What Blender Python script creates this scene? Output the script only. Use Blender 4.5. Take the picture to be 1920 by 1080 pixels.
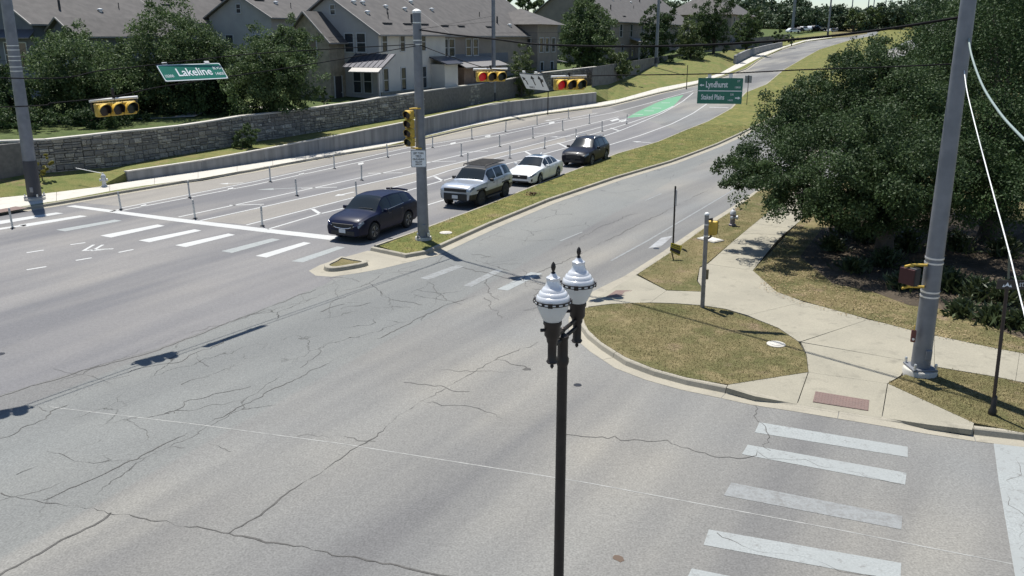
import bpy, bmesh, math, random
import numpy as np
from mathutils import Vector, Matrix, noise as mnoise

R = math.radians
rng = random.Random(7)
nrng = np.random.default_rng(11)
for o in list(bpy.data.objects):
    bpy.data.objects.remove(o)
scene = bpy.context.scene
COL = scene.collection

# ------------------------------------------------------------------ camera
H, F, HY = 8.15, 1600.0, 70.0          # height above the road (m), focal length and horizon row in 1920 px units
PITCH = math.atan((540 - HY) / F)
cd = bpy.data.cameras.new('camera')
cd.sensor_width = 36.0
cd.lens = 36.0 * F / 1920.0
cd.clip_start = 0.1
cd.clip_end = 4000
cam = bpy.data.objects.new('camera', cd)
COL.objects.link(cam)
cam.location = (0, 0, H)
cam.rotation_euler = (math.pi / 2 - PITCH, 0, 0)
scene.camera = cam

# ------------------------------------------------------------------ sky and sun
SUN_AZ, SUN_EL = R(119), R(70)          # azimuth from +X, counter-clockwise
world = bpy.data.worlds.new('World')
scene.world = world
world.use_nodes = True
wn = world.node_tree.nodes
sky = wn.new('ShaderNodeTexSky')
sky.sky_type = 'NISHITA'
sky.sun_disc = False
sky.sun_elevation = SUN_EL
sky.sun_rotation = math.pi / 2 - SUN_AZ
sky.altitude = 280
sky.air_density = 1.0
sky.dust_density = 0.25
sky.ozone_density = 3.0
bg = wn['Background']
bg.inputs['Strength'].default_value = 0.078
world.node_tree.links.new(sky.outputs[0], bg.inputs[0])
sl = bpy.data.lights.new('sun', 'SUN')
sl.energy = 4.6
sl.angle = R(0.53)
sl.color = (1.0, 0.965, 0.90)
sun = bpy.data.objects.new('sun', sl)
COL.objects.link(sun)
sdir = Vector((math.cos(SUN_AZ) * math.cos(SUN_EL), math.sin(SUN_AZ) * math.cos(SUN_EL), math.sin(SUN_EL)))
sun.rotation_euler = sdir.to_track_quat('Z', 'Y').to_euler()
sun.location = (-20, 40, 60)
vs = scene.view_settings
vs.view_transform = 'Standard'
vs.look = 'None'
vs.exposure = 0.66
vs.gamma = 1.0

# ------------------------------------------------------------------ places: the road's own axes and terrain
DX, DY = math.cos(R(65)), math.sin(R(65))       # along the boulevard, away from the camera
NX, NY = -DY, DX                                # to its left
KNOT = 4.0
def _zs(s):
    a = max(0.0, min(s, 100.0) - 55.0)
    z = 0.042 * a * a / 90.0
    if s > 100: z += 0.042 * (min(s, 430.0) - 100)
    return z
def zt(x, y):
    """terrain height: piecewise linear in the along-road coordinate"""
    s = x * DX + y * DY
    k = math.floor(s / KNOT)
    f = s / KNOT - k
    return _zs(k * KNOT) * (1 - f) + _zs((k + 1) * KNOT) * f
cp, sp = math.cos(PITCH), math.sin(PITCH)
def ray(u, v):
    a, b = (u - 960) / F, (v - 540) / F
    return Vector((a, cp - b * sp, -sp - b * cp))
def G(u, v, dz=0.0):
    """a point of the ground (plus dz) read from the photograph"""
    d = ray(u, v)
    lo, hi = 3.0, 900.0
    f = lambda y: H + d.z / d.y * y - zt(d.x / d.y * y, y) - dz
    if f(hi) > 0: y = hi
    else:
        # first crossing
        y = lo; step = 2.0
        while f(y) > 0 and y < hi: y += step
        a, b = y - step, y
        for _ in range(40):
            m = (a + b) / 2
            if f(m) > 0: a = m
            else: b = m
        y = (a + b) / 2
    x = d.x / d.y * y
    return Vector((x, y, zt(x, y) + dz))
def AT(u, v, y):
    d = ray(u, v)
    return Vector((d.x / d.y * y, y, H + d.z / d.y * y))
def PL(u, v, A, B):
    """where the sight line meets the vertical plane through plan points A, B"""
    d = ray(u, v); k = d.x / d.y
    ax, ay = A[0], A[1]; bx, by = B[0] - ax, B[1] - ay
    t = (k * ay - ax) / (bx - k * by)
    return AT(u, v, ay + t * by)

# ------------------------------------------------------------------ building helpers
def tag(o, label=None, cat=None, group=None, kind=None):
    if label: o['label'] = label
    if cat: o['category'] = cat
    if group: o['group'] = group
    if kind: o['kind'] = kind
    return o
def empty(name, loc=(0, 0, 0), rz=0.0, label=None, cat=None, group=None, rot=None):
    o = bpy.data.objects.new(name, None)
    o.empty_display_size = 0.3
    COL.objects.link(o)
    o.location = loc
    o.rotation_euler = rot if rot else (0, 0, rz)
    return tag(o, label, cat, group)
def link(name, me, mat=None, parent=None):
    o = bpy.data.objects.new(name, me)
    COL.objects.link(o)
    if mat is not None and not me.materials: me.materials.append(mat)
    if parent is not None: o.parent = parent
    return o
class MB:
    """collects simple shapes; build() links them as ONE mesh object"""
    def __init__(s): s.v = []; s.f = []
    def add(s, vs, fs, M=None):
        b = len(s.v)
        s.v += [tuple(M @ Vector(p)) if M is not None else tuple(p) for p in vs]
        s.f += [tuple(i + b for i in f) for f in fs]
        return s
    def box(s, c, d, M=None, taper=1.0):
        x, y, z = d[0] / 2, d[1] / 2, d[2] / 2
        P = [(c[0] + a * x * (taper if e > 0 else 1), c[1] + b * y * (taper if e > 0 else 1), c[2] + e * z)
             for e in (-1, 1) for a, b in ((-1, -1), (1, -1), (1, 1), (-1, 1))]
        return s.add(P, [(3, 2, 1, 0), (4, 5, 6, 7), (0, 1, 5, 4), (1, 2, 6, 5), (2, 3, 7, 6), (3, 0, 4, 7)], M)
    def tube(s, pts, rad, n=8, cap=True, M=None):
        pts = [Vector(p) for p in pts]
        if not hasattr(rad, '__len__'): rad = [rad] * len(pts)
        vs, fs = [], []
        prev = None
        for i, p in enumerate(pts):
            t = (pts[min(i + 1, len(pts) - 1)] - pts[max(i - 1, 0)]).normalized()
            if prev is None:
                a = t.orthogonal().normalized()
            else:
                a = (prev - t * prev.dot(t))
                a = a.normalized() if a.length > 1e-6 else t.orthogonal().normalized()
            prev = a
            b = t.cross(a)
            for k in range(n):
                w = 2 * math.pi * k / n
                vs.append(p + (a * math.cos(w) + b * math.sin(w)) * rad[i])
        for i in range(len(pts) - 1):
            for k in range(n):
                q = i * n; m = (k + 1) % n
                fs.append((q + k, q + m, q + n + m, q + n + k))
        if cap:
            fs.append(tuple(range(n - 1, -1, -1)))
            e = (len(pts) - 1) * n
            fs.append(tuple(range(e, e + n)))
        return s.add(vs, fs, M)
    def lathe(s, prof, n=20, M=None, cap=True):
        vs, fs = [], []
        for r, z in prof:
            for k in range(n):
                w = 2 * math.pi * k / n
                vs.append((r * math.cos(w), r * math.sin(w), z))
        for i in range(len(prof) - 1):
            for k in range(n):
                q = i * n; m = (k + 1) % n
                fs.append((q + k, q + m, q + n + m, q + n + k))
        if cap:
            fs.append(tuple(range(n - 1, -1, -1)))
            e = (len(prof) - 1) * n
            fs.append(tuple(range(e, e + n)))
        return s.add(vs, fs, M)
    def prism(s, poly, z0, z1, M=None):
        n = len(poly)
        vs = [(p[0], p[1], z0) for p in poly] + [(p[0], p[1], z1) for p in poly]
        fs = [tuple(range(n - 1, -1, -1)), tuple(range(n, 2 * n))]
        fs += [(i, (i + 1) % n, n + (i + 1) % n, n + i) for i in range(n)]
        return s.add(vs, fs, M)
    def extr(s, poly3, off):
        """closed plate: a planar 3-D outline pushed along off"""
        n = len(poly3); off = Vector(off)
        vs = [Vector(p) for p in poly3] + [Vector(p) + off for p in poly3]
        fs = [tuple(range(n - 1, -1, -1)), tuple(range(n, 2 * n))]
        fs += [(i, (i + 1) % n, n + (i + 1) % n, n + i) for i in range(n)]
        return s.add(vs, fs)
    def mesh(s, name, smooth=None):
        me = bpy.data.meshes.new(name)
        me.from_pydata(s.v, [], s.f)
        bm = bmesh.new(); bm.from_mesh(me)
        bmesh.ops.recalc_face_normals(bm, faces=bm.faces)
        bm.to_mesh(me); bm.free()
        if smooth is not None:
            me.polygons.foreach_set('use_smooth', [True] * len(me.polygons))
            me.set_sharp_from_angle(angle=R(smooth))
        me.update()
        return me
    def build(s, name, mat, parent=None, smooth=None, bevel=0, seg=2):
        o = link(name, s.mesh(name, smooth), mat, parent)
        if bevel:
            m = o.modifiers.new('bevel', 'BEVEL'); m.width = bevel; m.segments = seg; m.limit_method = 'ANGLE'; m.angle_limit = R(40)
        return o
def copy_tree(o, parent=None):
    c = o.copy(); COL.objects.link(c); c.parent = parent
    for ch in list(o.children): copy_tree(ch, c)
    return c
_tcache = {}
def text(name, s, size, mat, parent, loc, rot=(math.pi / 2, 0, 0), align='CENTER', sx=1.0, ext=0.0015, bold=0.0):
    cu = bpy.data.curves.new(name, 'FONT')
    cu.body = s; cu.size = size; cu.align_x = align; cu.align_y = 'CENTER'; cu.extrude = ext; cu.resolution_u = 2; cu.offset = bold
    t = bpy.data.objects.new(name + '_tmp', cu)
    COL.objects.link(t)
    dg = bpy.context.evaluated_depsgraph_get()
    me = bpy.data.meshes.new_from_object(t.evaluated_get(dg))
    bpy.data.objects.remove(t)
    o = link(name, me, mat, parent)
    o.location = loc; o.rotation_euler = rot; o.scale = (sx, 1, 1)
    return o

# ------------------------------------------------------------------ materials
MATS = {}
def pm(name, c, rough=0.6, metal=0.0, c2=None, scale=4.0, detail=4.0, bump=0.0, bscale=None, coat=0.0, spec=0.5, emit=None, es=0.0, trans=0.0, stretch=None, contrast=(0.35, 0.65), alpha=1.0):
    if name in MATS: return MATS[name]
    m = bpy.data.materials.new(name); m.use_nodes = True
    nt = m.node_tree; N = nt.nodes; L = nt.links
    b = N['Principled BSDF']
    b.inputs['Base Color'].default_value = (*c, 1)
    b.inputs['Roughness'].default_value = rough
    b.inputs['Metallic'].default_value = metal
    b.inputs['Specular IOR Level'].default_value = spec
    b.inputs['Coat Weight'].default_value = coat
    b.inputs['Coat Roughness'].default_value = 0.05
    if emit: b.inputs['Emission Color'].default_value = (*emit, 1); b.inputs['Emission Strength'].default_value = es
    if trans: b.inputs['Transmission Weight'].default_value = trans
    if c2 or bump:
        tc = N.new('ShaderNodeTexCoord')
        src = tc.outputs['Object']
        if stretch:
            mp = N.new('ShaderNodeMapping'); mp.inputs['Rotation'].default_value = stretch[0]; mp.inputs['Scale'].default_value = stretch[1]
            L.new(src, mp.inputs[0]); src = mp.outputs[0]
    if c2:
        n1 = N.new('ShaderNodeTexNoise'); n1.inputs['Scale'].default_value = scale; n1.inputs['Detail'].default_value = detail
        L.new(src, n1.inputs['Vector'])
        mr = N.new('ShaderNodeMapRange'); mr.inputs[1].default_value = contrast[0]; mr.inputs[2].default_value = contrast[1]
        L.new(n1.outputs[0], mr.inputs[0])
        mx = N.new('ShaderNodeMix'); mx.data_type = 'RGBA'
        mx.inputs[6].default_value = (*c, 1); mx.inputs[7].default_value = (*c2, 1)
        L.new(mr.outputs[0], mx.inputs[0]); L.new(mx.outputs[2], b.inputs['Base Color'])
    if bump:
        n2 = N.new('ShaderNodeTexNoise'); n2.inputs['Scale'].default_value = bscale or scale * 4; n2.inputs['Detail'].default_value = 3
        L.new(tc.outputs['Object'], n2.inputs['Vector'])
        bp = N.new('ShaderNodeBump'); bp.inputs['Strength'].default_value = bump; bp.inputs['Distance'].default_value = 0.02
        L.new(n2.outputs[0], bp.inputs['Height']); L.new(bp.outputs[0], b.inputs['Normal'])
    MATS[name] = m
    return m
def mixer(N, L, fac, a, b):
    mx = N.new('ShaderNodeMix'); mx.data_type = 'RGBA'
    if hasattr(fac, 'links') or hasattr(fac, 'is_output'): L.new(fac, mx.inputs[0])
    else: mx.inputs[0].default_value = fac
    for k, q in ((6, a), (7, b)):
        if isinstance(q, tuple): mx.inputs[k].default_value = (*q, 1)
        else: L.new(q, mx.inputs[k])
    return mx.outputs[2]
def noise_fac(N, L, vec, scale, detail=3, lo=0.35, hi=0.65, rough=0.55):
    n = N.new('ShaderNodeTexNoise'); n.inputs['Scale'].default_value = scale; n.inputs['Detail'].default_value = detail; n.inputs['Roughness'].default_value = rough
    L.new(vec, n.inputs['Vector'])
    mr = N.new('ShaderNodeMapRange'); mr.inputs[1].default_value = lo; mr.inputs[2].default_value = hi
    L.new(n.outputs[0], mr.inputs[0])
    return mr.outputs[0]
def mapped(N, L, vec, rot=(0, 0, 0), scale=(1, 1, 1), loc=(0, 0, 0)):
    mp = N.new('ShaderNodeMapping'); mp.inputs['Rotation'].default_value = rot; mp.inputs['Scale'].default_value = scale; mp.inputs['Location'].default_value = loc
    L.new(vec, mp.inputs[0]); return mp.outputs[0]
def new_mat(name):
    m = bpy.data.materials.new(name); m.use_nodes = True
    N = m.node_tree.nodes; L = m.node_tree.links
    tc = N.new('ShaderNodeTexCoord')
    MATS[name] = m
    return m, N, L, N['Principled BSDF'], tc.outputs['Object']

def asphalt(name, cool, warm, dark, rot, grain=1.0, old=None):
    m, N, L, b, P = new_mat(name)
    st = mapped(N, L, mapped(N, L, P, (0, 0, -rot)), (0, 0, 0), (0.035, 0.33, 1))
    lanes = noise_fac(N, L, st, 1.0, 3, 0.40, 0.62)
    big = noise_fac(N, L, P, 0.09, 3, 0.35, 0.65)
    c = mixer(N, L, big, cool, warm)
    c = mixer(N, L, lanes, c, dark)
    if old:     # the older, cracked lane between two construction seams (a band of the along-road frame)
        dt = N.new('ShaderNodeVectorMath'); dt.operation = 'DOT_PRODUCT'; dt.inputs[1].default_value = (-math.sin(R(65)), math.cos(R(65)), 0)
        wob = N.new('ShaderNodeTexNoise'); wob.inputs['Scale'].default_value = 0.5; wob.inputs['Detail'].default_value = 4; L.new(P, wob.inputs['Vector'])
        L.new(P, dt.inputs[0])
        a1 = N.new('ShaderNodeMapRange'); a1.inputs[1].default_value = old[1]; a1.inputs[2].default_value = old[1] + 0.15; L.new(dt.outputs['Value'], a1.inputs[0])
        a2 = N.new('ShaderNodeMapRange'); a2.inputs[1].default_value = old[2]; a2.inputs[2].default_value = old[2] - 0.15; L.new(dt.outputs['Value'], a2.inputs[0])
        band = N.new('ShaderNodeMath'); band.operation = 'MULTIPLY'; L.new(a1.outputs[0], band.inputs[0]); L.new(a2.outputs[0], band.inputs[1])
        soft = N.new('ShaderNodeMath'); soft.operation = 'MULTIPLY'; soft.inputs[1].default_value = 0.5; L.new(band.outputs[0], soft.inputs[0])
        c = mixer(N, L, soft.outputs[0], c, old[0])
        # alligator cracking of that lane
        dis = N.new('ShaderNodeTexNoise'); dis.inputs['Scale'].default_value = 1.6; dis.inputs['Detail'].default_value = 5; L.new(P, dis.inputs['Vector'])
        va = N.new('ShaderNodeVectorMath'); va.operation = 'MULTIPLY_ADD'; L.new(dis.outputs['Color'], va.inputs[0]); va.inputs[1].default_value = (0.45, 0.45, 0.45); L.new(P, va.inputs[2])
        stv = mapped(N, L, mapped(N, L, va.outputs[0], (0, 0, -rot)), (0, 0, 0), (0.30, 0.62, 1))
        vo = N.new('ShaderNodeTexVoronoi'); vo.feature = 'DISTANCE_TO_EDGE'; vo.inputs['Scale'].default_value = 1.0; L.new(stv, vo.inputs['Vector'])
        ck = N.new('ShaderNodeMapRange'); ck.inputs[1].default_value = 0.009; ck.inputs[2].default_value = 0.003; L.new(vo.outputs['Distance'], ck.inputs[0])
        pat = noise_fac(N, L, P, 0.35, 3, 0.46, 0.58)
        mm = N.new('ShaderNodeMath'); mm.operation = 'MULTIPLY'; L.new(ck.outputs[0], mm.inputs[0]); L.new(pat, mm.inputs[1])
        mm2 = N.new('ShaderNodeMath'); mm2.operation = 'MULTIPLY'; L.new(mm.outputs[0], mm2.inputs[0]); L.new(band.outputs[0], mm2.inputs[1])
        c = mixer(N, L, mm2.outputs[0], c, (0.055, 0.055, 0.052))
    blot = noise_fac(N, L, P, 0.9, 4, 0.52, 0.75)
    d2 = mixer(N, L, 0.82, (0.05, 0.05, 0.05), c)
    mul = N.new('ShaderNodeMath'); mul.operation = 'MULTIPLY'; mul.inputs[1].default_value = 0.5
    L.new(blot, mul.inputs[0])
    c = mixer(N, L, mul.outputs[0], c, d2)
    g = noise_fac(N, L, P, 26.0, 2, 0.25, 0.75)
    g2 = noise_fac(N, L, P, 9.0, 3, 0.3, 0.7)
    sp1 = mixer(N, L, g, (1 - 0.34 * grain,) * 3, (1 + 0.34 * grain,) * 3)
    sp2 = mixer(N, L, g2, (0.92, 0.92, 0.92), (1.08, 1.08, 1.08))
    for s in (sp1, sp2):
        mx = N.new('ShaderNodeMix'); mx.data_type = 'RGBA'; mx.blend_type = 'MULTIPLY'; mx.inputs[0].default_value = 1
        L.new(c, mx.inputs[6]); L.new(s, mx.inputs[7]); c = mx.outputs[2]
    L.new(c, b.inputs['Base Color'])
    b.inputs['Roughness'].default_value = 0.85
    b.inputs['Specular IOR Level'].default_value = 0.25
    n2 = N.new('ShaderNodeTexNoise'); n2.inputs['Scale'].default_value = 60; L.new(P, n2.inputs['Vector'])
    bp = N.new('ShaderNodeBump'); bp.inputs['Strength'].default_value = 0.35; bp.inputs['Distance'].default_value = 0.01
    L.new(n2.outputs[0], bp.inputs['Height']); L.new(bp.outputs[0], b.inputs['Normal'])
    return m
M_ASPH = asphalt('aged_asphalt', (0.166, 0.169, 0.166), (0.218, 0.207, 0.182), (0.122, 0.121, 0.120), R(58), 0.75, ((0.158, 0.167, 0.161), 12.6, 17.9))
M_ASPH2 = asphalt('newer_asphalt', (0.168, 0.166, 0.169), (0.200, 0.191, 0.180), (0.125, 0.124, 0.129), R(62), 0.45)
M_ASPH3 = asphalt('pale_lane_asphalt', (0.215, 0.203, 0.185), (0.235, 0.22, 0.195), (0.175, 0.166, 0.155), R(62), 0.4)
def paint(name, c, wear, under=(0.16, 0.16, 0.155)):
    m, N, L, b, P = new_mat(name)
    f = noise_fac(N, L, P, 5.0, 9, 0.635 - wear, 0.78 - wear, 0.78)
    g = noise_fac(N, L, P, 26.0, 2, 0.3, 0.7)
    big = noise_fac(N, L, P, 0.8, 3, 0.3, 0.7)
    c1 = mixer(N, L, g, tuple(q * 0.78 for q in c), tuple(min(1, q * 1.12) for q in c))
    c1 = mixer(N, L, big, c1, tuple(0.8 * q + 0.2 * w_ for q, w_ in zip(c, under)))
    L.new(mixer(N, L, f, c1, under), b.inputs['Base Color'])
    b.inputs['Roughness'].default_value = 0.7
    b.inputs['Specular IOR Level'].default_value = 0.3
    return m
M_PAINT = paint('white_road_paint', (0.45, 0.455, 0.445), 0.05)
M_PAINT_W = paint('worn_road_paint', (0.275, 0.292, 0.288), 0.10)
M_PAINT_V = paint('very_worn_road_paint', (0.225, 0.235, 0.235), 0.17)
M_GREEN = paint('green_lane_paint', (0.10, 0.27, 0.15), 0.04, (0.20, 0.24, 0.20))
def concrete(name, a, b_, stain, rot=0.0):
    m, N, L, b, P = new_mat(name)
    c = mixer(N, L, noise_fac(N, L, P, 0.7, 5, 0.3, 0.7), a, b_)
    c = mixer(N, L, noise_fac(N, L, P, 2.6, 5, 0.56, 0.82), c, stain)
    g = noise_fac(N, L, P, 30, 2, 0.25, 0.75)
    sp1 = mixer(N, L, g, (0.88, 0.88, 0.88), (1.12, 1.12, 1.12))
    mx = N.new('ShaderNodeMix'); mx.data_type = 'RGBA'; mx.blend_type = 'MULTIPLY'; mx.inputs[0].default_value = 1
    L.new(c, mx.inputs[6]); L.new(sp1, mx.inputs[7])
    L.new(mx.outputs[2], b.inputs['Base Color'])
    b.inputs['Roughness'].default_value = 0.85; b.inputs['Specular IOR Level'].default_value = 0.25
    return m
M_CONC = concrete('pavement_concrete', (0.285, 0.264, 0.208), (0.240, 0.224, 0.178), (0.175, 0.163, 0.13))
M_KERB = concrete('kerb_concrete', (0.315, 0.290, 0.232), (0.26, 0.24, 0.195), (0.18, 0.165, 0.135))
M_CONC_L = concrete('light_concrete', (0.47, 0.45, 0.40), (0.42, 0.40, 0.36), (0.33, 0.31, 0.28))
M_WALLC = concrete('wall_concrete', (0.26, 0.26, 0.255), (0.20, 0.20, 0.20), (0.13, 0.13, 0.13))
M_JOINT = pm('joint_dirt', (0.07, 0.062, 0.05), 0.95)
def turf(name, a, b_, c_, soil):
    m, N, L, b, P = new_mat(name)
    c = mixer(N, L, noise_fac(N, L, P, 0.45, 4, 0.35, 0.65), a, b_)
    c = mixer(N, L, noise_fac(N, L, P, 1.7, 5, 0.48, 0.68), c, c_)
    c = mixer(N, L, noise_fac(N, L, P, 0.8, 5, 0.60, 0.72), c, soil)
    g = noise_fac(N, L, P, 14, 4, 0.3, 0.7, 0.7)
    sp1 = mixer(N, L, g, (0.85, 0.85, 0.85), (1.40, 1.40, 1.40))
    mx = N.new('ShaderNodeMix'); mx.data_type = 'RGBA'; mx.blend_type = 'MULTIPLY'; mx.inputs[0].default_value = 1
    L.new(c, mx.inputs[6]); L.new(sp1, mx.inputs[7])
    L.new(mx.outputs[2], b.inputs['Base Color'])
    b.inputs['Roughness'].default_value = 0.95; b.inputs['Specular IOR Level'].default_value = 0.1
    n2 = N.new('ShaderNodeTexNoise'); n2.inputs['Scale'].default_value = 22; n2.inputs['Detail'].default_value = 5; L.new(P, n2.inputs['Vector'])
    bp = N.new('ShaderNodeBump'); bp.inputs['Strength'].default_value = 0.9; bp.inputs['Distance'].default_value = 0.05
    L.new(n2.outputs[0], bp.inputs['Height']); L.new(bp.outputs[0], b.inputs['Normal'])
    return m
M_TURF_DRY = turf('dry_turf', (0.142, 0.118, 0.060), (0.088, 0.090, 0.038), (0.178, 0.146, 0.078), (0.185, 0.138, 0.092))
M_TURF_MED = turf('median_turf', (0.125, 0.125, 0.042), (0.085, 0.100, 0.032), (0.18, 0.155, 0.06), (0.17, 0.14, 0.07))
M_TURF_BANK = turf('bank_turf', (0.115, 0.130, 0.045), (0.155, 0.140, 0.056), (0.085, 0.105, 0.035), (0.19, 0.14, 0.08))
M_TURF_LAWN = turf('lawn_turf', (0.060, 0.082, 0.030), (0.080, 0.100, 0.038), (0.045, 0.062, 0.024), (0.09, 0.085, 0.04))
M_SOIL = turf('mulch', (0.075, 0.060, 0.045), (0.05, 0.042, 0.032), (0.10, 0.08, 0.06), (0.13, 0.10, 0.075))
M_POLE = pm('galvanised_pole', (0.20, 0.21, 0.23), 0.5, 0.35, (0.155, 0.165, 0.185), 3.0, bump=0.05)
M_POLE_DK = pm('dark_pole_grey', (0.035, 0.037, 0.045), 0.6)
M_STEEL = pm('bright_steel', (0.62, 0.63, 0.64), 0.35, 0.7)
M_STEELW = pm('white_pipe', (0.66, 0.66, 0.64), 0.4)
M_YEL = pm('signal_yellow', (0.60, 0.40, 0.055), 0.5, 0, (0.50, 0.33, 0.05), 5)
M_BLK = pm('black_metal', (0.012, 0.011, 0.011), 0.42, 0.2, (0.022, 0.019, 0.018), 6)
M_RUBBER = pm('black_rubber', (0.02, 0.02, 0.02), 0.8)
M_CABLE = pm('black_cable', (0.008, 0.008, 0.009), 0.8, spec=0.1)
M_SIGN_G = pm('sign_green', (0.012, 0.125, 0.085), 0.4, 0, (0.015, 0.145, 0.10), 2)
M_SIGN_W = pm('sign_white', (0.72, 0.74, 0.75), 0.45)
M_SIGN_B = pm('sign_black', (0.015, 0.015, 0.017), 0.5)
M_SIGN_BACK = pm('sign_back', (0.30, 0.31, 0.32), 0.5, 0.4)
M_LENS_OFF = pm('dark_lens', (0.022, 0.013, 0.01), 0.3)
M_LENS_OFFG = pm('dark_green_lens', (0.010, 0.018, 0.012), 0.3)
M_LENS_RED = pm('red_lens', (0.30, 0.012, 0.014), 0.35, emit=(0.85, 0.02, 0.03), es=0.12)
M_RED_TACT = pm('red_tactile', (0.165, 0.112, 0.096), 0.85, 0, (0.135, 0.096, 0.084), 8)

# ================================================================== THE GROUND
def interp(tab):
    xs = [p[0] for p in tab]; ys = [p[1] for p in tab]
    return lambda u: float(np.interp(u, xs, ys))
def sval(p): return p[0] * DX + p[1] * DY
def st(s, t): return Vector((s * DX + t * NX, s * DY + t * NY, 0))
def sheet(name, poly, dz, mat, parent=None, skirt=0.0, clip=None, zs=None):
    """a flat-laid sheet (follows the road's grade), optionally with a skirt down its rim; zs: own height above ground per corner"""
    bm = bmesh.new()
    if zs:
        vs_ = [bm.verts.new((p[0], p[1], zt(p[0], p[1]) + z)) for p, z in zip(poly, zs)]
        f = bm.faces.new(vs_)
        bmesh.ops.triangulate(bm, faces=[f])
    else:
        vs_ = [bm.verts.new((p[0], p[1], 0)) for p in poly]
        f = bm.faces.new(vs_)
        if f.normal.z < 0: f.normal_flip()
        bm.normal_update()
        bmesh.ops.triangulate(bm, faces=[f])
        ss = [sval(p) for p in poly]
        if clip:
            for lim, sg in ((clip[0], -1), (clip[1], 1)):
                if lim is None: continue
                g = bm.verts[:] + bm.edges[:] + bm.faces[:]
                bmesh.ops.bisect_plane(bm, geom=g, plane_co=(lim * DX, lim * DY, 0), plane_no=(DX * sg, DY * sg, 0), clear_outer=True)
        k = math.ceil(max(52.0, min(ss)) / KNOT)
        while k * KNOT < max(ss) and k * KNOT < 436:
            g = bm.verts[:] + bm.edges[:] + bm.faces[:]
            bmesh.ops.bisect_plane(bm, geom=g, plane_co=(k * KNOT * DX, k * KNOT * DY, 0), plane_no=(DX, DY, 0))
            k += 1
        for v in bm.verts: v.co.z = zt(v.co.x, v.co.y) + dz
    bm.normal_update()
    if bm.faces and sum(f.normal.z for f in bm.faces) < 0:
        bmesh.ops.reverse_faces(bm, faces=bm.faces[:])
    if skirt:
        ed = [e for e in bm.edges if e.is_boundary]
        r = bmesh.ops.extrude_edge_only(bm, edges=ed)
        for v in [g for g in r['geom'] if isinstance(g, bmesh.types.BMVert)]: v.co.z -= skirt
    me = bpy.data.meshes.new(name); bm.to_mesh(me); bm.free()
    o = link(name, me, mat, parent)
    return o
def knotted(pts):
    """insert points where a polyline crosses the terrain's knots"""
    out = [pts[0]]
    for a, b in zip(pts[:-1], pts[1:]):
        sa, sb = sval(a), sval(b)
        ts = []
        if max(sa, sb) > 52 and abs(sb - sa) > 1e-6:
            k0, k1 = sorted((sa, sb))
            for k in range(math.ceil(max(k0, 52) / KNOT), math.floor(k1 / KNOT) + 1):
                t = (k * KNOT - sa) / (sb - sa)
                if 0.001 < t < 0.999: ts.append(t)
        for t in sorted(ts): out.append(Vector(a).lerp(Vector(b), t))
        out.append(b)
    return [Vector(p) for p in out]
def offs(pts, d):
    """plan offset of a polyline to its left by d"""
    out = []
    n = len(pts)
    for i in range(n):
        a, b, c = Vector(pts[max(i - 1, 0)]).xy, Vector(pts[i]).xy, Vector(pts[min(i + 1, n - 1)]).xy
        t1 = (b - a).normalized() if i else (c - b).normalized()
        t2 = (c - b).normalized() if i < n - 1 else t1
        n1, n2 = Vector((-t1.y, t1.x)), Vector((-t2.y, t2.x))
        m = (n1 + n2)
        m = m.normalized() if m.length > 1e-4 else n1
        k = d / max(0.5, m.dot(n1))
        out.append(Vector((b.x + m.x * k, b.y + m.y * k, 0)))
    return out
def strip(name, pts, width, dz, mat, parent=None, taper=False, wlist=None):
    pts = knotted([Vector((p[0], p[1], 0)) for p in pts])
    if wlist is not None and len(wlist) == len(pts):
        l = offs(pts, 0.5); vsl, vsr = [], []
        for p, q, w in zip(pts, l, wlist):
            d = (q - p).normalized() * w / 2
            vsl.append(p + d); vsr.append(p - d)
    else:
        vsl, vsr = offs(pts, width / 2), offs(pts, -width / 2)
    m = MB()
    vs_ = [(p.x, p.y, zt(p.x, p.y) + dz) for p in vsl] + [(p.x, p.y, zt(p.x, p.y) + dz) for p in vsr]
    n = len(pts)
    m.add(vs_, [(i, n + i, n + i + 1, i + 1) for i in range(n - 1)])
    me = bpy.data.meshes.new(name); me.from_pydata(m.v, [], m.f)
    return link(name, me, mat, parent)
GP = lambda pts, dz=0.0: [G(u, v, dz) for u, v in pts]
def resample(pts, step):
    out = [Vector(pts[0])]
    for a, b in zip(pts[:-1], pts[1:]):
        L_ = (Vector(b) - Vector(a)).length
        k = max(1, int(round(L_ / step)))
        for i in range(1, k + 1): out.append(Vector(a).lerp(Vector(b), i / k))
    return out
def smooth_path(pts, it=2):
    for _ in range(it):
        q = [pts[0]]
        for a, b in zip(pts[:-1], pts[1:]):
            q += [a.lerp(b, 0.25), a.lerp(b, 0.75)]
        q.append(pts[-1]); pts = q
    return pts

# the far sheet everything stands on
m = MB()
srow = [-140] + [k * KNOT for k in range(13, 109)] + [900]
vs_ = []
for s in srow:
    for t in (-700, 700):
        p = st(s, t); vs_.append((p.x, p.y, zt(p.x, p.y) - 0.35))
m.add(vs_, [(2 * i, 2 * i + 1, 2 * i + 3, 2 * i + 2) for i in range(len(srow) - 1)])
ground = m.build('ground', M_TURF_DRY); tag(ground, 'dry grassland spreading under and around the junction', 'ground', kind='structure')

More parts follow.
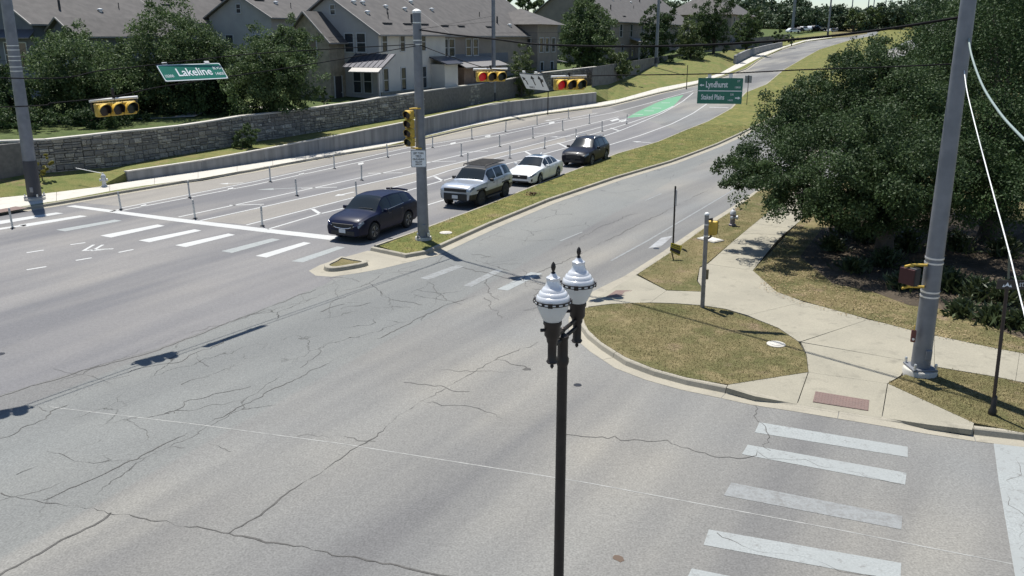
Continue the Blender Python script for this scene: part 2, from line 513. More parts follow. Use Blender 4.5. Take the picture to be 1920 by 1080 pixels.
road = sheet('road', [st(-70, -75), st(100, -75), st(100, 43), st(-70, 43)], 0.0, M_ASPH)
tag(road, 'wide cracked grey asphalt junction and boulevard', 'road', kind='structure')
KERB_L = [(-260, 444), (0, 402), (105, 385), (225, 364), (355, 342), (475, 322), (505, 316), (627, 293), (755, 274), (795, 262), (880, 242), (950, 227), (1025, 215), (1140, 200), (1160, 195), (1235, 176), (1307, 160), (1372, 140), (1400, 130), (1425, 112), (1460, 95), (1510, 79), (1550, 72.5), (1590, 70), (1625, 64), (1655, 53), (1690, 43)]
MED_L = [(692, 468), (785, 436), (905, 390.5), (980, 360), (1055, 330), (1155, 291), (1230, 269), (1282, 247), (1325, 230), (1370, 205), (1387, 186), (1397, 175), (1435, 160), (1470, 131), (1515, 105), (1535, 94), (1590, 77), (1640, 67), (1690, 55), (1730, 44)]
kerbL = GP(KERB_L)
medL = GP(MED_L)
far = [p for p in kerbL if sval(p) > 70] + [p for p in reversed(medL) if sval(p) > 70]
road_far = sheet('road_far', far, 0.0, M_ASPH, clip=(100, None))
tag(road_far, 'grey boulevard bending uphill into the distance', 'road', kind='structure')
d62 = Vector((math.cos(R(62)), math.sin(R(62)), 0))
medR = GP([(804, 477), (920, 424), (1030, 378.5), (1155, 336), (1260, 305), (1345, 273)])
medR_ext = [medR[-1] + d62 * 18, medR[-1] + d62 * 36]
p0 = medR_ext[-1]
medR_far = [p0] + [Vector((q.x, q.y, 0)) + Vector((d62.y, -d62.x, 0)) * 14 for q in medL if sval(q) > sval(p0) + 8]
kerbR = GP([(1187, 520), (1257, 474), (1316, 432), (1371, 398)])
kerbR_ext = [kerbR[-1] + d62 * 30, kerbR[-1] + d62 * 60, kerbR[-1] + d62 * 200]
carr = [q for q in medR_far] + list(reversed([q for q in kerbR_ext[1:]]))
north = sheet('road_north', [medR_ext[0], medR_ext[1]] + medR_far[1:] + [medR_far[-1] + Vector((9, -5, 0)), kerbR_ext[2], kerbR_ext[1]], 0.0, M_ASPH, clip=(100, None))
tag(north, 'second carriageway hidden behind the oaks', 'road', kind='structure')

# newer surface of the far carriageway and its paler lanes
seam_pts = [(-260, 822), (0, 741), (170, 689), (300, 652), (430, 603), (560, 553), (610, 533), (640, 512)]
sheet('surface_course', GP(seam_pts) + GP([(690, 474), (785, 437.5), (905, 392), (980, 361.5), (1055, 331), (1155, 292), (1230, 270), (1282, 248)]) + list(reversed([p for p in kerbL if sval(p) < 95])), 0.0015, M_ASPH2, road)
sheet('bike_lane_surface', GP([(240, 388), (475, 339), (765, 275.5), (915, 251), (1035, 226.5), (1110, 212)]) + GP([(1110, 206), (1025, 217), (950, 229), (880, 244), (795, 264), (755, 276), (627, 295), (505, 318), (355, 344), (225, 366), (150, 380)]), 0.003, M_ASPH3, road)
sheet('lane_surface', GP([(378, 415), (475, 393), (770, 327.5), (915, 293), (1060, 257), (1060, 265), (950, 290), (842, 318.5), (782, 338.5), (587, 388.5), (460, 420.5)]), 0.003, M_ASPH3, road)

# ---------------------------------------------------------------- painted markings, all pieces of the road
def line(name, px, width=0.13, mat=None, dz=0.005):
    return strip(name, GP(px), width, dz, mat or M_PAINT, road)
def quad(name, px, mat=None, dz=0.005):
    return sheet(name, GP(px), dz, mat or M_PAINT, road)
line('lane_line', [(228, 390), (475, 341), (765, 277), (915, 252.5), (1035, 228), (1120, 212)])
line('lane_line', [(230, 394.5), (475, 347), (765, 284.5), (915, 258), (1035, 232), (1150, 211), (1250, 184), (1300, 170)])
line('lane_line', [(335, 407), (475, 377), (765, 314), (915, 278), (1040, 248), (1160, 219)])
line('lane_line', [(375, 414), (475, 392), (770, 326.5), (915, 292), (1060, 256), (1160, 229), (1178, 221)])
line('lane_line', [(462, 422), (587, 390), (782, 340), (842, 320), (950, 291.5), (1060, 266), (1160, 237), (1235, 212), (1262, 199)])
line('lane_line', [(502, 430), (600, 401), (655, 388), (770, 356), (850, 333), (990, 297), (1090, 269), (1160, 246), (1242, 212), (1280, 190), (1300, 174)])
line('lane_line', [(777, 392), (842, 372), (1000, 320), (1142, 272), (1200, 254), (1260, 232), (1300, 212), (1325, 195)])
quad('stop_line', [(124, 387), (140, 385), (330, 409), (510, 430), (640, 444), (618, 450), (490, 435), (310, 413)], M_PAINT)
# buffer rungs and hatching between the paired lines
for (u, v, u2, v2) in [(208, 397, 228, 392), (586, 392, 600, 401), (723, 357, 737, 365), (815, 331, 830, 339), (884, 311, 900, 319), (985, 284, 1000, 293), (1046, 268, 1062, 276), (1145, 240, 1160, 245)]:
    line('buffer_rung', [(u, v), (u2, v2)], 0.20)
for (a, b) in [((430, 385), (495, 383)), ((565, 353), (632, 351)), ((690, 325), (755, 324)), ((800, 304), (855, 302)), ((860, 285), (915, 284)), ((1000, 250), (1040, 250))]:
    line('buffer_hatch', [a, b], 0.14)
for (u, v) in [(269, 384.5), (432, 353), (565, 326), (676, 306), (849, 268), (914, 254.5), (1034, 229.5)]:
    quad('reflector_block', [(u - 5, v + 0.6), (u + 5, v - 1.6), (u + 6, v + 1.2), (u - 4, v + 3.4)])
def arrow(px_tip, px_tail, w=0.16, head=0.5, mat=None, bend=None):
    a, b = G(*px_tip), G(*px_tail)
    d = (a - b).normalized(); n = Vector((-d.y, d.x, 0))
    L_ = (a - b).length
    hb = a - d * (0.38 * L_)
    pts = [b - n * w / 2, hb - n * w / 2, hb - n * head / 2, a, hb + n * head / 2, hb + n * w / 2, b + n * w / 2]
    return sheet('lane_arrow', pts, 0.005, mat or M_PAINT, road)
arrow((627, 368), (664, 360), 0.16, 0.55)
arrow((480, 356), (566, 352), 0.14, 0.6, M_PAINT_W)
arrow((410, 345), (456, 343), 0.12, 0.5)
arrow((1020, 227), (1050, 222), 0.14, 0.5)
arrow((900, 258), (950, 254), 0.14, 0.5, M_PAINT_W)
arrow((1185, 265), (1222, 268), 0.16, 0.7)
arrow((1030, 257), (1070, 256), 0.14, 0.6)
for q in ([(1148, 228), (1162, 224), (1158, 222), (1143, 226)], [(1165, 229), (1178, 226), (1172, 223), (1160, 226)]):
    quad('bike_symbol', q)
# green bicycle merge area
quad('green_bike_lane', [(1174, 221.5), (1196, 209), (1228, 194), (1252, 184.5), (1282, 178), (1274, 187), (1262, 199), (1243, 209), (1215, 217)], M_GREEN, 0.004)
for (a, b) in [((1186, 214), (1206, 215)), ((1208, 208), (1226, 208)), ((1222, 202.5), (1240, 203)), ((1240, 193), (1256, 193))]:
    line('lane_arrow', [a, b], 0.28, dz=0.010)
line('lane_arrow', [(1330, 201), (1366, 202)], 0.35)
# crosswalk across the boulevard
XW = [((-40, 420), (105, 398.5), (119, 400), (-20, 424), 0), ((33, 422), (150, 404), (164, 405.5), (50, 425), 0), ((105, 431), (215, 412), (229, 414), (122, 434), 1),
      ((188, 442), (295, 421), (309, 423.5), (208, 445.5), 0), ((260, 451), (365, 430), (378, 432.5), (280, 454.5), 0), ((328, 460), (428, 438), (441, 440.5), (348, 463.5), 0),
      ((415, 471), (510, 447), (525, 449.5), (435, 474.5), 1), ((479, 480), (570, 454), (583, 456), (500, 483), 0), ((546, 490), (632, 462), (647, 464), (568, 492), 1),
      ((786, 522), (855, 497), (870, 500), (803, 525), 2), ((868, 536), (930, 505), (944, 507), (884, 538), 3), ((932, 542.5), (995, 510.5), (1017, 513), (952, 545), 1)]
for a, b, c, d, w in XW:
    quad('crosswalk_stripe', [a, b, c, d], [M_PAINT, M_PAINT_W, M_PAINT_V, M_PAINT_V][w])
quad('edge_line', [(-40, 434), (0, 427.5), (48, 421), (50, 423), (0, 431), (-40, 438)])
# dashes and chevrons of the bicycle crossing
for a, b in [((50, 474), (82, 469)), ((50, 506), (87, 500)), ((142, 488.5), (172, 483.5)), ((222, 473.5), (250, 468)), ((132, 459), (160, 455))]:
    line('crossing_dash', [a, b], 0.13)
for du in (0, 17):
    line('bike_chevron', [(176 + du, 459), (157 + du, 470), (206 + du * 0.4, 466.5)], 0.12)
# near crosswalk across the side street and its stop line
for q, w in [([(1424, 792), (1702, 838), (1702, 857.5), (1415, 811)], 0), ([(1402, 834), (1700, 887), (1697, 909), (1391, 852)], 0), ([(1371, 905), (1692, 968), (1690, 993), (1357, 929)], 1),
             ([(1329, 993), (1690, 1056), (1688, 1090), (1319, 1022)], 0), ([(1297, 1066), (1690, 1146), (1690, 1186), (1280, 1100)], 0)]:
    quad('crosswalk_stripe', q, [M_PAINT_W, M_PAINT_V][w])
quad('stop_line', [(1863, 832), (1945, 840), (2010, 1080), (2045, 1200), (1926, 1200), (1903, 1080), (1872, 900)], M_PAINT_W)
line('lane_dash', [(1050, 452), (1092, 435)], 0.10, M_PAINT_V)
line('lane_dash', [(1210, 376), (1240, 363)], 0.10, M_PAINT_V)
line('edge_line', [(1146, 489), (1215, 451), (1357, 367), (1420, 330)], 0.10, M_PAINT_V)
line('seam', [(93, 763), (378, 797), (640, 832), (1100, 905), (1560, 991), (1920, 1062), (2060, 1092)], 0.03, pm('seam_grit', (0.30, 0.30, 0.285), 0.9, 0, (0.22, 0.22, 0.21), 4, contrast=(0.4, 0.6)), 0.003)
quad('road_patch', [(1240, 446), (1262, 442), (1240, 462), (1215, 466)], pm('patch_concrete', (0.30, 0.31, 0.32), 0.9, 0, (0.22, 0.22, 0.22), 3))
# cracks
M_CRACK = pm('tar_crack', (0.055, 0.053, 0.049), 0.9, 0, (0.09, 0.086, 0.08), 6)
def crack(px, w=0.025, jit=0.05, seed=0):
    r = random.Random(seed)
    pts = resample(GP(px), 0.13)
    out = []; off = 0
    for i, p in enumerate(pts):
        off = off * 0.72 + r.gauss(0, jit * 0.85)
        d = (pts[min(i + 1, len(pts) - 1)] - pts[max(i - 1, 0)]).normalized()
        out.append(p + Vector((-d.y, d.x, 0)) * off)
    ws = []; cur = 0.8
    for _ in out:
        cur = min(1.5, max(0.08, cur + r.gauss(0, 0.28))); ws.append(w * 0.8 * cur)
    return strip('crack', out, w, 0.0065, M_CRACK, road, wlist=ws)
CR = [([(0, 926), (85, 940), (205, 961), (430, 1000), (560, 1030), (690, 1050), (850, 1080)], 0.035), ([(205, 961), (175, 985), (105, 1022), (0, 1080)], 0.04),
      ([(85, 940), (240, 864), (380, 798), (500, 735), (700, 638), (830, 577), (935, 540), (1060, 490), (1360, 340)], 0.026),
      ([(430, 1000), (500, 960), (575, 898), (680, 830), (790, 750), (935, 672), (1010, 640)], 0.035), ([(0, 744), (60, 725), (170, 692), (300, 655), (430, 605), (560, 555), (640, 525)], 0.022),
      ([(100, 716), (330, 634), (480, 590), (640, 545)], 0.014), ([(0, 823), (80, 785), (120, 760)], 0.02), ([(30, 890), (130, 850), (190, 825)], 0.018),
      ([(240, 700), (330, 680), (445, 632)], 0.02), ([(600, 585), (645, 570)], 0.05), ([(560, 690), (620, 640), (690, 620)], 0.014),
      ([(930, 672), (990, 690)], 0.02), ([(760, 715), (880, 735)], 0.014), ([(800, 755), (900, 765), (940, 785)], 0.014), ([(790, 690), (960, 700)], 0.012),
      ([(1060, 815), (1140, 822), (1250, 828), (1340, 858), (1390, 853), (1420, 847), (1560, 878), (1690, 905)], 0.02), ([(1420, 762), (1418, 785), (1440, 820), (1440, 845)], 0.02),
      ([(820, 490), (945, 520), (1000, 530), (1060, 545)], 0.03), ([(900, 437), (990, 452), (1040, 450)], 0.03), ([(1230, 440), (1300, 425)], 0.012),
      ([(1060, 462), (1120, 430), (1190, 400)], 0.02), ([(330, 775), (350, 755), (400, 740), (470, 725)], 0.014), ([(150, 750), (165, 730), (240, 700)], 0.013),
      ([(1340, 1005), (1420, 1030), (1560, 1062), (1690, 1090)], 0.02), ([(1886, 840), (1900, 920), (1915, 1010), (1925, 1080)], 0.02), ([(560, 815), (640, 822), (700, 832)], 0.014)]
for i, (px, w) in enumerate(CR): crack(px, w, 0.03 if w > 0.02 else 0.06, i)
r = random.Random(5)
for i in range(8):
    u, v = r.uniform(-20, 640), r.uniform(640, 900)
    if v < 690 and u < 200: continue
    px = [(u, v)]
    a = r.choice((-25, -20, 35, 70, 110, 160, -60)) + r.uniform(-15, 15)
    for k in range(r.randint(2, 5)):
        a += r.uniform(-35, 35)
        q = r.uniform(15, 45)
        u += q * math.cos(R(a)); v -= q * math.sin(R(a)) * 0.45
        px.append((u, v))
    crack(px, r.choice((0.007, 0.010, 0.013)), 0.03, 100 + i)
for i in range(26):
    u, v = r.uniform(600, 1000), r.uniform(480, 600)
    px = [(u, v)]
    a = r.choice((25, 20, 160, 100)) + r.uniform(-15, 15)
    for k in range(r.randint(2, 4)):
        a += r.uniform(-30, 30); q = r.uniform(12, 30)
        u += q * math.cos(R(a)); v -= q * math.sin(R(a)) * 0.5
        px.append((u, v))
    crack(px, r.choice((0.012, 0.018, 0.024)), 0.05, 200 + i)
def disc(name, u, v, rad, mat, dz=0.006, parent=None, n=20, jit=0.0, seed=0):
    p = G(u, v); rr = random.Random(seed)
    return sheet(name, [(p.x + rad * (1 + rr.uniform(-jit, jit)) * math.cos(2 * math.pi * k / n), p.y + rad * (1 + rr.uniform(-jit, jit)) * math.sin(2 * math.pi * k / n)) for k in range(n)], dz, mat, parent)
disc('valve_cover', 1083, 722, 0.10, M_BLK, 0.006, road)
disc('pothole_patch', 989, 692, 0.11, M_CRACK, 0.004, road, 9, 0.35, 3)
disc('stain', 1160, 1047, 0.09, pm('rust_stain', (0.10, 0.07, 0.05), 0.9), 0.004, road, 9, 0.3, 4)
disc('valve_cover', 0, 664, 0.12, M_BLK, 0.006, road)
disc('drain_mark', 1231, 466, 0.13, M_BLK, 0.006, road, 8, 0.2, 4)

# ---------------------------------------------------------------- kerbs with gutters
def kerb(name, path, label, gut=0.42, heights=None, step=3.0, side=1, hk=0.15):
    """path: foot of the kerb face; the raised side lies to the left of the path (side=1)"""
    root = empty(name, (0, 0, 0), label=label, cat='kerb'); tag(root, kind='structure')
    path = [Vector((p[0], p[1], 0)) for p in path]
    hts = heights or [1.0] * len(path)
    # resample, carrying the heights
    P, Hh = [path[0]], [hts[0]]
    for i in range(len(path) - 1):
        L_ = (path[i + 1] - path[i]).length
        k = max(1, int(round(L_ / 0.75)))
        for j in range(1, k + 1):
            P.append(path[i].lerp(path[i + 1], j / k)); Hh.append(hts[i] + (hts[i + 1] - hts[i]) * j / k)
    prof = [(-gut, 0.006), (-0.02, 0.004), (0.0, 0.012), (0.035, hk - 0.025), (0.065, hk), (0.17, hk), (0.17, -0.08)]
    lines = [offs(P, q * side) for q, _ in prof]
    acc = 0; start = 0
    per = max(2, int(round(step / 0.75)))
    i = 0
    while i < len(P) - 1:
        j = min(i + per, len(P) - 1)
        if len(P) - 1 - j < 2: j = len(P) - 1
        m = MB(); vs_ = []
        nn = len(prof)
        for k in range(i, j + 1):
            for a, (q, z) in enumerate(prof):
                p = lines[a][k]
                if k == i or k == j:    # leave a thin joint
                    o = lines[a][k + 1] if k == i else lines[a][k - 1]
                    dd = (o - p)
                    if dd.length > 1e-6: p = p + dd.normalized() * 0.008
                zz = z if a < 3 or a == nn - 1 else max(0.014 + 0.001 * a, z * Hh[k])
                vs_.append((p.x, p.y, zt(p.x, p.y) + zz))
        fs = []
        for k in range(j - i):
            for a in range(nn - 1):
                fs.append((k * nn + a, k * nn + a + 1, (k + 1) * nn + a + 1, (k + 1) * nn + a))
        fs += [tuple(range(nn)), tuple(range((j - i) * nn + nn - 1, (j - i) * nn - 1, -1))]
        m.add(vs_, fs)
        m.build('kerb_section', M_KERB, root)
        i = j
    return root
kerb('kerb_far', [p for p in kerbL if sval(p) < 330], 'long concrete kerb below the far pavement', 0.35, step=6)
kL_back = offs(kerbL, 0.165)

# ---------------------------------------------------------------- far side: strip of grass, pavement, bank, walls
SW_IN = interp([(-260, 436), (0, 394), (60, 383), (105, 377), (187, 362), (240, 352), (380, 334), (505, 311), (625, 289.5), (717, 275), (795, 256), (880, 236.5), (950, 223), (1025, 211), (1140, 196.5), (1235, 172.5), (1307, 156.5), (1350, 143), (1385, 128), (1420, 110), (1467, 90), (1510, 77), (1560, 70)])
SW_OUT = interp([(-260, 410), (0, 370), (75, 364), (187, 350), (240, 340), (380, 320), (460, 308), (620, 284), (762, 261), (840, 242), (925, 222), (1020, 207), (1118, 193), (1160, 186), (1235, 165), (1307, 151), (1350, 137), (1380, 120), (1415, 103), (1467, 87.5), (1510, 75), (1560, 68)])
WALL_TOP = interp([(240, 323), (300, 314), (380, 302), (480, 284), (620, 258), (762, 230), (840, 213), (925, 195), (1020, 184.5), (1118, 174)])
STONE_B = interp([(-260, 364), (0, 327), (100, 321), (240, 308), (380, 283), (480, 266), (620, 243), (755, 221), (840, 207), (925, 190), (1020, 172), (1118, 156), (1180, 138), (1235, 123), (1290, 113), (1350, 99), (1400, 87), (1470, 71), (1560, 58)])
STONE_T = interp([(-260, 300), (0, 267), (94, 265), (96, 264.5), (240, 248), (344, 239), (346, 236), (455, 222), (457, 219), (582, 207), (584, 204), (715, 187), (717, 184), (840, 166), (925, 155), (1020, 137), (1118, 126)])
KERBF = interp(KERB_L)
US = [-260, -120, -40, 0, 60, 105, 150, 187, 240, 300, 345, 380, 420, 460, 505, 560, 620, 680, 720, 762, 800, 840, 880, 925, 970, 1020, 1070, 1118, 1140, 1160, 1200, 1235, 1270, 1307, 1350, 1385, 1420, 1467, 1510, 1560]
rows = {'in': [], 'out': [], 'wt': [], 'sb': [], 'stp': []}
for u in US:
    a = G(u, SW_IN(u), 0.155); b = G(u, SW_OUT(u), 0.16)
    rows['in'].append(a); rows['out'].append(b)
    fac = max(0.15, NY - (-NX) * (b.x / b.y))
    perp = 2.5 if u <= 1118 else min(6.0, 2.5 + (u - 1118) / 62.0 * 3.5)
    yb = b.y + perp / fac
    rows['sb'].append(AT(u, STONE_B(u), yb))
    rows['stp'].append(AT(u, STONE_T(u), yb))
def loft(name, rws, mat, parent=None, smooth=None):
    n = len(rws[0]); vs_ = [tuple(p) for r_ in rws for p in r_]
    m = MB(); m.add(vs_, [(k * n + i, k * n + i + 1, (k + 1) * n + i + 1, (k + 1) * n + i) for k in range(len(rws) - 1) for i in range(n - 1)])
    me = bpy.data.meshes.new(name); me.from_pydata(m.v, [], m.f)
    if smooth: me.polygons.foreach_set('use_smooth', [True] * len(me.polygons))
    return link(name, me, mat, parent)
# grass between kerb and pavement: follows the kerb's back line
fkb = []
for p in rows['in']:
    best = min(range(len(kL_back) - 1), key=lambda i: ((kL_back[i] + kL_back[i + 1]) / 2 - Vector((p.x, p.y, 0))).length)
    cand = []
    for i in range(len(kL_back) - 1):
        a, b = kL_back[i], kL_back[i + 1]; ab = b - a
        t = max(0, min(1, (Vector((p.x, p.y, 0)) - a).dot(ab) / ab.length_squared)); q = a + ab * t
        cand.append(((q - Vector((p.x, p.y, 0))).length, q))
    q = min(cand, key=lambda c: c[0])[1]
    fkb.append(Vector((q.x, q.y, zt(q.x, q.y) + 0.145)))
o = loft('verge_strip', [fkb, [p + Vector((0, 0, 0.002)) for p in rows['in']]], M_TURF_BANK); tag(o, 'narrow grass strip between far kerb and pavement', 'grass verge', kind='structure')
sw = empty('pavement_far', (0, 0, 0), label='light concrete pavement along the far side', cat='pavement'); tag(sw, kind='structure')
def slab_poly(name, corners, parent, mat, gap=0.012, thick=0.12):
    c = sum((Vector(p) for p in corners), Vector()) / len(corners)
    cs = []
    for p in corners:
        p = Vector(p); d = c - p; d.z = 0
        cs.append(p + d.normalized() * gap * 1.3)
    m = MB(); m.extr(cs, (0, 0, -thick))
    return m.build(name, mat, parent)
IN, OUT = rows['in'], rows['out']
def cumlen(pl):
    L_ = [0]
    for a, b in zip(pl[:-1], pl[1:]): L_.append(L_[-1] + (b - a).length)
    return L_
cl = cumlen(OUT)
total = cl[-1]
def along(pl, w):
    i = int(np.searchsorted(cl, w, 'right')) - 1; i = max(0, min(i, len(cl) - 2))
    t = (w - cl[i]) / max(1e-6, cl[i + 1] - cl[i]); return pl[i].lerp(pl[i + 1], t)
w = 0.0
while w < total - 0.1:
    stp = 3.0 if w < 110 else 9.0
    w2 = min(total, w + stp)
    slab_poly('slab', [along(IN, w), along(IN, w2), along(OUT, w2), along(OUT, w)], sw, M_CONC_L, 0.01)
    w = w2
base = loft('joint_bed', [[p - Vector((0, 0, 0.03)) for p in IN], [p - Vector((0, 0, 0.03)) for p in OUT]], M_JOINT, sw)
# red tactile mat at the far left kerb ramp
sheet('tactile_paving', GP([(-40, 400), (30, 387), (52, 390), (-40, 406)], 0.16), 0.165, M_RED_TACT, sw)
# bank: pavement -> (retaining wall top) -> stone wall foot
wt_row, wt_back = [], []
for u, b in zip(US, rows['out']):
    if 240 <= u <= 1118:
        p = AT(u, WALL_TOP(u), b.y + 0.02); wt_row.append(p)
    else: wt_row.append(b + Vector((0, 0, 0.02)))
i0, i1 = US.index(240), US.index(1118)
bank_rows = []
first = [ (p - Vector((0, 0, 0.02)) if i0 <= i <= i1 else p - Vector((0, 0, 0.02))) for i, p in enumerate(wt_row)]
nrm = Vector((NX, NY, 0))
first = [p + nrm * (0.22 if i0 <= i <= i1 else 0.0) - Vector((0, 0, 0.03 if i0 <= i <= i1 else 0)) for i, p in enumerate(first)]
midr = [a.lerp(b, 0.5) + Vector((0, 0, 0.05)) for a, b in zip(first, rows['sb'])]
last = [p + nrm * 0.25 for p in rows['sb']]
outr = [p + nrm * (0.12 if i0 <= i <= i1 else 0.0) - Vector((0, 0, 0.06)) for i, p in enumerate(rows['out'])]
bank = loft('grass_bank', [outr, first, midr, last], M_TURF_BANK); tag(bank, 'grass bank between the retaining wall and the stone wall', 'grass bank', kind='structure')
# yard behind the stone wall
Y0 = []
for i, u in enumerate(US):
    if u <= 1118: Y0.append(rows['sb'][i] + nrm * 0.3 + Vector((0, 0, rows['stp'][i].z - rows['sb'][i].z - 0.5)))
    else: Y0.append(rows['sb'][i] + nrm * 0.2)
yr = [Y0] + [[p + nrm * d + Vector((0, 0, d * g_)) for p in Y0] for d, g_ in ((4, 0.03), (12, 0.035), (40, 0.03), (160, 0.02))]
yard = loft('yard', yr, M_TURF_LAWN); tag(yard, 'shady green lawn around the townhouses', 'lawn', kind='structure')
def yard_z(x, y):
    best = None
    for i in range(len(Y0) - 1):
        a, b = Y0[i], Y0[i + 1]
        ab = (b - a).xy; q = Vector((x, y)) - a.xy
        t = max(0, min(1, q.dot(ab) / ab.length_squared)); f = a.lerp(b, t); d = (Vector((x, y)) - f.xy).length
        if best is None or d < best[0]: best = (d, f.z)
    d, z = best
    return z + float(np.interp(d, [0, 4, 12, 40, 160], [0, 0.12, 0.42, 1.2, 3.2]))
# garden path seen over the stone wall
def yard_strip(name, px, width, ys, mat):
    pts = [AT(u, v, y) for (u, v), y in zip(px, ys)]
    out = []
    for q in resample(pts, 2.0): out.append(Vector((q.x, q.y, yard_z(q.x, q.y) + 0.05)))
    L_, R_ = offs(out, width / 2), offs(out, -width / 2)
    for a, b, c in zip(L_, R_, out): a.z = b.z = c.z
    return loft(name, [L_, R_], mat)

# concrete retaining wall
M_WALLS = pm('streaked_wall_concrete', (0.25, 0.25, 0.245), 0.9, 0, (0.155, 0.155, 0.155), 1.0, 5, stretch=((0, 0, 0), (2.2, 2.2, 0.25)), contrast=(0.40, 0.68))
rw = empty('retaining_wall', tuple(rows['out'][i0]), label='low plain concrete retaining wall along the far pavement', cat='retaining wall')
def wall_run(pts_lo, pts_hi, thick, mat, name, parent, seg):
    """thick wall between a foot line and a top line (lists of points), in sections"""
    org = Vector(parent.location)
    L0 = cumlen(pts_lo)
    def al(pl, w):
        i = max(0, min(int(np.searchsorted(L0, w, 'right')) - 1, len(L0) - 2))
        t = (w - L0[i]) / max(1e-6, L0[i + 1] - L0[i]); return pl[i].lerp(pl[i + 1], t)
    w = 0.0
    while w < L0[-1] - 0.2:
        w2 = min(L0[-1], w + seg)
        if L0[-1] - w2 < seg * 0.4: w2 = L0[-1]
        g_ = 0.006
        a, b, c, d = al(pts_lo, w + g_), al(pts_lo, w2 - g_), al(pts_hi, w2 - g_), al(pts_hi, w + g_)
        t = (b - a); t.z = 0; t.normalize(); n = Vector((-t.y, t.x, 0)) * thick
        a = a - Vector((0, 0, 0.5)); b = b - Vector((0, 0, 0.5))
        m = MB(); vs_ = [p - org for p in (a, b, c, d, a + n, b + n, c + n, d + n)]
        m.add(vs_, [(0, 1, 2, 3), (7, 6, 5, 4), (3, 2, 6, 7), (0, 4, 5, 1), (1, 5, 6, 2), (0, 3, 7, 4)])
        m.build(name, mat, parent, bevel=0.015)
        w = w2
lo = rows['out'][i0:i1 + 1]; hi = [Vector((a.x, a.y, b.z)) for a, b in zip(lo, wt_row[i0:i1 + 1])]
wall_run(lo, hi, 0.22, M_WALLS, 'wall_panel', rw, 5.0)
# coping, a bit proud
org = Vector(rw.location)
cpts = [p - org for p in hi]
m = MB()
A_ = [p + nrm * -0.03 for p in cpts]; B_ = [p + nrm * 0.25 for p in cpts]
n_ = len(A_)
vs_ = A_ + B_ + [p + Vector((0, 0, 0.07)) for p in A_] + [p + Vector((0, 0, 0.07)) for p in B_]
fs = []
for i in range(n_ - 1):
    fs += [(i, i + 1, n_ + i + 1, n_ + i), (2 * n_ + i, 3 * n_ + i, 3 * n_ + i + 1, 2 * n_ + i + 1), (i, 2 * n_ + i, 2 * n_ + i + 1, i + 1), (n_ + i, n_ + i + 1, 3 * n_ + i + 1, 3 * n_ + i)]
fs += [(0, n_, 3 * n_, 2 * n_), (n_ - 1, 3 * n_ - 1, 4 * n_ - 1, 2 * n_ - 1)]
m.add(vs_, fs); m.build('coping', M_CONC_L, rw)
# second short retaining wall uphill
lo2 = GP([(1379, 121), (1397, 111.5), (1415, 103), (1440, 95.5), (1467, 88)], 0.1)
rw2 = empty('retaining_wall', tuple(lo2[0]), label='short concrete retaining wall at the far bend, light top', cat='retaining wall')
hi2 = [AT(u, v, p.y) for (u, v), p in zip([(1378, 104), (1397, 95), (1415, 90), (1440, 84), (1467, 79)], lo2)]
hi2 = [Vector((a.x, a.y, b.z)) for a, b in zip(lo2, hi2)]
wall_run(lo2, hi2, 0.4, M_WALLC, 'wall_panel', rw2, 8.0)

# ---------------------------------------------------------------- stone wall, stone by stone
def stone_material():
    m, N, L, b, P = new_mat('rubble_stone')
    geo = N.new('ShaderNodeNewGeometry'); oi = N.new('ShaderNodeObjectInfo')
    ad = N.new('ShaderNodeMath'); ad.operation = 'ADD'; L.new(geo.outputs['Random Per Island'], ad.inputs[0]); L.new(oi.outputs['Random'], ad.inputs[1])
    fr = N.new('ShaderNodeMath'); fr.operation = 'FRACT'; L.new(ad.outputs[0], fr.inputs[0])
    cr = N.new('ShaderNodeValToRGB'); L.new(fr.outputs[0], cr.inputs[0])
    cr.color_ramp.elements[0].color = (0.16, 0.152, 0.14, 1); cr.color_ramp.elements[1].color = (0.46, 0.435, 0.38, 1)
    for pos, c in ((0.3, (0.21, 0.198, 0.175)), (0.55, (0.27, 0.255, 0.225)), (0.8, (0.33, 0.305, 0.25))):
        e = cr.color_ramp.elements.new(pos); e.color = (*c, 1)
    c = mixer(N, L, noise_fac(N, L, P, 5, 4, 0.4, 0.75), cr.outputs[0], (0.10, 0.095, 0.09))
    L.new(c, b.inputs['Base Color']); b.inputs['Roughness'].default_value = 0.9
    return m
M_STONE = stone_material()
M_MORTAR = pm('mortar', (0.15, 0.143, 0.13), 0.95, 0, (0.11, 0.105, 0.097), 4)
j1 = US.index(1118)
slo, shi = rows['sb'][:j1 + 1], rows['stp'][:j1 + 1]
shi = [Vector((a.x, a.y, b.z)) for a, b in zip(slo, shi)]
wl = empty('stone_wall', tuple(slo[3]), label='long rubble stone wall in front of the townhouses', cat='stone wall')
worg = Vector(wl.location)
wall_run(slo, shi, 0.35, M_MORTAR, 'mortar_core', wl, 14.0)
L0 = cumlen(slo)
def sal(pl, w):
    i = max(0, min(int(np.searchsorted(L0, w, 'right')) - 1, len(L0) - 2))
    t = (w - L0[i]) / max(1e-6, L0[i + 1] - L0[i]); return pl[i].lerp(pl[i + 1], t)
rs = random.Random(3)
stones = []
course_z = -0.3
zr = 0.0
w0 = 0.0
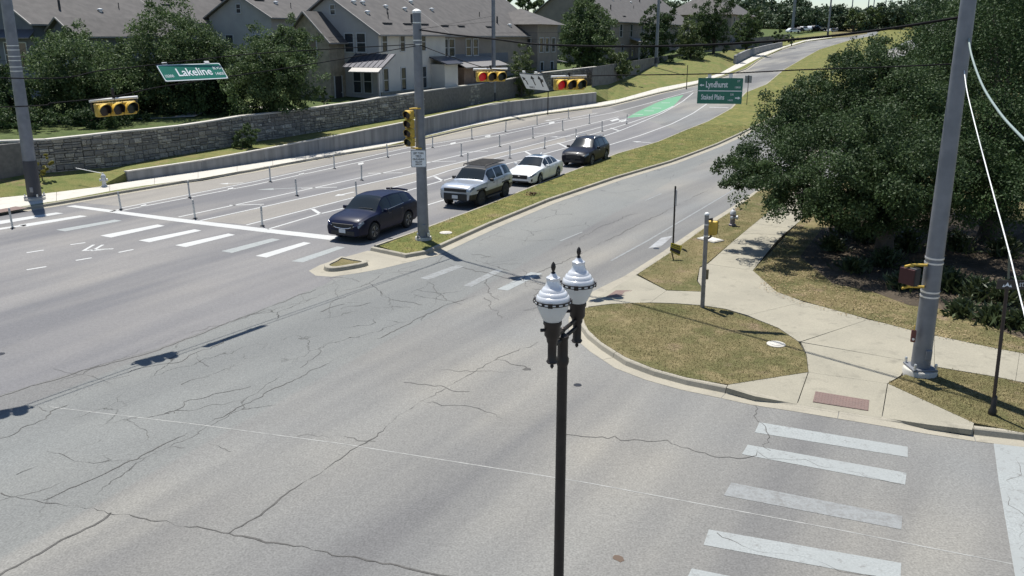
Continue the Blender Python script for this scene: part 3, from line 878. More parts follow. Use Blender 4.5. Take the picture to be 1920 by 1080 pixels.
# random ashlar: narrow columns of courses so that joints do not run through
while w0 < L0[-1] - 0.3:
    cw = rs.uniform(0.9, 1.7)
    w1 = min(L0[-1], w0 + cw)
    hgt = (sal(shi, (w0 + w1) / 2).z - sal(slo, (w0 + w1) / 2).z)
    z = -0.12
    while z < hgt - 0.08:
        ch = min(rs.choice((0.12, 0.16, 0.2, 0.26, 0.32)), hgt - z)
        if hgt - z - ch < 0.08: ch = hgt - z
        x = w0
        while x < w1 - 0.05:
            sl_ = rs.uniform(0.22, 0.75)
            if w1 - x - sl_ < 0.2: sl_ = w1 - x
            stones.append((x, x + sl_, z, z + ch)); x += sl_
        z += ch
    w0 = w1
def stone_frame(w):
    a, b = sal(slo, max(0, w - 0.3)), sal(slo, min(L0[-1], w + 0.3))
    t = (b - a).xy.normalized(); return sal(slo, w), Vector((t.x, t.y, 0))
def unit_stone(seed):
    r_ = random.Random(seed); m = MB()
    j = lambda: r_.uniform(-0.05, 0.05)
    back = [(-.5, .5, -.5), (.5, .5, -.5), (.5, .5, .5), (-.5, .5, .5)]
    mid = [(-.5 + j(), -.2, -.5 + j()), (.5 + j(), -.2, -.5 + j()), (.5 + j(), -.2, .5 + j()), (-.5 + j(), -.2, .5 + j())]
    fr = [(-.43 + j(), -.5 + j(), -.38 + j()), (.43 + j(), -.5 + j(), -.38 + j()), (.43 + j(), -.5 + j(), .38 + j()), (-.43 + j(), -.5 + j(), .38 + j())]
    f = []
    for a, b in ((0, 4), (4, 8)):
        f += [(a + i, a + (i + 1) % 4, b + (i + 1) % 4, b + i) for i in range(4)]
    m.add(back + mid + fr, f + [(8, 9, 10, 11)])
    return m
USM = [unit_stone(i) for i in range(8)]
ume = [q.mesh('stone') for q in USM]
for q in ume: q.materials.append(M_STONE)
def spx(sv):
    p, t = stone_frame((sv[0] + sv[1]) / 2)
    uu = 960 + F * p.x / p.y
    vis = 1.0 if 0 < uu < 1060 else 0.05
    if uu < 60: vis *= 0.8
    return (sv[1] - sv[0]) * (sv[3] - sv[2]) / p.y ** 2 * vis
stones.sort(key=spx, reverse=True)
rest = MB()
for k, (x0, x1, z0, z1) in enumerate(stones):
    p, t = stone_frame((x0 + x1) / 2)
    n = Vector((-t.y, t.x, 0))
    proud = rs.uniform(0.03, 0.075)
    c = p + Vector((0, 0, (z0 + z1) / 2)) - n * (proud - 0.06)
    sx_, sy_, sz_ = x1 - x0 - 0.025, 0.12, z1 - z0 - 0.022
    if k < 300:
        o = link('stone', ume[k % 8], None, wl)
        o.location = c - worg; o.rotation_euler = (0, 0, math.atan2(t.y, t.x)); o.scale = (sx_, sy_, sz_)
    else:
        M = Matrix.Translation(c - worg) @ Matrix.Rotation(math.atan2(t.y, t.x), 4, 'Z') @ Matrix.Diagonal((sx_, sy_, sz_, 1))
        q = USM[k % 8]; rest.add(q.v, q.f, M)
o = rest.build('stones', M_STONE, wl); o['kind'] = 'stuff'
# cap stones: stepped
capb = [0, 94 - 0, 344, 455, 582, 715, 840, 925, 1000, 1118]
def w_of_u(u):
    return float(np.interp(u, US[:j1 + 1], L0))
for a, b in zip([-260, 95, 345, 456, 583, 716, 841, 926, 1001], [95, 345, 456, 583, 716, 841, 926, 1001, 1118]):
    wa, wb = w_of_u(a) + 0.02, w_of_u(b) - 0.02
    nseg = max(2, int((wb - wa) / 2)); m = MB(); vs_ = []
    for i in range(nseg + 1):
        p, t = stone_frame(wa + (wb - wa) * i / nseg); top = sal(shi, wa + (wb - wa) * i / nseg)
        n = Vector((-t.y, t.x, 0)); q = Vector((top.x, top.y, top.z + 0.004)) - worg
        for nn_, zz in ((-0.09, 0), (0.42, 0), (0.42, 0.09), (-0.09, 0.09)): vs_.append(q + n * nn_ + Vector((0, 0, zz)))
    fs = [(i * 4 + k, i * 4 + (k + 1) % 4, i * 4 + 4 + (k + 1) % 4, i * 4 + 4 + k) for i in range(nseg) for k in range(4)] + [(0, 1, 2, 3), (nseg * 4 + 3, nseg * 4 + 2, nseg * 4 + 1, nseg * 4)]
    m.add(vs_, fs); m.build('coping', M_CONC_L, wl)

# ---------------------------------------------------------------- the median
med_out = [G(760, 484.5)] + medR + medR_ext
ml = GP(MED_L)
nose = GP([(690, 472)])
kerb('kerb_median', offs([Vector((p.x, p.y, 0)) for p in [G(700, 466), ] + [q for q in ml[1:] if sval(q) < 300]], 0.0), 'concrete kerb on the far edge of the grass median', 0.12, side=-1, step=3)
kerb('kerb_median', [G(694, 470.5), G(760, 484.5)] + medR[0:] + medR_ext, 'concrete kerb and wide gutter on the near edge of the grass median', 0.42, side=1, step=3)
inner_r = offs([G(760, 484.5)] + medR + medR_ext, 0.16)
inner_l = offs([G(700, 466)] + [q for q in ml[1:]], -0.16)
nose_in = G(712, 467.5)
far_r = [Vector((q.x, q.y, 0)) for q in medR_far[1:]]
poly = [Vector((nose_in.x, nose_in.y, 0))] + inner_r[0:] + far_r + list(reversed(inner_l[1:]))
med_poly = poly
median = sheet('median_grass', poly, 0.142, M_TURF_MED, skirt=0.3); tag(median, 'long raised strip of half dry grass between the carriageways', 'median', kind='structure')
apron = sheet('median_apron', GP([(579, 508), (600, 497), (640, 484), (690, 470), (698, 473), (760, 487), (806, 476), (830, 470), (815, 480), (715, 504), (672, 512), (622, 519), (592, 517)]), 0.0035, M_KERB)
tag(apron, 'pale concrete nose apron in front of the grass median', 'concrete apron', kind='structure')
isl = empty('nose_island', tuple(G(640, 500)), label='tiny kerbed island of dry soil at the median nose', cat='traffic island')
io = Vector(isl.location)
ring = smooth_path(GP([(640, 487), (603, 503), (612, 510.5), (640, 509), (692, 499.5), (690, 494.5), (640, 487)]), 2)
ring = ring[:-1]
def ringoff(ps, k):
    c = sum((Vector(p) for p in ps), Vector()) / len(ps)
    return [p + (c - p).normalized() * k for p in ps]
m = MB(); n_ = len(ring)
layers = [(ring, 0.0), (ringoff(ring, 0.04), 0.13), (ringoff(ring, 0.07), 0.15), (ringoff(ring, 0.24), 0.15), (ringoff(ring, 0.26), 0.05)]
vs_ = [Vector((p.x, p.y, z)) - io for lp, z in layers for p in lp]
fs = [(a * n_ + i, a * n_ + (i + 1) % n_, (a + 1) * n_ + (i + 1) % n_, (a + 1) * n_ + i) for a in range(len(layers) - 1) for i in range(n_)]
m.add(vs_, fs); m.build('kerb', M_KERB, isl)
m = MB(); m.add([Vector((p.x, p.y, 0.11)) - io for p in ringoff(ring, 0.25)], [tuple(range(n_))]); m.build('soil', M_TURF_DRY, isl)

# ---------------------------------------------------------------- near right corner
corner = [(1187, 520), (1150, 538), (1115, 556), (1096, 572), (1086, 598), (1087, 617), (1100, 635), (1127, 657), (1172, 686), (1225, 706), (1287, 723), (1360, 738), (1415, 750), (1475, 759), (1495, 762), (1653, 788), (1665, 790), (1740, 803), (1825, 816), (1920, 827), (2080, 846), (2500, 889)]
chts = [1, 0.5, 0.08, 0.08, 0.6, 1, 1, 1, 1, 1, 1, 1, 0.8, 0.3, 0.08, 0.08, 0.25, 0.8, 1, 1, 1, 1]
cpath = GP(corner)
cpts, ch_ = [], []
kr = [kerbR_ext[1], kerbR_ext[0]] + list(reversed(kerbR))
kpath = [Vector((p.x, p.y, 0)) for p in kr[:-1]] + [Vector((p.x, p.y, 0)) for p in cpath]
khts = [1.0] * (len(kr) - 1) + chts
kerb('kerb_near', kpath, 'concrete kerb and gutter sweeping round the near corner', 0.32, heights=khts, step=3.0)
kb = offs(kpath, 0.165)
# dark bed below the slabs, then grass panels and slabs
bed = sheet('pavement_bed', kb + [Vector((60, 6, 0)), Vector((60, 60, 0)), Vector((45, 90, 0))], -0.02, M_JOINT)
tag(bed, 'ground bed under the near pavement', 'ground', kind='structure')
RT = 0.15
def verge(name, px, label, mat=M_TURF_DRY, extra=None, z=0.16):
    pts = GP(px, z) + [Vector(e) for e in (extra or [])]
    o = sheet(name, pts, z, mat, skirt=0.2); tag(o, label, 'grass', kind='structure'); return pts
ISL = [(1098, 577), (1145, 570.5), (1200, 567.5), (1265, 569.5), (1312, 573), (1360, 580), (1415, 598), (1460, 616), (1497, 641), (1511, 665), (1515, 697), (1365, 720.5), (1320, 713), (1287, 707), (1225, 690), (1172, 668.5), (1127, 640.5), (1103, 618), (1096, 604), (1094, 590)]
isl_pts = verge('corner_lawn', ISL, 'dry oval lawn inside the near corner kerb', M_TURF_DRY, z=0.16)
PARK = [(1196, 514), (1250, 543.5), (1320, 546.5), (1306, 526), (1312, 500), (1325, 494), (1380, 447), (1435, 402), (1475, 369), (1520, 333), (1425, 356), (1378, 392), (1320, 428), (1262, 470)]
park_pts = verge('parkway_strip', PARK, 'dry grass strip between the kerb and the pavement, with hydrant', M_TURF_DRY)
TRI = [(1666, 719), (1696, 703), (1752, 688), (1872, 708), (1920, 718), (2080, 748), (2080, 832), (1920, 811), (1828, 793)]
tri_pts = verge('pole_verge', TRI, 'patchy grass verge round the foot of the right signal pole', M_TURF_DRY)
RV = [(1536, 384), (1497, 417), (1412, 507), (1457, 547), (1503, 563), (1566, 581), (1640, 600.5), (1712, 619.5), (1752, 628), (1870, 653), (1920, 662), (2080, 694)]
rv_pts = verge('oak_verge', RV, 'dry leaf littered grass under the oak trees', M_TURF_DRY, extra=[(60, 20, 0), (75, 110, 0), (kerbR_ext[1].x + 3, kerbR_ext[1].y - 1.5, 0)])
pv = empty('pavement_near', (0, 0, 0), label='weathered concrete pavement and kerb ramps at the near corner', cat='pavement'); tag(pv, kind='structure')
def slab(px, mat=None):
    pts = [G(q[0], q[1], q[2] if len(q) > 2 else RT) for q in px]
    # keep the order, shrink towards the middle a little
    m = MB(); c = sum(pts, Vector()) / len(pts)
    pts = [p + (Vector((c.x - p.x, c.y - p.y, 0))).normalized() * 0.006 for p in pts]
    bm = bmesh.new(); f = bm.faces.new([bm.verts.new(p) for p in pts]); bm.normal_update()
    if f.normal.z < 0: f.normal_flip()
    bmesh.ops.triangulate(bm, faces=[f])
    ed = [e for e in bm.edges if e.is_boundary]
    r_ = bmesh.ops.extrude_edge_only(bm, edges=ed)
    for v in [g for g in r_['geom'] if isinstance(g, bmesh.types.BMVert)]: v.co.z -= 0.12
    me = bpy.data.meshes.new('slab'); bm.to_mesh(me); bm.free()
    return link('slab', me, mat or M_CONC, pv)
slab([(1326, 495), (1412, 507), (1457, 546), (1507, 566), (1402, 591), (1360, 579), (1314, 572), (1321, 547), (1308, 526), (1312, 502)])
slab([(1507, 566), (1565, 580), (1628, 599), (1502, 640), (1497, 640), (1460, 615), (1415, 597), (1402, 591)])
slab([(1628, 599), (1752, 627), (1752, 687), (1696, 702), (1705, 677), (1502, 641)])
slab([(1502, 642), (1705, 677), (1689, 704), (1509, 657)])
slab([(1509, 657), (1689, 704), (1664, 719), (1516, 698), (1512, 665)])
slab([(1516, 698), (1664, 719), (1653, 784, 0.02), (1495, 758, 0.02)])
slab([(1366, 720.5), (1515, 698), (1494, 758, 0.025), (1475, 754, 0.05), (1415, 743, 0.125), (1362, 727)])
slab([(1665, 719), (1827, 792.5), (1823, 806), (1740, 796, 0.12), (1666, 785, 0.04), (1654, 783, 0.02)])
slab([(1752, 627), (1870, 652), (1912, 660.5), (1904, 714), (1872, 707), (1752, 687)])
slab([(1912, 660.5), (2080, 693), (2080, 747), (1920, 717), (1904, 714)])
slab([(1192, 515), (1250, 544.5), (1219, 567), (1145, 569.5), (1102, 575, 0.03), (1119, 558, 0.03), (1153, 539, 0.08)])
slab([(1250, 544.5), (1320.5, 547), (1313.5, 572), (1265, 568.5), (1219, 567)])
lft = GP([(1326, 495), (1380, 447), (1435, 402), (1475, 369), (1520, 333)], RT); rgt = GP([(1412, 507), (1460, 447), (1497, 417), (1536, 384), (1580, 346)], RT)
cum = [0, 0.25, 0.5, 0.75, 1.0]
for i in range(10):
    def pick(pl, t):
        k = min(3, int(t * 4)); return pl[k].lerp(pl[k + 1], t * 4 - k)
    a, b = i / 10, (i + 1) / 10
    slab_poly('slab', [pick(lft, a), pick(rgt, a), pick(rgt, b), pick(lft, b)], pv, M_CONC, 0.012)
# tactile mats with domes
def tactile(px, zs, nu, nv):
    c = [G(u, v, z + 0.008) for (u, v), z in zip(px, zs)]
    m = MB(); m.extr(c, (0, 0, -0.03))
    o = m.build('tactile_paving', M_RED_TACT, pv)
    d = MB()
    for i in range(nu):
        for j in range(nv):
            a, b = (i + 0.5) / nu, (j + 0.5) / nv
            p = c[0].lerp(c[1], a).lerp(c[3].lerp(c[2], a), b)
            d.lathe([(0.022, 0.0), (0.013, 0.008)], 6, Matrix.Translation(p))
    q = d.build('dome', pm('red_dome', (0.195, 0.130, 0.112), 0.85), o); q['kind'] = 'stuff'
tactile([(1529, 733.5), (1630, 750), (1628, 769.5), (1524, 753)], [0.075, 0.075, 0.045, 0.045], 18, 6)
tactile([(1136, 556.5), (1155, 544), (1187, 544.5), (1170, 557.5)], [0.06, 0.09, 0.10, 0.08], 8, 8)
# covers and pads
def cover(name, u, v, rx, label, mat, parent=None, z=0.165, flat=1.0):
    p = G(u, v, z); root = empty(name, tuple(p), label=label, cat='manhole cover')
    MB().lathe([(rx, -0.05), (rx, 0.012), (rx - 0.02, 0.022)], 28).build('frame', M_CONC_L if mat is M_CONC_L else M_KERB, root, smooth=30)
    mm = MB(); mm.lathe([(rx - 0.09, 0.015), (rx - 0.09, 0.03), (rx - 0.11, 0.034)], 28); mm.build('lid', mat, root, smooth=30)
    return root
cover('manhole_cover', 1455, 645.5, 0.25, 'white oval utility lid in the corner lawn', M_CONC_L)
cover('manhole_cover', 836, 436.5, 0.27, 'pale round utility lid in the median grass', M_CONC_L, z=0.15)
pad = empty('utility_box', tuple(G(1332, 450, 0.165)), rz=R(35), label='flat white utility box lid in grass behind the push button post', cat='utility box')
MB().box((0, 0, 0.0), (0.62, 0.95, 0.10)).build('collar', M_CONC_L, pad, bevel=0.03)
MB().box((0, 0, 0.055), (0.50, 0.82, 0.03)).build('lid', pm('pad_white', (0.55, 0.53, 0.49), 0.8, 0, (0.46, 0.44, 0.40), 6), pad, bevel=0.008)

# ================================================================== VEHICLES
M_GLASS = pm('car_glass', (0.012, 0.016, 0.018), 0.08, 0, spec=0.45)
M_TRIM = pm('black_trim', (0.014, 0.014, 0.015), 0.55)
M_TYRE = pm('tyre', (0.018, 0.018, 0.018), 0.85)
M_RIM = pm('alloy', (0.42, 0.43, 0.44), 0.3, 0.9)
M_RIM_DK = pm('dark_alloy', (0.05, 0.05, 0.052), 0.4, 0.6)
M_LAMP = pm('lamp_glass', (0.22, 0.225, 0.235), 0.15, 0.3, coat=0.6)
M_LAMP_ON = pm('lit_lamp', (0.9, 0.9, 0.88), 0.2, emit=(1, 0.96, 0.9), es=1.2)
M_TAIL = pm('tail_lamp', (0.25, 0.01, 0.012), 0.2, coat=0.5)
M_PLATE = pm('licence_plate', (0.55, 0.56, 0.57), 0.5)
M_CHROME = pm('chrome', (0.75, 0.75, 0.76), 0.12, 1.0)
M_INT = pm('car_interior', (0.10, 0.095, 0.085), 0.8)
def wheel(parent, x, y, rad, wid, rim_mat, side, spokes=5):
    t = MB()
    t.lathe([(rad * 0.66, -wid / 2), (rad * 0.93, -wid / 2), (rad, -wid / 2 + 0.035), (rad, wid / 2 - 0.035), (rad * 0.93, wid / 2), (rad * 0.66, wid / 2)], 28, Matrix.Rotation(R(-90) * side, 4, 'X') if True else None)
    w = t.build('wheel', M_TYRE, parent, smooth=35); w.location = (x, y, rad)
    q = MB(); Mx = Matrix.Rotation(R(-90) * side, 4, 'X')
    q.lathe([(rad * 0.66, -wid / 2 + 0.02), (rad * 0.66, wid / 2 - 0.005), (rad * 0.60, wid / 2 + 0.002), (rad * 0.585, wid / 2 - 0.06)], 28, Mx, cap=False)
    q.lathe([(rad * 0.15, wid / 2 - 0.06), (rad * 0.15, wid / 2 - 0.015), (rad * 0.10, wid / 2 - 0.008)], 14, Mx)
    for k in range(spokes):
        a = 2 * math.pi * k / spokes
        for da in (-0.16, 0.16):
            p0 = Vector((rad * 0.1 * math.cos(a), rad * 0.1 * math.sin(a), wid / 2 - 0.03)); p1 = Vector((rad * 0.61 * math.cos(a + da), rad * 0.61 * math.sin(a + da), wid / 2 - 0.02))
            q.tube([p0, p1], [0.032, 0.026], 6, M=Mx)
    q.build('rim', rim_mat, w, smooth=35)
    d = MB(); d.lathe([(rad * 0.6, wid / 2 - 0.10), (0.02, wid / 2 - 0.09)], 20, Mx); d.build('brake_disc', M_TRIM, w)
    return w
def car(name, S, loc, yaw, label, paint_mat):
    root = empty(name, loc, yaw, label, 'car', 'cars waiting beside the median')
    L_, W_ = S['L'], S['W']
    xf, xr = S['wf'], S['wr']; ra = S['r'] + S.get('gap', 0.06); rw_ = S['r']
    top, belt, pw, tw = S['top'], S['belt'], S['plan'], S['tw']
    ip = lambda T, x: float(np.interp(x, [q[0] for q in T], [q[1] for q in T]))
    def sm(T, x, h=0.07): return (ip(T, x - h) + 2 * ip(T, x) + ip(T, x + h)) / 4
    xs = set(np.linspace(-L_ / 2, L_ / 2, 45).round(4).tolist())
    for xc in (xf, xr):
        for k in range(-6, 7): xs.add(round(xc + ra * math.sin(k / 6 * math.pi / 2), 4))
    marks = [S['cowl'], S['rooff'], S['roofr'], S['tail']] + [q for r_ in S['win'] for q in r_] + S.get('marks', [])
    for q in marks: xs.add(round(q, 4))
    xs |= {round(L_ / 2 - 0.02, 4), round(L_ / 2 - 0.05, 4), round(L_ / 2 - 0.09, 4), round(-L_ / 2 + 0.03, 4), round(-L_ / 2 + 0.08, 4)}
    xs = sorted(x for x in xs if -L_ / 2 - 1e-6 <= x <= L_ / 2 + 1e-6)
    keep = [xs[0]]
    for x in xs[1:]:
        if x - keep[-1] > 0.012: keep.append(x)
    xs = keep
    zf0 = S['floor']
    rings = []
    for x in xs:
        zt_ = sm(top, x); zb = min(sm(belt, x, 0.1), zt_ - 0.012); w = ip(pw, x) * W_ / 2; wt_ = min(sm(tw, x), w - 0.02)
        zf = zf0
        for xc in (xf, xr):
            if abs(x - xc) < ra: zf = max(zf, rw_ + math.sqrt(ra * ra - (x - xc) ** 2))
        # front and rear ends curl up a little
        e = min(1.0, (L_ / 2 - abs(x)) / 0.25); zf = max(zf, zf0 + (1 - e) * 0.06)
        z1, z2 = zf, min(max(zf0 + 0.10, zf + 0.015), zb - 0.10)
        z2 = max(z2, zf + 0.005)
        z3 = min(max(zf0 + 0.33, z2 + 0.02), zb - 0.05); z3 = max(z3, z2 + 0.004)
        z4 = max(zb - 0.10, z3 + 0.004)
        e8z = zt_ - S.get('crown', 0.045) * min(1.0, (zt_ - zb) / 0.08 + 0.25)
        e8z = max(e8z, zb + 0.006)
        p5 = (w - 0.035, zb); p8 = (wt_, e8z)
        l = lambda t: (p5[0] + (p8[0] - p5[0]) * t, p5[1] + (p8[1] - p5[1]) * t)
        bow = lambda q, k: (q[0] + k, q[1])
        rings.append([(0, z1), (w - 0.10, z1), (w - 0.03, z2), (w, z3), (w - 0.004, z4), p5, l(0.10), bow(l(0.55), 0.02 if zt_ - zb > 0.25 else 0), l(0.90), p8, (wt_ * 0.62, zt_ - 0.012), (0, zt_)])
    nr = len(rings[0])
    V, idx = [], {}
    for i, x in enumerate(xs):
        for s_ in (1, -1):
            for j, (y, z) in enumerate(rings[i]):
                if s_ == -1 and (j == 0 or j == nr - 1): idx[(i, -1, j)] = idx[(i, 1, j)]; continue
                idx[(i, s_, j)] = len(V); V.append((x, s_ * y, z))
    parts = {}
    def part_of(xm, j, s_, i):
        if S['rooff'] < xm < S['cowl'] and j in (9, 10): return 'windscreen'
        if S['tail'] < xm < S['roofr'] and j in (9, 10): return 'rear_window'
        if j in (6, 7):
            for a, b in S['win']:
                if a < xm < b: return 'side_window'
        if j in (9, 10) and S.get('sunroof') and S['sunroof'][0] < xm < S['sunroof'][1] and j == 10: return 'sunroof'
        if j in (6, 7, 8, 9, 10, 5) and S.get('blackroof') and S['roofr'] - 0.9 < xm < S['rooff'] + 0.3 and j in (9, 10): return 'roof_panel'
        if j in S.get('hl_j', (3, 4)) and xm > L_ / 2 - S.get('hl', 0.42) and xm < L_ / 2 - 0.015: return 'headlight'
        if j in (4, 5) and xm < -L_ / 2 + 0.22: return 'tail_light'
        if j in (1, 2) and (S.get('clad') or j == 1): return 'sill'
        if j == 0: return 'underside'
        return 'body'
    for i in range(len(xs) - 1):
        xm = (xs[i] + xs[i + 1]) / 2
        for s_ in (1, -1):
            for j in range(nr - 1):
                f = (idx[(i, s_, j)], idx[(i + 1, s_, j)], idx[(i + 1, s_, j + 1)], idx[(i, s_, j + 1)])
                pn = part_of(xm, j, s_, i)
                if pn in ('side_window', 'headlight', 'tail_light', 'sill'): pn = (pn, s_)
                parts.setdefault(pn, []).append(f)
    for i in (0, len(xs) - 1):
        for j in range(nr - 1):
            a, b, c, d = idx[(i, 1, j)], idx[(i, -1, j)], idx[(i, -1, j + 1)], idx[(i, 1, j + 1)]
            f = tuple(dict.fromkeys((a, b, c, d)))
            if len(f) > 2: parts.setdefault('body', []).append(f)
    mats = {'body': paint_mat, 'windscreen': M_GLASS, 'rear_window': M_GLASS, 'side_window': M_GLASS, 'sunroof': M_GLASS, 'roof_panel': M_TRIM, 'headlight': S.get('hlmat', M_LAMP), 'tail_light': M_TAIL, 'sill': M_TRIM if S.get('clad', True) else paint_mat, 'underside': M_TRIM}
    for key, fl in parts.items():
        nm = key[0] if isinstance(key, tuple) else key
        used = sorted({q for f in fl for q in f}); mp = {q: k for k, q in enumerate(used)}
        m = MB(); m.add([V[q] for q in used], [tuple(mp[q] for q in f) for f in fl])
        o = m.build(nm, mats[nm], root, smooth=38)
    for x, nm in ((xf, 'f'), (xr, 'r')):
        for s_ in (1, -1): wheel(root, x, s_ * (W_ / 2 - 0.12), rw_, 0.23, S.get('rim', M_RIM), s_, S.get('spokes', 5))
    # cabin interior seen through nothing, kept for solidity; mirrors, grille, plate
    for s_ in (1, -1):
        mi = MB(); mx = S['cowl'] - 0.42; mz = ip(belt, mx) + 0.07
        mi.box((0, 0, 0), (0.12, 0.21, 0.15)); o = mi.build('mirror', S.get('mirror', paint_mat), root, smooth=50, bevel=0.035, seg=3)
        o.location = (mx, s_ * (W_ / 2 + 0.09), mz)
        g_ = MB(); g_.box((-0.063, 0, 0), (0.006, 0.17, 0.11)); g_.build('mirror_glass', M_CHROME, o)
        for hx in S['handles']:
            MB().box((hx, s_ * (W_ / 2 + 0.006), ip(belt, hx) - 0.13), (0.20, 0.025, 0.03)).build('door_handle', S.get('handle', paint_mat), root, bevel=0.01)
        for dx in S['doors']:   # door shut lines
            MB().box((dx, s_ * (W_ / 2 - 0.001), (zf0 + 0.32 + ip(belt, dx)) / 2), (0.012, 0.008, ip(belt, dx) - zf0 - 0.42)).build('door_seam', M_TRIM, root)
    for nm, (x, y, z), d, mt in S['front']:
        MB().box((0, 0, 0), d).build(nm, mt, root, bevel=min(d) * 0.3).location = (x, y, z)
    for nm, pts, r_, mt in S.get('rods', []):
        MB().tube(pts, r_, 8).build(nm, mt, root, smooth=50)
    return root
hw = 0.935
PA1 = pm('midnight_blue_paint', (0.005, 0.008, 0.028), 0.4, 0.0, coat=0.05, spec=0.18)
PA2 = pm('silver_paint', (0.36, 0.39, 0.43), 0.34, 0.45, coat=0.8)
PA3 = pm('white_paint', (0.66, 0.665, 0.66), 0.35, 0.0, coat=0.8)
PA4 = pm('black_blue_paint', (0.005, 0.006, 0.013), 0.4, 0.0, coat=0.05, spec=0.18)
plan = lambda L_, n=0.70: [(-L_ / 2, 0.80), (-L_ / 2 + 0.06, 0.88), (-L_ / 2 + 0.25, 0.95), (-L_ / 2 + 0.8, 1.0), (L_ / 2 - 1.0, 1.0), (L_ / 2 - 0.45, 0.965), (L_ / 2 - 0.16, 0.88), (L_ / 2 - 0.05, n + 0.07), (L_ / 2, n)]
S1 = dict(L=4.74, W=1.88, wf=1.40, wr=-1.29, r=0.37, floor=0.24, cowl=1.08, rooff=0.32, roofr=-1.88, tail=-2.16, crown=0.05,
  top=[(-2.37, 0.95), (-2.33, 1.08), (-2.16, 1.18), (-1.92, 1.46), (-1.75, 1.56), (-1.2, 1.65), (-0.4, 1.71), (0.28, 1.68), (0.5, 1.60), (1.08, 1.16), (1.5, 1.12), (2.0, 1.04), (2.24, 0.95), (2.35, 0.84), (2.37, 0.72)],
  belt=[(-2.37, 0.90), (-2.1, 1.12), (-1.2, 1.14), (0, 1.08), (0.9, 1.05), (1.7, 1.00), (2.2, 0.88), (2.37, 0.70)],
  plan=plan(4.74, 0.78), tw=[(-2.37, 0.62), (-2.1, 0.68), (-1.7, 0.60), (-0.3, 0.64), (0.3, 0.63), (1.08, 0.78), (1.7, 0.78), (2.2, 0.70), (2.37, 0.56)],
  win=[(-1.52, -0.98), (-0.93, -0.02), (0.04, 0.70)], handles=[-0.75, 0.2], doors=[-1.0, 0.01, 0.98], hl=0.36, hlmat=M_LAMP, hl_j=(4,), rim=M_RIM, handle=M_TRIM, mirror=PA1,
  front=[('grille', (2.35, 0, 0.70), (0.08, 1.05, 0.20), M_TRIM), ('lower_grille', (2.345, 0, 0.42), (0.08, 1.15, 0.20), M_TRIM), ('licence_plate', (2.40, 0, 0.50), (0.02, 0.32, 0.16), M_PLATE), ('fog_lamp', (2.30, 0.70, 0.64), (0.06, 0.10, 0.08), M_LAMP_ON), ('wiper', (1.0, 0.25, 1.225), (0.03, 0.7, 0.02), M_TRIM)],
  rods=[('chrome_strip', [(2.19, -0.82, 0.86), (2.345, -0.62, 0.74), (2.39, -0.3, 0.625), (2.395, 0, 0.605), (2.39, 0.3, 0.625), (2.345, 0.62, 0.74), (2.19, 0.82, 0.86)], 0.020, M_CHROME), ('antenna_fin', [(-1.3, 0, 1.63), (-1.45, 0, 1.72), (-1.5, 0, 1.62)], 0.02, M_TRIM), ('spoiler', [(-1.86, -0.55, 1.57), (-1.98, 0, 1.58), (-1.86, 0.55, 1.57)], 0.045, PA1)] + [('window_trim', [(-1.66, s_ * 0.85, 1.20), (-0.4, s_ * 0.89, 1.145), (0.75, s_ * 0.895, 1.09)], 0.010, M_CHROME) for s_ in (1, -1)])
S2 = dict(L=4.95, W=1.98, wf=1.50, wr=-1.35, r=0.415, gap=0.09, floor=0.40, cowl=0.98, rooff=0.42, roofr=-2.02, tail=-2.30, crown=0.035,
  top=[(-2.475, 1.08), (-2.40, 1.20), (-2.28, 1.25), (-2.0, 1.70), (-1.7, 1.78), (-0.5, 1.80), (0.40, 1.76), (0.98, 1.26), (1.1, 1.22), (2.0, 1.20), (2.34, 1.15), (2.45, 1.07), (2.475, 0.98)],
  belt=[(-2.475, 1.02), (-2.2, 1.18), (-1.5, 1.24), (-0.9, 1.18), (0.9, 1.16), (1.7, 1.13), (2.3, 1.07), (2.475, 0.93)],
  plan=plan(4.95, 0.80), tw=[(-2.475, 0.70), (-2.2, 0.76), (-1.9, 0.68), (0.4, 0.68), (0.98, 0.80), (2.0, 0.80), (2.475, 0.66)],
  win=[(-2.02, -1.28), (-1.08, -0.28), (-0.20, 0.62)], handles=[-0.92, 0.1], doors=[-1.2, -0.24, 0.92], hl=0.30, hl_j=(4, 5), clad=True, rim=M_RIM_DK, spokes=6, handle=M_TRIM, mirror=M_TRIM, blackroof=True,
  front=[('grille', (2.45, 0, 0.93), (0.10, 1.25, 0.17), M_TRIM), ('lower_grille', (2.44, 0, 0.60), (0.12, 1.30, 0.34), M_TRIM), ('licence_plate', (2.52, 0, 0.60), (0.02, 0.32, 0.17), M_PLATE), ('tow_plate', (2.50, 0.02, 0.40), (0.04, 0.22, 0.09), M_STEEL), ('fender_flare', (1.50, 0.985, 0.90), (1.0, 0.06, 0.07), M_TRIM), ('fender_flare', (-1.35, 0.985, 0.90), (1.0, 0.06, 0.07), M_TRIM), ('fender_flare', (1.50, -0.985, 0.90), (1.0, 0.06, 0.07), M_TRIM), ('fender_flare', (-1.35, -0.985, 0.90), (1.0, 0.06, 0.07), M_TRIM), ('running_board', (0.08, 0.94, 0.40), (1.7, 0.16, 0.07), M_TRIM), ('running_board', (0.08, -0.94, 0.40), (1.7, 0.16, 0.07), M_TRIM)],
  rods=[('roof_rack', [(0.35, -0.62, 1.80), (0.30, -0.64, 1.90), (-1.85, -0.64, 1.90), (-1.9, 0, 1.90), (-1.85, 0.64, 1.90), (0.30, 0.64, 1.90), (0.35, 0.62, 1.80)], 0.028, M_TRIM)] + [('rack_slat', [(x, -0.62, 1.895), (x, 0.62, 1.895)], 0.022, M_TRIM) for x in (-1.7, -1.45, -1.2, -0.95, -0.7, -0.45, -0.2, 0.05, 0.28)])
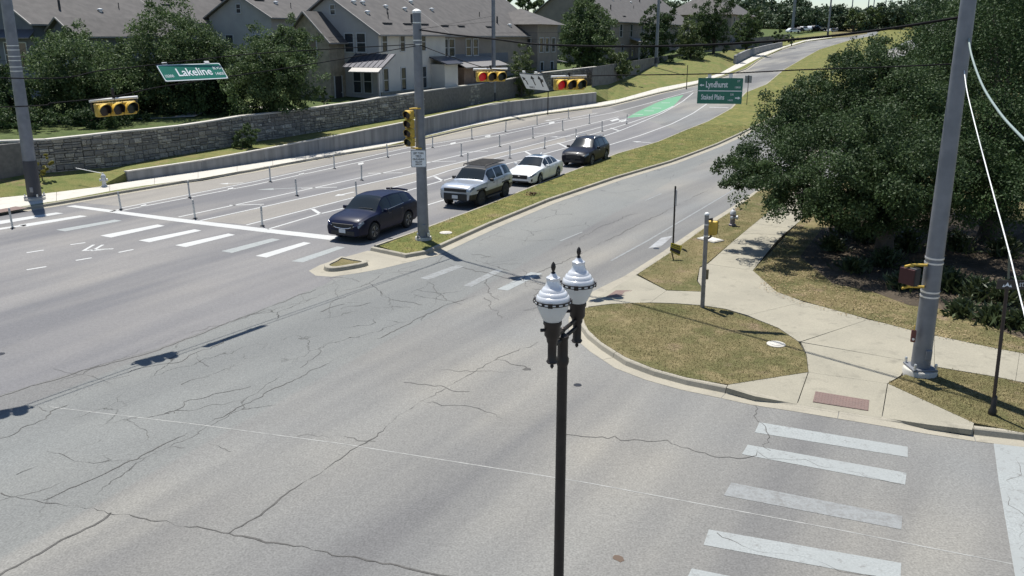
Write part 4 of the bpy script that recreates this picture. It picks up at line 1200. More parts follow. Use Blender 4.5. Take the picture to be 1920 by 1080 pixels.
S3 = dict(L=4.84, W=1.84, wf=1.42, wr=-1.33, r=0.335, floor=0.20, cowl=1.05, rooff=0.28, roofr=-0.95, tail=-1.72, crown=0.05,
  top=[(-2.42, 0.88), (-2.36, 0.98), (-1.75, 1.08), (-1.0, 1.42), (-0.5, 1.49), (0.25, 1.46), (1.05, 1.02), (1.7, 0.94), (2.2, 0.82), (2.38, 0.72), (2.42, 0.62)],
  belt=[(-2.42, 0.84), (-1.9, 1.0), (-1.2, 1.0), (0, 0.95), (0.9, 0.92), (1.7, 0.84), (2.25, 0.72), (2.42, 0.58)],
  plan=plan(4.84), tw=[(-2.42, 0.62), (-1.75, 0.70), (-1.0, 0.56), (0.25, 0.57), (1.05, 0.74), (1.8, 0.74), (2.42, 0.52)],
  win=[(-1.28, -0.62), (-0.56, 0.02), (0.08, 0.66)], handles=[-0.72, 0.2], doors=[-0.9, 0.05, 0.98], hl=0.46, hl_j=(4,), clad=False, rim=M_RIM, mirror=PA3, sunroof=(-0.55, 0.12),
  front=[('grille', (2.40, 0, 0.55), (0.07, 1.0, 0.22), M_TRIM), ('emblem', (2.44, 0, 0.60), (0.02, 0.12, 0.06), M_CHROME), ('lower_grille', (2.39, 0, 0.29), (0.07, 1.2, 0.10), M_TRIM), ('fog_surround', (2.30, 0.66, 0.38), (0.10, 0.24, 0.15), M_TRIM), ('fog_surround', (2.30, -0.66, 0.38), (0.10, 0.24, 0.15), M_TRIM), ('wiper', (0.98, 0.25, 1.085), (0.03, 0.7, 0.02), M_TRIM)],
  rods=[('antenna_fin', [(-0.7, 0, 1.46), (-0.82, 0, 1.54), (-0.86, 0, 1.46)], 0.02, PA3)])
S4 = dict(L=4.92, W=1.96, wf=1.42, wr=-1.43, r=0.38, floor=0.26, cowl=0.98, rooff=0.28, roofr=-1.92, tail=-2.30, crown=0.05,
  top=[(-2.46, 1.0), (-2.40, 1.16), (-2.28, 1.24), (-1.9, 1.62), (-1.5, 1.70), (-0.4, 1.74), (0.25, 1.70), (0.98, 1.16), (1.6, 1.10), (2.2, 1.02), (2.40, 0.92), (2.46, 0.80)],
  belt=[(-2.46, 0.96), (-2.2, 1.12), (-1.2, 1.12), (0, 1.08), (0.9, 1.05), (1.7, 0.98), (2.3, 0.88), (2.46, 0.76)],
  plan=plan(4.92, 0.76), tw=[(-2.46, 0.66), (-2.2, 0.72), (-1.8, 0.64), (0.28, 0.64), (0.98, 0.78), (1.9, 0.78), (2.46, 0.58)],
  win=[(-2.0, -1.25), (-1.12, -0.22), (-0.14, 0.62)], handles=[-0.95, 0.1], doors=[-1.2, -0.18, 0.92], hl=0.42, hl_j=(4,), rim=M_RIM, mirror=PA4, handle=M_CHROME,
  front=[('grille', (2.43, 0, 0.70), (0.08, 1.0, 0.26), M_TRIM), ('lower_grille', (2.43, 0, 0.40), (0.08, 1.2, 0.16), M_TRIM), ('licence_plate', (2.49, 0, 0.48), (0.02, 0.32, 0.16), M_TRIM)],
  rods=[('roof_rail', [(0.2, s_ * 0.62, 1.68), (0.1, s_ * 0.63, 1.78), (-1.6, s_ * 0.63, 1.76), (-1.7, s_ * 0.62, 1.66)], 0.022, M_STEEL) for s_ in (1, -1)])
def place_car(name, S, front_px, label, mat, ang=65.3):
    """front_px: where the driver's side front tyre meets the road"""
    h = Vector((-math.cos(R(ang)), -math.sin(R(ang)), 0)); rt = Vector((h.y, -h.x, 0))
    p = G(*front_px)
    c = p + rt * (S['W'] / 2 - 0.03) - h * S['wf']
    z = zt(c.x, c.y)
    o = car(name, S, (c.x, c.y, z + 0.004), math.atan2(h.y, h.x), label, mat)
    zf, zr = zt(*(c + h * 1.4).xy), zt(*(c - h * 1.4).xy)
    o.rotation_euler = (0, -math.atan2(zf - zr, 2.8), math.atan2(h.y, h.x))
    return o
place_car('crossover_car', S1, (703, 450), 'dark blue crossover first in the waiting queue beside the signal pole', PA1)
place_car('off_road_car', S2, (903, 388), 'boxy silver four wheel drive with black roof rack, second in queue', PA2)
place_car('sedan_car', S3, (1013, 347), 'white sedan with sunroof, third in the queue', PA3)
place_car('family_car', S4, (1110, 312), 'black sport utility car with silver roof rails, last in queue', PA4)
# far parked cars
def far_car(u, v, y, yaw, mat, label):
    p = AT(u, v, y)
    o = empty('parked_car', (p.x, p.y, p.z - 0.6), yaw, label, 'car', 'cars parked before the far trees')
    m = MB(); prof = [(-2.2, 0.25), (2.2, 0.25), (2.25, 0.7), (1.1, 0.92), (0.4, 1.45), (-1.3, 1.48), (-2.1, 1.0), (-2.25, 0.7)]
    m.add([(x, s_ * (0.9 if z < 0.95 else 0.68), z) for s_ in (1, -1) for x, z in prof], [tuple(range(8)), tuple(range(15, 7, -1))] + [(i, (i + 1) % 8, 8 + (i + 1) % 8, 8 + i) for i in range(8)])
    m.build('body', mat, o, bevel=0.06)
    for s_ in (1, -1):
        g_ = MB(); g_.add([(x, s_ * yy, z) for x, z, yy in ((-1.6, 1.0, 0.885), (0.95, 1.0, 0.885), (0.35, 1.38, 0.735), (-1.25, 1.40, 0.735))], [(0, 1, 2, 3)]); g_.build('side_window', M_GLASS, o)
        for x in (-1.35, 1.35): MB().lathe([(0.33, -0.1), (0.33, 0.1)], 14, Matrix.Translation((x, s_ * 0.82, 0.33)) @ Matrix.Rotation(R(90), 4, 'X')).build('wheel', M_TYRE, o)
FC = [(1487, 56, 'white'), (1500, 54, 'dark grey'), (1508, 53, 'white'), (1518, 52, 'silver'), (1528, 50.5, 'black'), (1537, 50, 'silver'), (1541, 57, 'grey'), (1560, 56, 'white'), (1566, 54, 'grey'), (1580, 52.5, 'white'), (1592, 50.5, 'silver'), (1630, 37, 'white')]
fcm = {'white': PA3, 'dark grey': PA4, 'silver': PA2, 'black': PA4, 'grey': pm('grey_paint', (0.16, 0.17, 0.18), 0.35, 0.4, coat=0.8)}
ordn = ['first', 'second', 'third', 'fourth', 'fifth', 'sixth', 'seventh', 'eighth', 'ninth', 'tenth', 'eleventh', 'twelfth', 'thirteenth']
for i, (u, v, c) in enumerate(FC):
    far_car(u, v + 2, 285 + i * 3, R(20 + (i * 37) % 60), fcm[c], f'{c} car parked far off, {ordn[i]} from the left before distant trees')

# ================================================================== SIGNAL POLES
def pole(name, base, h, r0, r1, label, lean=(0, 0), bands=(), dark_lower=None, foot=0.34, cap=True):
    o = empty(name, tuple(base), label=label, cat='signal pole')
    top_ = Vector((lean[0], lean[1], h))
    rr = lambda z: r0 + (r1 - r0) * z / h
    MB().tube([Vector((0, 0, 0.05)), top_ * 0.33, top_ * 0.66, top_], [r0, rr(h * 0.33), rr(h * 0.66), r1], 20).build('shaft', M_POLE, o, smooth=40)
    MB().lathe([(foot, -0.3), (foot, 0.10), (foot * 0.95, 0.13)], 24).build('footing', M_CONC_L, o, smooth=40)
    MB().box((0, 0, 0.16), (foot * 1.5, foot * 1.5, 0.05)).build('base_plate', M_POLE, o, bevel=0.01)
    for k in range(4):
        a = math.pi / 4 + k * math.pi / 2
        MB().lathe([(0.035, 0), (0.035, 0.12), (0.03, 0.14)], 8, Matrix.Translation((foot * 0.9 * math.cos(a), foot * 0.9 * math.sin(a), 0.185))).build('anchor_bolt', M_STEEL, o)
    if cap: MB().lathe([(r1 + 0.02, -0.05), (r1 + 0.02, 0.03), (r1 * 0.6, 0.09), (0.02, 0.11)], 18, Matrix.Translation(top_)).build('cap', M_STEELW, o, smooth=40)
    for z in bands:
        p = top_ * (z / h)
        MB().lathe([(rr(z) + 0.012, -0.02), (rr(z) + 0.012, 0.02)], 20, Matrix.Translation(p)).build('band', M_STEEL, o, smooth=40)
    if dark_lower: MB().tube([Vector((0, 0, 0.2)), top_ * (dark_lower / h)], [r0 + 0.02, rr(dark_lower) + 0.02], 20).build('dark_lower', M_POLE_DK, o, smooth=40)  # darker sleeve round the lower shaft
    MB().box((r0 * 0.2, -r0 * 0.95, 0.55), (0.16, 0.08, 0.26)).build('hand_hole_cover', M_POLE, o, bevel=0.02)
    return o
pm_base = G(794, 449, 0.14); pr_base = G(1724, 699, 0.16); pl_base = G(66, 374, 0.16)
PM = pole('signal_pole', pm_base, 8.95, 0.235, 0.155, 'grey steel pole on the median carrying the left turn signal', bands=(8.55, 7.75, 7.9))
PR = pole('signal_pole', pr_base, 10.2, 0.225, 0.15, 'tall grey steel pole on the near right corner beside the pavement', lean=(-0.12, 0.0), bands=(2.95, 2.83, 2.12, 2.0), foot=0.40)
PLt = pole('signal_pole', pl_base, 11.0, 0.32, 0.24, 'grey steel pole with dark lower part at the left edge', lean=(0.15, 0.0), bands=(7.6, 7.4, 7.1, 6.9, 6.6, 6.4), dark_lower=2.0, foot=0.5)
POFF = Vector((-17.8, 11.5, 0))
P4 = pole('signal_pole', (POFF.x, POFF.y, 0.0), 9.0, 0.23, 0.16, 'grey steel pole outside the left edge of the view')
kerb_off = None
A_m, A_r = Vector((pm_base.x, pm_base.y)), Vector((pr_base.x, pr_base.y))
# ---------------------------------------------------------------- cables
def catmull(pts, n=8):
    P = [pts[0]] + list(pts) + [pts[-1]]; out = []
    for i in range(1, len(P) - 2):
        a, b, c, d = P[i - 1], P[i], P[i + 1], P[i + 2]
        for k in range(n):
            t = k / n
            out.append(0.5 * ((2 * b) + (c - a) * t + (2 * a - 5 * b + 4 * c - d) * t * t + (3 * b - a - 3 * c + d) * t ** 3))
    out.append(pts[-1]); return out
def cable(name, pts, r_, label, mat=None, n=6, cat='cable'):
    pts = catmull([Vector(p) for p in pts], 8)
    org_ = pts[0].copy()
    m = MB(); m.tube([p - org_ for p in pts], r_, n)
    o = m.build(name, mat or M_CABLE, None, smooth=60); o.location = org_
    return tag(o, label, cat)
SR = lambda u, v: PL(u, v, A_m, A_r)         # on the span between median pole and right pole
SLt = lambda u, v: PL(u, v, A_m, POFF)       # on the span running out of the left of the view
cable('span_cable', [SR(788, 56), SR(850, 65), SR(925, 73), SR(1010, 83), SR(1160, 87), SR(1330, 84), SR(1500, 73), SR(1650, 56), SR(1803, 32)], 0.030, 'thick black span cable from the median pole to the right pole')
cable('tether_cable', [SR(786, 84), SR(850, 108), SR(920, 129), SR(1000, 134.5), SR(1066, 142), SR(1160, 141), SR(1346, 138), SR(1500, 131), SR(1650, 126), SR(1808, 119)], 0.016, 'thin black cable carrying the signals and green signs on the right')
cable('span_cable', [SLt(780, 83), SLt(600, 93), SLt(475, 101), SLt(360, 113), SLt(200, 131), SLt(0, 146), POFF + Vector((0, 0, 8.3))], 0.015, 'upper thin span cable from the median pole past the left green sign')
cable('tether_cable', [SLt(780, 86), SLt(615, 115), SLt(475, 137), SLt(300, 163), SLt(215, 181), SLt(100, 193), SLt(0, 201), POFF + Vector((0, 0, 6.9))], 0.015, 'lower thin cable holding the yellow signal at left')
CAMP = (2.4, -1.6)
P5 = pole('signal_pole', (CAMP[0], CAMP[1], 0.0), 10.0, 0.23, 0.16, 'grey steel pole behind the viewpoint where the pale cables end')
cy_ = lambda y, z: Vector((A_r.x + (CAMP[0] - A_r.x) * (A_r.y - y) / (A_r.y - CAMP[1]), y, z))
CW = lambda u, v: PL(u, v, A_r, CAMP)
cable('feeder_cable', [CW(1812, 30), CW(1815, 62), CW(1822, 105), CW(1842, 160), CW(1872, 208), CW(1905, 246), CW(1960, 296), CW(2100, 380), cy_(2.6, 6.9), cy_(-1.5, 8.2)], 0.021, 'thick grey green cable sweeping down from the right pole', pm('grey_green_cable', (0.22, 0.27, 0.25), 0.5), 8)
cable('drop_wire', [CW(1803, 74), CW(1810, 151), CW(1821, 205), CW(1850, 317), CW(1890, 465), CW(1920, 585), CW(1990, 830), cy_(2.9, 5.2), cy_(-1.5, 8.0)], 0.011, 'thin white wire hanging from the right pole', pm('white_wire', (0.62, 0.63, 0.62), 0.6), 6)
# ---------------------------------------------------------------- signals
def signal(name, loc, yaw, n, label, lit=None, horizontal=True, hanger=0.25, roll=0.0, vis=0.26, pitch=0.0, ends=True):
    """front faces local -Y"""
    o = empty(name, loc, label=label, cat='traffic signal', rot=(pitch, roll, yaw))
    q = 0.355
    for k in range(n):
        off = (k - (n - 1) / 2) * q
        c = (off, 0, 0) if horizontal else (0, 0, -off)
        h_ = MB().box(c, (q - 0.01, 0.20, q - 0.01)).build('housing', M_YEL, o, bevel=0.035, seg=3)
        ln = MB(); ln.lathe([(0.150, 0), (0.150, 0.015), (0.08, 0.03), (0.01, 0.035)], 24, Matrix.Translation((c[0], -0.10, c[2])) @ Matrix.Rotation(R(90), 4, 'X'))
        ln.build('lens', M_LENS_RED if lit == k else (M_LENS_OFFG if k == n - 1 else M_LENS_OFF), h_, smooth=40)
        v = MB(); vs_, fs = [], []
        m_ = 20
        for r_, yy in ((0.165, -0.10), (0.165, 1), (0.155, 1), (0.155, -0.10)):
            for i in range(m_ + 1):
                a = R(-38) + R(256) * i / m_
                dep = -0.10 - vis * (0.55 + 0.45 * max(0, math.sin(a)))
                vs_.append((c[0] + r_ * math.cos(a), yy if yy < 0 else dep, c[2] + r_ * math.sin(a)))
        w_ = m_ + 1
        for a in range(3):
            fs += [(a * w_ + i, a * w_ + i + 1, (a + 1) * w_ + i + 1, (a + 1) * w_ + i) for i in range(m_)]
        v.add(vs_, fs)
        vo = v.build('visor', M_YEL, h_, smooth=50)
        iv = MB(); vs_ = []
        for yy in (-0.105, 1):
            for i in range(m_ + 1):
                a = R(-36) + R(252) * i / m_
                dep = -0.10 - (vis - 0.008) * (0.55 + 0.45 * max(0, math.sin(a)))
                vs_.append((c[0] + 0.152 * math.cos(a), yy if yy < 0 else dep, c[2] + 0.152 * math.sin(a)))
        iv.add(vs_, [(i, i + 1, w_ + i + 1, w_ + i) for i in range(m_)])
        iv.build('visor_lining', M_SIGN_B, h_, smooth=50)
    if horizontal:
        Wd = n * q
        MB().tube([(-Wd / 2 - 0.10, 0.02, q / 2 + 0.075), (Wd / 2 + 0.10, 0.02, q / 2 + 0.075)], 0.04, 10).build('top_pipe', M_STEELW, o, smooth=40)
        MB().tube([(0, 0.02, q / 2 + 0.05), (0, 0.02, q / 2 + 0.05 + hanger)], 0.04, 8).build('hanger', M_BLK, o, smooth=40)
        for s_ in (-1, 1):
            MB().tube([(s_ * (Wd / 2 + 0.07), 0.02, q / 2 + 0.075), (s_ * (Wd / 2 + 0.05), 0.04, 0), (s_ * (Wd / 2 + 0.02), 0.04, -0.05)], 0.022, 6).build('end_bracket', M_BLK, o, smooth=40)
    return o
def on_tether(u, v, f): p = f(u, v); return p
for (u, v, lab, yw) in ((920, 143.5, 'yellow three section signal showing red, left of the lane arrow sign', R(18)), (1067, 158.5, 'yellow three section signal showing red, right of the lane arrow sign', R(22))):
    p = SR(u, v); signal('traffic_signal', tuple(p), yw, 3, lab, lit=0, hanger=0.16)
    # conduit loop from the cable down the back of the head
p = SLt(217, 204); signal('traffic_signal', tuple(p), R(46), 3, 'yellow unlit three section signal hanging at left before dark trees', hanger=0.30, roll=R(-2))
p2_ = p + (Vector((POFF.x, POFF.y, 0)) - Vector((pm_base.x, pm_base.y, 0))).normalized() * 4.0 + Vector((0, 0, 0.05))
signal('traffic_signal', tuple(p2_), R(30), 3, 'yellow unlit signal hanging beyond the left edge of the view', hanger=0.30)
# four section head on the median pole
vp = AT(768.5, 241, pm_base.y - 0.25)
sg = signal('traffic_signal', tuple(vp), R(-25), 4, 'vertical four section yellow signal fixed to the median pole', lit=None, horizontal=False, vis=0.20)
for k, z in enumerate((0.78, -0.78)):
    MB().tube([(0, 0.02, z * 0.97), (0.15, 0.10, z), (0.42, 0.16, z)], 0.03, 8).build('bracket', M_YEL, sg, smooth=40)
# pedestrian head on right pole, edge-on
pp = AT(1707, 517, pr_base.y - 0.05)
ps = empty('pedestrian_signal', tuple(pp), R(-62), 'dark pedestrian signal with yellow brackets on the right pole', 'pedestrian signal')
MB().box((0, 0, 0), (0.42, 0.20, 0.44)).build('housing', M_SIGN_B, ps, bevel=0.03)
MB().box((0, -0.13, 0), (0.38, 0.06, 0.38)).build('screen', pm('ped_screen', (0.05, 0.010, 0.010), 0.7), ps)
for z in (0.27, -0.27):
    m = MB(); m.tube([(0, 0.0, z * 0.8), (0, 0.0, z)], 0.05, 8); m.tube([(0, 0.0, z), (0.20, 0.28, z + 0.005)], 0.034, 8); m.tube([(0, 0, z), (-0.05, -0.18, z - 0.03)], 0.03, 8); m.build('bracket', M_YEL, ps, smooth=40)
pb = empty('push_button', tuple(AT(1712.5, 630, pr_base.y - 0.2)), R(-20), 'small brown push button station on the right pole', 'push button')
MB().box((0, 0, 0), (0.11, 0.10, 0.30)).build('case', pm('brown_red', (0.13, 0.04, 0.03), 0.6), pb, bevel=0.02)
MB().lathe([(0.03, 0), (0.03, 0.03)], 12, Matrix.Translation((0, -0.05, -0.06)) @ Matrix.Rotation(R(90), 4, 'X')).build('button', M_STEEL, pb)
MB().box((0, 0.0, 0.20), (0.02, 0.06, 0.12)).build('sign_tab', M_YEL, pb)
# push button post
bp_ = G(1317, 576, 0.16)
post = empty('push_button_post', tuple(bp_), label='slim grey post with a button box at the corner lawn', cat='post')
lean_top = AT(1325.5, 403, bp_.y) - bp_
MB().tube([(0, 0, -0.1), tuple(lean_top * 0.5), tuple(lean_top)], 0.066, 16).build('shaft', pm('weathered_post', (0.26, 0.25, 0.245), 0.55, 0.4, (0.19, 0.18, 0.175), 5), post, smooth=40)
MB().lathe([(0.075, 0), (0.075, 0.03), (0.05, 0.07), (0.02, 0.08)], 14, Matrix.Translation(lean_top)).build('cap', M_STEELW, post, smooth=40)
MB().box(tuple(lean_top * 0.36 + Vector((0.085, 0.05, 0))), (0.12, 0.10, 0.32)).build('button_box', pm('bronze_box', (0.16, 0.13, 0.07), 0.5), post, bevel=0.02)
for z in (0.9, 0.78): MB().lathe([(0.074, -0.02), (0.074, 0.02)], 14, Matrix.Translation(lean_top * z)).build('band', M_STEEL, post, smooth=40)
yb = AT(1334, 427, bp_.y + 0.22)
ph = empty('pedestrian_signal', tuple(yb), R(152), 'yellow pedestrian signal box behind the slim grey post', 'pedestrian signal')
MB().box((0, 0, 0), (0.34, 0.20, 0.42)).build('housing', M_YEL, ph, bevel=0.03)
MB().box((0, -0.13, 0), (0.32, 0.08, 0.40)).build('visor', M_SIGN_B, ph)
m = MB(); m.tube([(0, 0, 0.2), (0, 0, 0.28), (0.02, 0.2, 0.29)], 0.03, 8); m.tube([(0, 0, -0.2), (0, 0, -0.28), (0.02, 0.2, -0.29)], 0.03, 8); m.build('bracket', M_SIGN_B, ph, smooth=40)
# ---------------------------------------------------------------- hanging signs: built from their four corners
def sign_frame(pts4):
    """pts4: top-left, top-right, bottom-right, bottom-left in the world -> root empty, width, height; local x right, z up, face -y"""
    tl, tr, br, bl = pts4
    x = (tr - tl); w = x.length; x.normalize()
    zv = ((tl - bl) + (tr - br)) / 2; h = zv.length
    zv = (zv - x * zv.dot(x)).normalized(); y = zv.cross(x)
    c = (tl + tr + br + bl) / 4
    M = Matrix((x, y, zv)).transposed().to_4x4(); M.translation = c
    return M, w, h
def hang(A, B, wind, h, normal):
    """sign hanging from A-B, swung out by 'wind' along normal"""
    dn = Vector((0, 0, -math.cos(wind))) + normal * math.sin(wind)
    return [A, B, B + dn * h, A + dn * h]
def sign_root(name, pts4, label, cat='road sign'):
    M, w, h = sign_frame(pts4)
    o = empty(name, (0, 0, 0), label=label, cat=cat); o.matrix_world = M
    return o, w, h
def plate(o, w, h, mat, r_=0.03, border=None, bw=0.02, back=M_SIGN_BACK):
    MB().box((0, 0.006, 0), (w, 0.008, h)).build('back', back, o)
    m = MB()
    n = 5; poly = []
    for cx, cz, a0 in ((w / 2 - r_, h / 2 - r_, 0), (-w / 2 + r_, h / 2 - r_, 90), (-w / 2 + r_, -h / 2 + r_, 180), (w / 2 - r_, -h / 2 + r_, 270)):
        for k in range(n): a = R(a0 + 90 * k / (n - 1)); poly.append((cx + r_ * math.cos(a), 0.0, cz + r_ * math.sin(a)))
    m.extr(poly, (0, -0.004, 0)); m.build('face', mat, o)
    if border:
        b = MB(); k = 1 - 2 * bw / w; kz = 1 - 2 * bw / h
        outer = [(p[0] * (1 - 0.012 / w), -0.006, p[2] * (1 - 0.012 / h)) for p in poly]; inner = [(p[0] * k, -0.006, p[2] * kz) for p in poly]
        N_ = len(poly); b.add(outer + inner, [(i, (i + 1) % N_, N_ + (i + 1) % N_, N_ + i) for i in range(N_)]); b.build('border', border, o)
def flat_poly(name, polys, mat, o, y=-0.0065):
    m = MB()
    for p in polys: m.add([(a, y, b) for a, b in p], [tuple(range(len(p)))])
    me = bpy.data.meshes.new(name); me.from_pydata(m.v, [], m.f); return link(name, me, mat, o)
def arrow2(x0, z0, x1, z1, w, head):
    d = Vector((x1 - x0, z1 - z0)); L_ = d.length; d /= L_; n = Vector((-d.y, d.x)); a = Vector((x0, z0)); b = Vector((x1, z1)); hb = b - d * head
    return [tuple(a + n * w / 2), tuple(a - n * w / 2), tuple(hb - n * w / 2), tuple(hb - n * head * 0.62), tuple(b), tuple(hb + n * head * 0.62), tuple(hb + n * w / 2)]
# left green sign
n_l = Vector((0.85, -0.525, 0))
tl, tr = SLt(292, 122), SLt(411, 118)
tr.z = tl.z + (tr.z - tl.z)
o, w, h = sign_root('street_name_sign', hang(tl, tr, R(38), 0.56, n_l), 'long green hanging street sign reading Lakeline', 'street sign')
plate(o, w, h, M_SIGN_G, 0.05, M_SIGN_W, 0.03)
text('lettering', 'Lakeline', h * 0.66, M_SIGN_W, o, (0.03, -0.007, -0.01), sx=1.0, bold=0.004)
text('block_number', '10300', h * 0.24, M_SIGN_W, o, (-w * 0.40, -0.007, -h * 0.20), sx=0.9)
text('suffix', 'BLVD', h * 0.26, M_SIGN_W, o, (w * 0.405, -0.007, h * 0.18), sx=0.85)
text('block_number', '14600', h * 0.26, M_SIGN_W, o, (w * 0.40, -0.007, -h * 0.18), sx=0.9)
for t in (-0.36, 0.30): MB().box((w * t, 0, h / 2 + 0.04), (0.16, 0.03, 0.07)).build('hanger', M_STEELW, o)
# right green sign
n_r = Vector((0.71, 0.705, 0))
D_r = 24.6
yawd = Vector((0.985, -0.17, 0))
tl = SR(1307, 146); w_ = 1.24
o, w, h = sign_root('street_name_sign', hang(tl, tl + yawd * w_, R(9), 0.72, Vector((0.17, 0.985, 0)) * -0.2 + Vector((0.7, 0.2, 0))), 'large green hanging sign reading Lyndhurst and Staked Plains', 'street sign')
plate(o, w, h, M_SIGN_G, 0.04, None)
flat_poly('divider', [[(-w / 2 + 0.02, -0.012), (w / 2 - 0.02, -0.012), (w / 2 - 0.02, 0.012), (-w / 2 + 0.02, 0.012)]], M_SIGN_W, o)
text('lettering', 'Lyndhurst', 0.235, M_SIGN_W, o, (-0.10, -0.008, h * 0.24), sx=0.64, bold=0.004)
text('lettering', 'Staked Plains', 0.20, M_SIGN_W, o, (-0.19, -0.008, -h * 0.25), sx=0.62, bold=0.003)
text('suffix', 'ST', 0.08, M_SIGN_W, o, (0.50, -0.008, h * 0.38), sx=0.9)
text('block_number', '13800', 0.075, M_SIGN_W, o, (0.48, -0.008, h * 0.14), sx=0.9)
text('suffix', 'DR', 0.08, M_SIGN_W, o, (0.34, -0.008, -h * 0.14), sx=0.9)
text('block_number', '14000', 0.075, M_SIGN_W, o, (0.30, -0.008, -h * 0.36), sx=0.8)
flat_poly('arrow_mark', [arrow2(-0.45, h * 0.22, -0.58, h * 0.22, 0.03, 0.06), arrow2(0.43, -h * 0.27, 0.58, -h * 0.27, 0.035, 0.07)], M_SIGN_W, o)
for t in (-0.25, 0.22): MB().box((w * t, 0, h / 2 + 0.06), (0.10, 0.04, 0.12)).build('hanger', M_STEELW, o)
# lane use sign
tl, tr = SR(973, 136.5), SR(1016, 140)
o, w, h = sign_root('lane_use_sign', hang(tl, tr, R(35), 0.66, n_r), 'white lane use sign with three black arrows between two red signals', 'road sign')
plate(o, w, h, M_SIGN_W, 0.03, None)
cw_ = w / 3
flat_poly('lane_arrow', [arrow2(-cw_, -h * 0.22, -cw_, h * 0.02, 0.05, 0.01), arrow2(-cw_ + 0.01, -h * 0.02, -cw_ - 0.13, h * 0.28, 0.05, 0.14)], M_SIGN_B, o)
flat_poly('lane_arrow', [arrow2(0, -h * 0.22, 0, h * 0.40, 0.05, 0.15)], M_SIGN_B, o)
flat_poly('lane_arrow', [arrow2(cw_ - 0.02, -h * 0.28, cw_ - 0.02, h * 0.42, 0.05, 0.15), arrow2(cw_ - 0.02, -h * 0.02, cw_ + 0.12, h * 0.22, 0.05, 0.12)], M_SIGN_B, o, -0.0075)
text('lettering', 'ONLY', 0.11, M_SIGN_B, o, (-cw_ * 0.6, -0.008, -h * 0.38), sx=0.9)
flat_poly('top_rail', [[(-w / 2, h / 2 - 0.03), (w / 2, h / 2 - 0.03), (w / 2, h / 2), (-w / 2, h / 2)]], M_SIGN_B, o, -0.008)
for t in (-0.25, 0.28): MB().box((w * t, 0, h / 2 + 0.05), (0.12, 0.04, 0.08)).build('hanger', M_STEELW, o)
# yield sign on the median pole
y_ = pm_base.y - 0.28
o, w, h = sign_root('yield_sign', [AT(769, 281, y_), AT(798, 281, y_ - 0.02), AT(801, 314, y_ - 0.02), AT(771.5, 313.5, y_)], 'white sign about left turns yielding on flashing yellow on the median pole', 'road sign')
plate(o, w, h, M_SIGN_W, 0.04, M_SIGN_B, 0.022)
for s_, z, sz in (('LEFT TURN', 0.30, 0.115), ('YIELD', 0.13, 0.125), ('ON FLASHING', -0.04, 0.10), ('YELLOW', -0.19, 0.10), ('ARROW', -0.33, 0.10)):
    text('lettering', s_, sz, M_SIGN_B, o, (0, -0.008, z * h), sx=0.72, bold=0.002)
# brown street name sign at right edge
q = G(1860, 777, 0.16)
o = empty('street_sign_post', tuple(q), label='slim dark street name post with brown STAKED PLAINS blade at right edge', cat='street sign')
topv = AT(1893, 470, q.y) - q
blade = AT(1889, 533, q.y) - q
MB().tube([(0, 0, 0), tuple(blade)], 0.038, 12).build('shaft', pm('dark_brown_metal', (0.030, 0.020, 0.018), 0.45, 0.2), o, smooth=40)
MB().lathe([(0.085, 0), (0.085, 0.10), (0.06, 0.16), (0.055, 0.42), (0.04, 0.45)], 14).build('base_sleeve', M_BLK, o, smooth=40)
MB().tube([tuple(blade + Vector((0, 0, 0.12))), tuple(topv)], 0.022, 8).build('upper_rod', pm('olive_metal', (0.10, 0.11, 0.08), 0.5), o, smooth=40)
bl = empty('name_blade', tuple(blade + Vector((0.32, 0.0, 0))), R(-4)); bl.parent = o
M_BROWN = pm('sign_brown', (0.032, 0.024, 0.020), 0.5)
MB().box((0, -0.05, 0), (1.10, 0.02, 0.20)).build('plate', M_BROWN, bl, bevel=0.006)
flat_poly('emblem', [[(-0.40, -0.05), (-0.34, 0.055), (-0.28, -0.05), (-0.34, -0.02)], [(-0.44, -0.05), (-0.41, 0.01), (-0.385, -0.05)], [(-0.295, -0.05), (-0.27, 0.01), (-0.24, -0.05)]], M_SIGN_W, bl, -0.064)
text('lettering', 'STAKED PLAINS', 0.125, M_SIGN_W, bl, (-0.10, -0.063, 0.0), align='LEFT', sx=0.72)
# plain posts and small signs
def sign_post(base, top, r_, label, name='sign_post', mat=None):
    o = empty(name, tuple(base), label=label, cat='sign post')
    MB().tube([(0, 0, -0.1), tuple(top - base)], r_, 8).build('shaft', mat or M_BLK, o, smooth=40)
    return o
b = G(1262, 462, 0.16); t = AT(1266.5, 349, b.y)
o = sign_post(b, t, 0.036, 'thin dark post with edge-on sign by the right kerb')
sv_ = t - b
MB().box(tuple(sv_ * 0.82 + Vector((0.02, 0, 0))), (0.02, 0.45, 0.62), Matrix.Rotation(0, 4, 'Z')).build('sign_plate', M_SIGN_BACK, o, bevel=0.006)
b = G(1400, 197, 0.15); t = AT(1404, 142, b.y)
o = sign_post(b, t, 0.035, 'square sign seen from behind on the median beyond the oak')
MB().box(tuple((t - b) + Vector((0, 0.06, -0.38))), (0.76, 0.02, 0.76)).build('sign_plate', M_SIGN_BACK, o, bevel=0.01)
MB().box(tuple((t - b) + Vector((0, 0.04, -0.38))), (0.07, 0.03, 0.9)).build('brace', M_BLK, o)
b = G(1027, 213, 0.15); t = AT(1028, 168, b.y); o = sign_post(b, t, 0.05, 'thin dark post on the far pavement before the retaining wall')
MB().box((0, 0, 0.02), (0.2, 0.2, 0.06)).build('foot', M_BLK, o)
b = G(1287, 166, 0.15); t = AT(1289.5, 122, b.y); o = sign_post(b, t, 0.05, 'thin post on the far pavement beside the grass bank')
MB().box((0, 0, 0.02), (0.2, 0.2, 0.06)).build('foot', M_BLK, o)
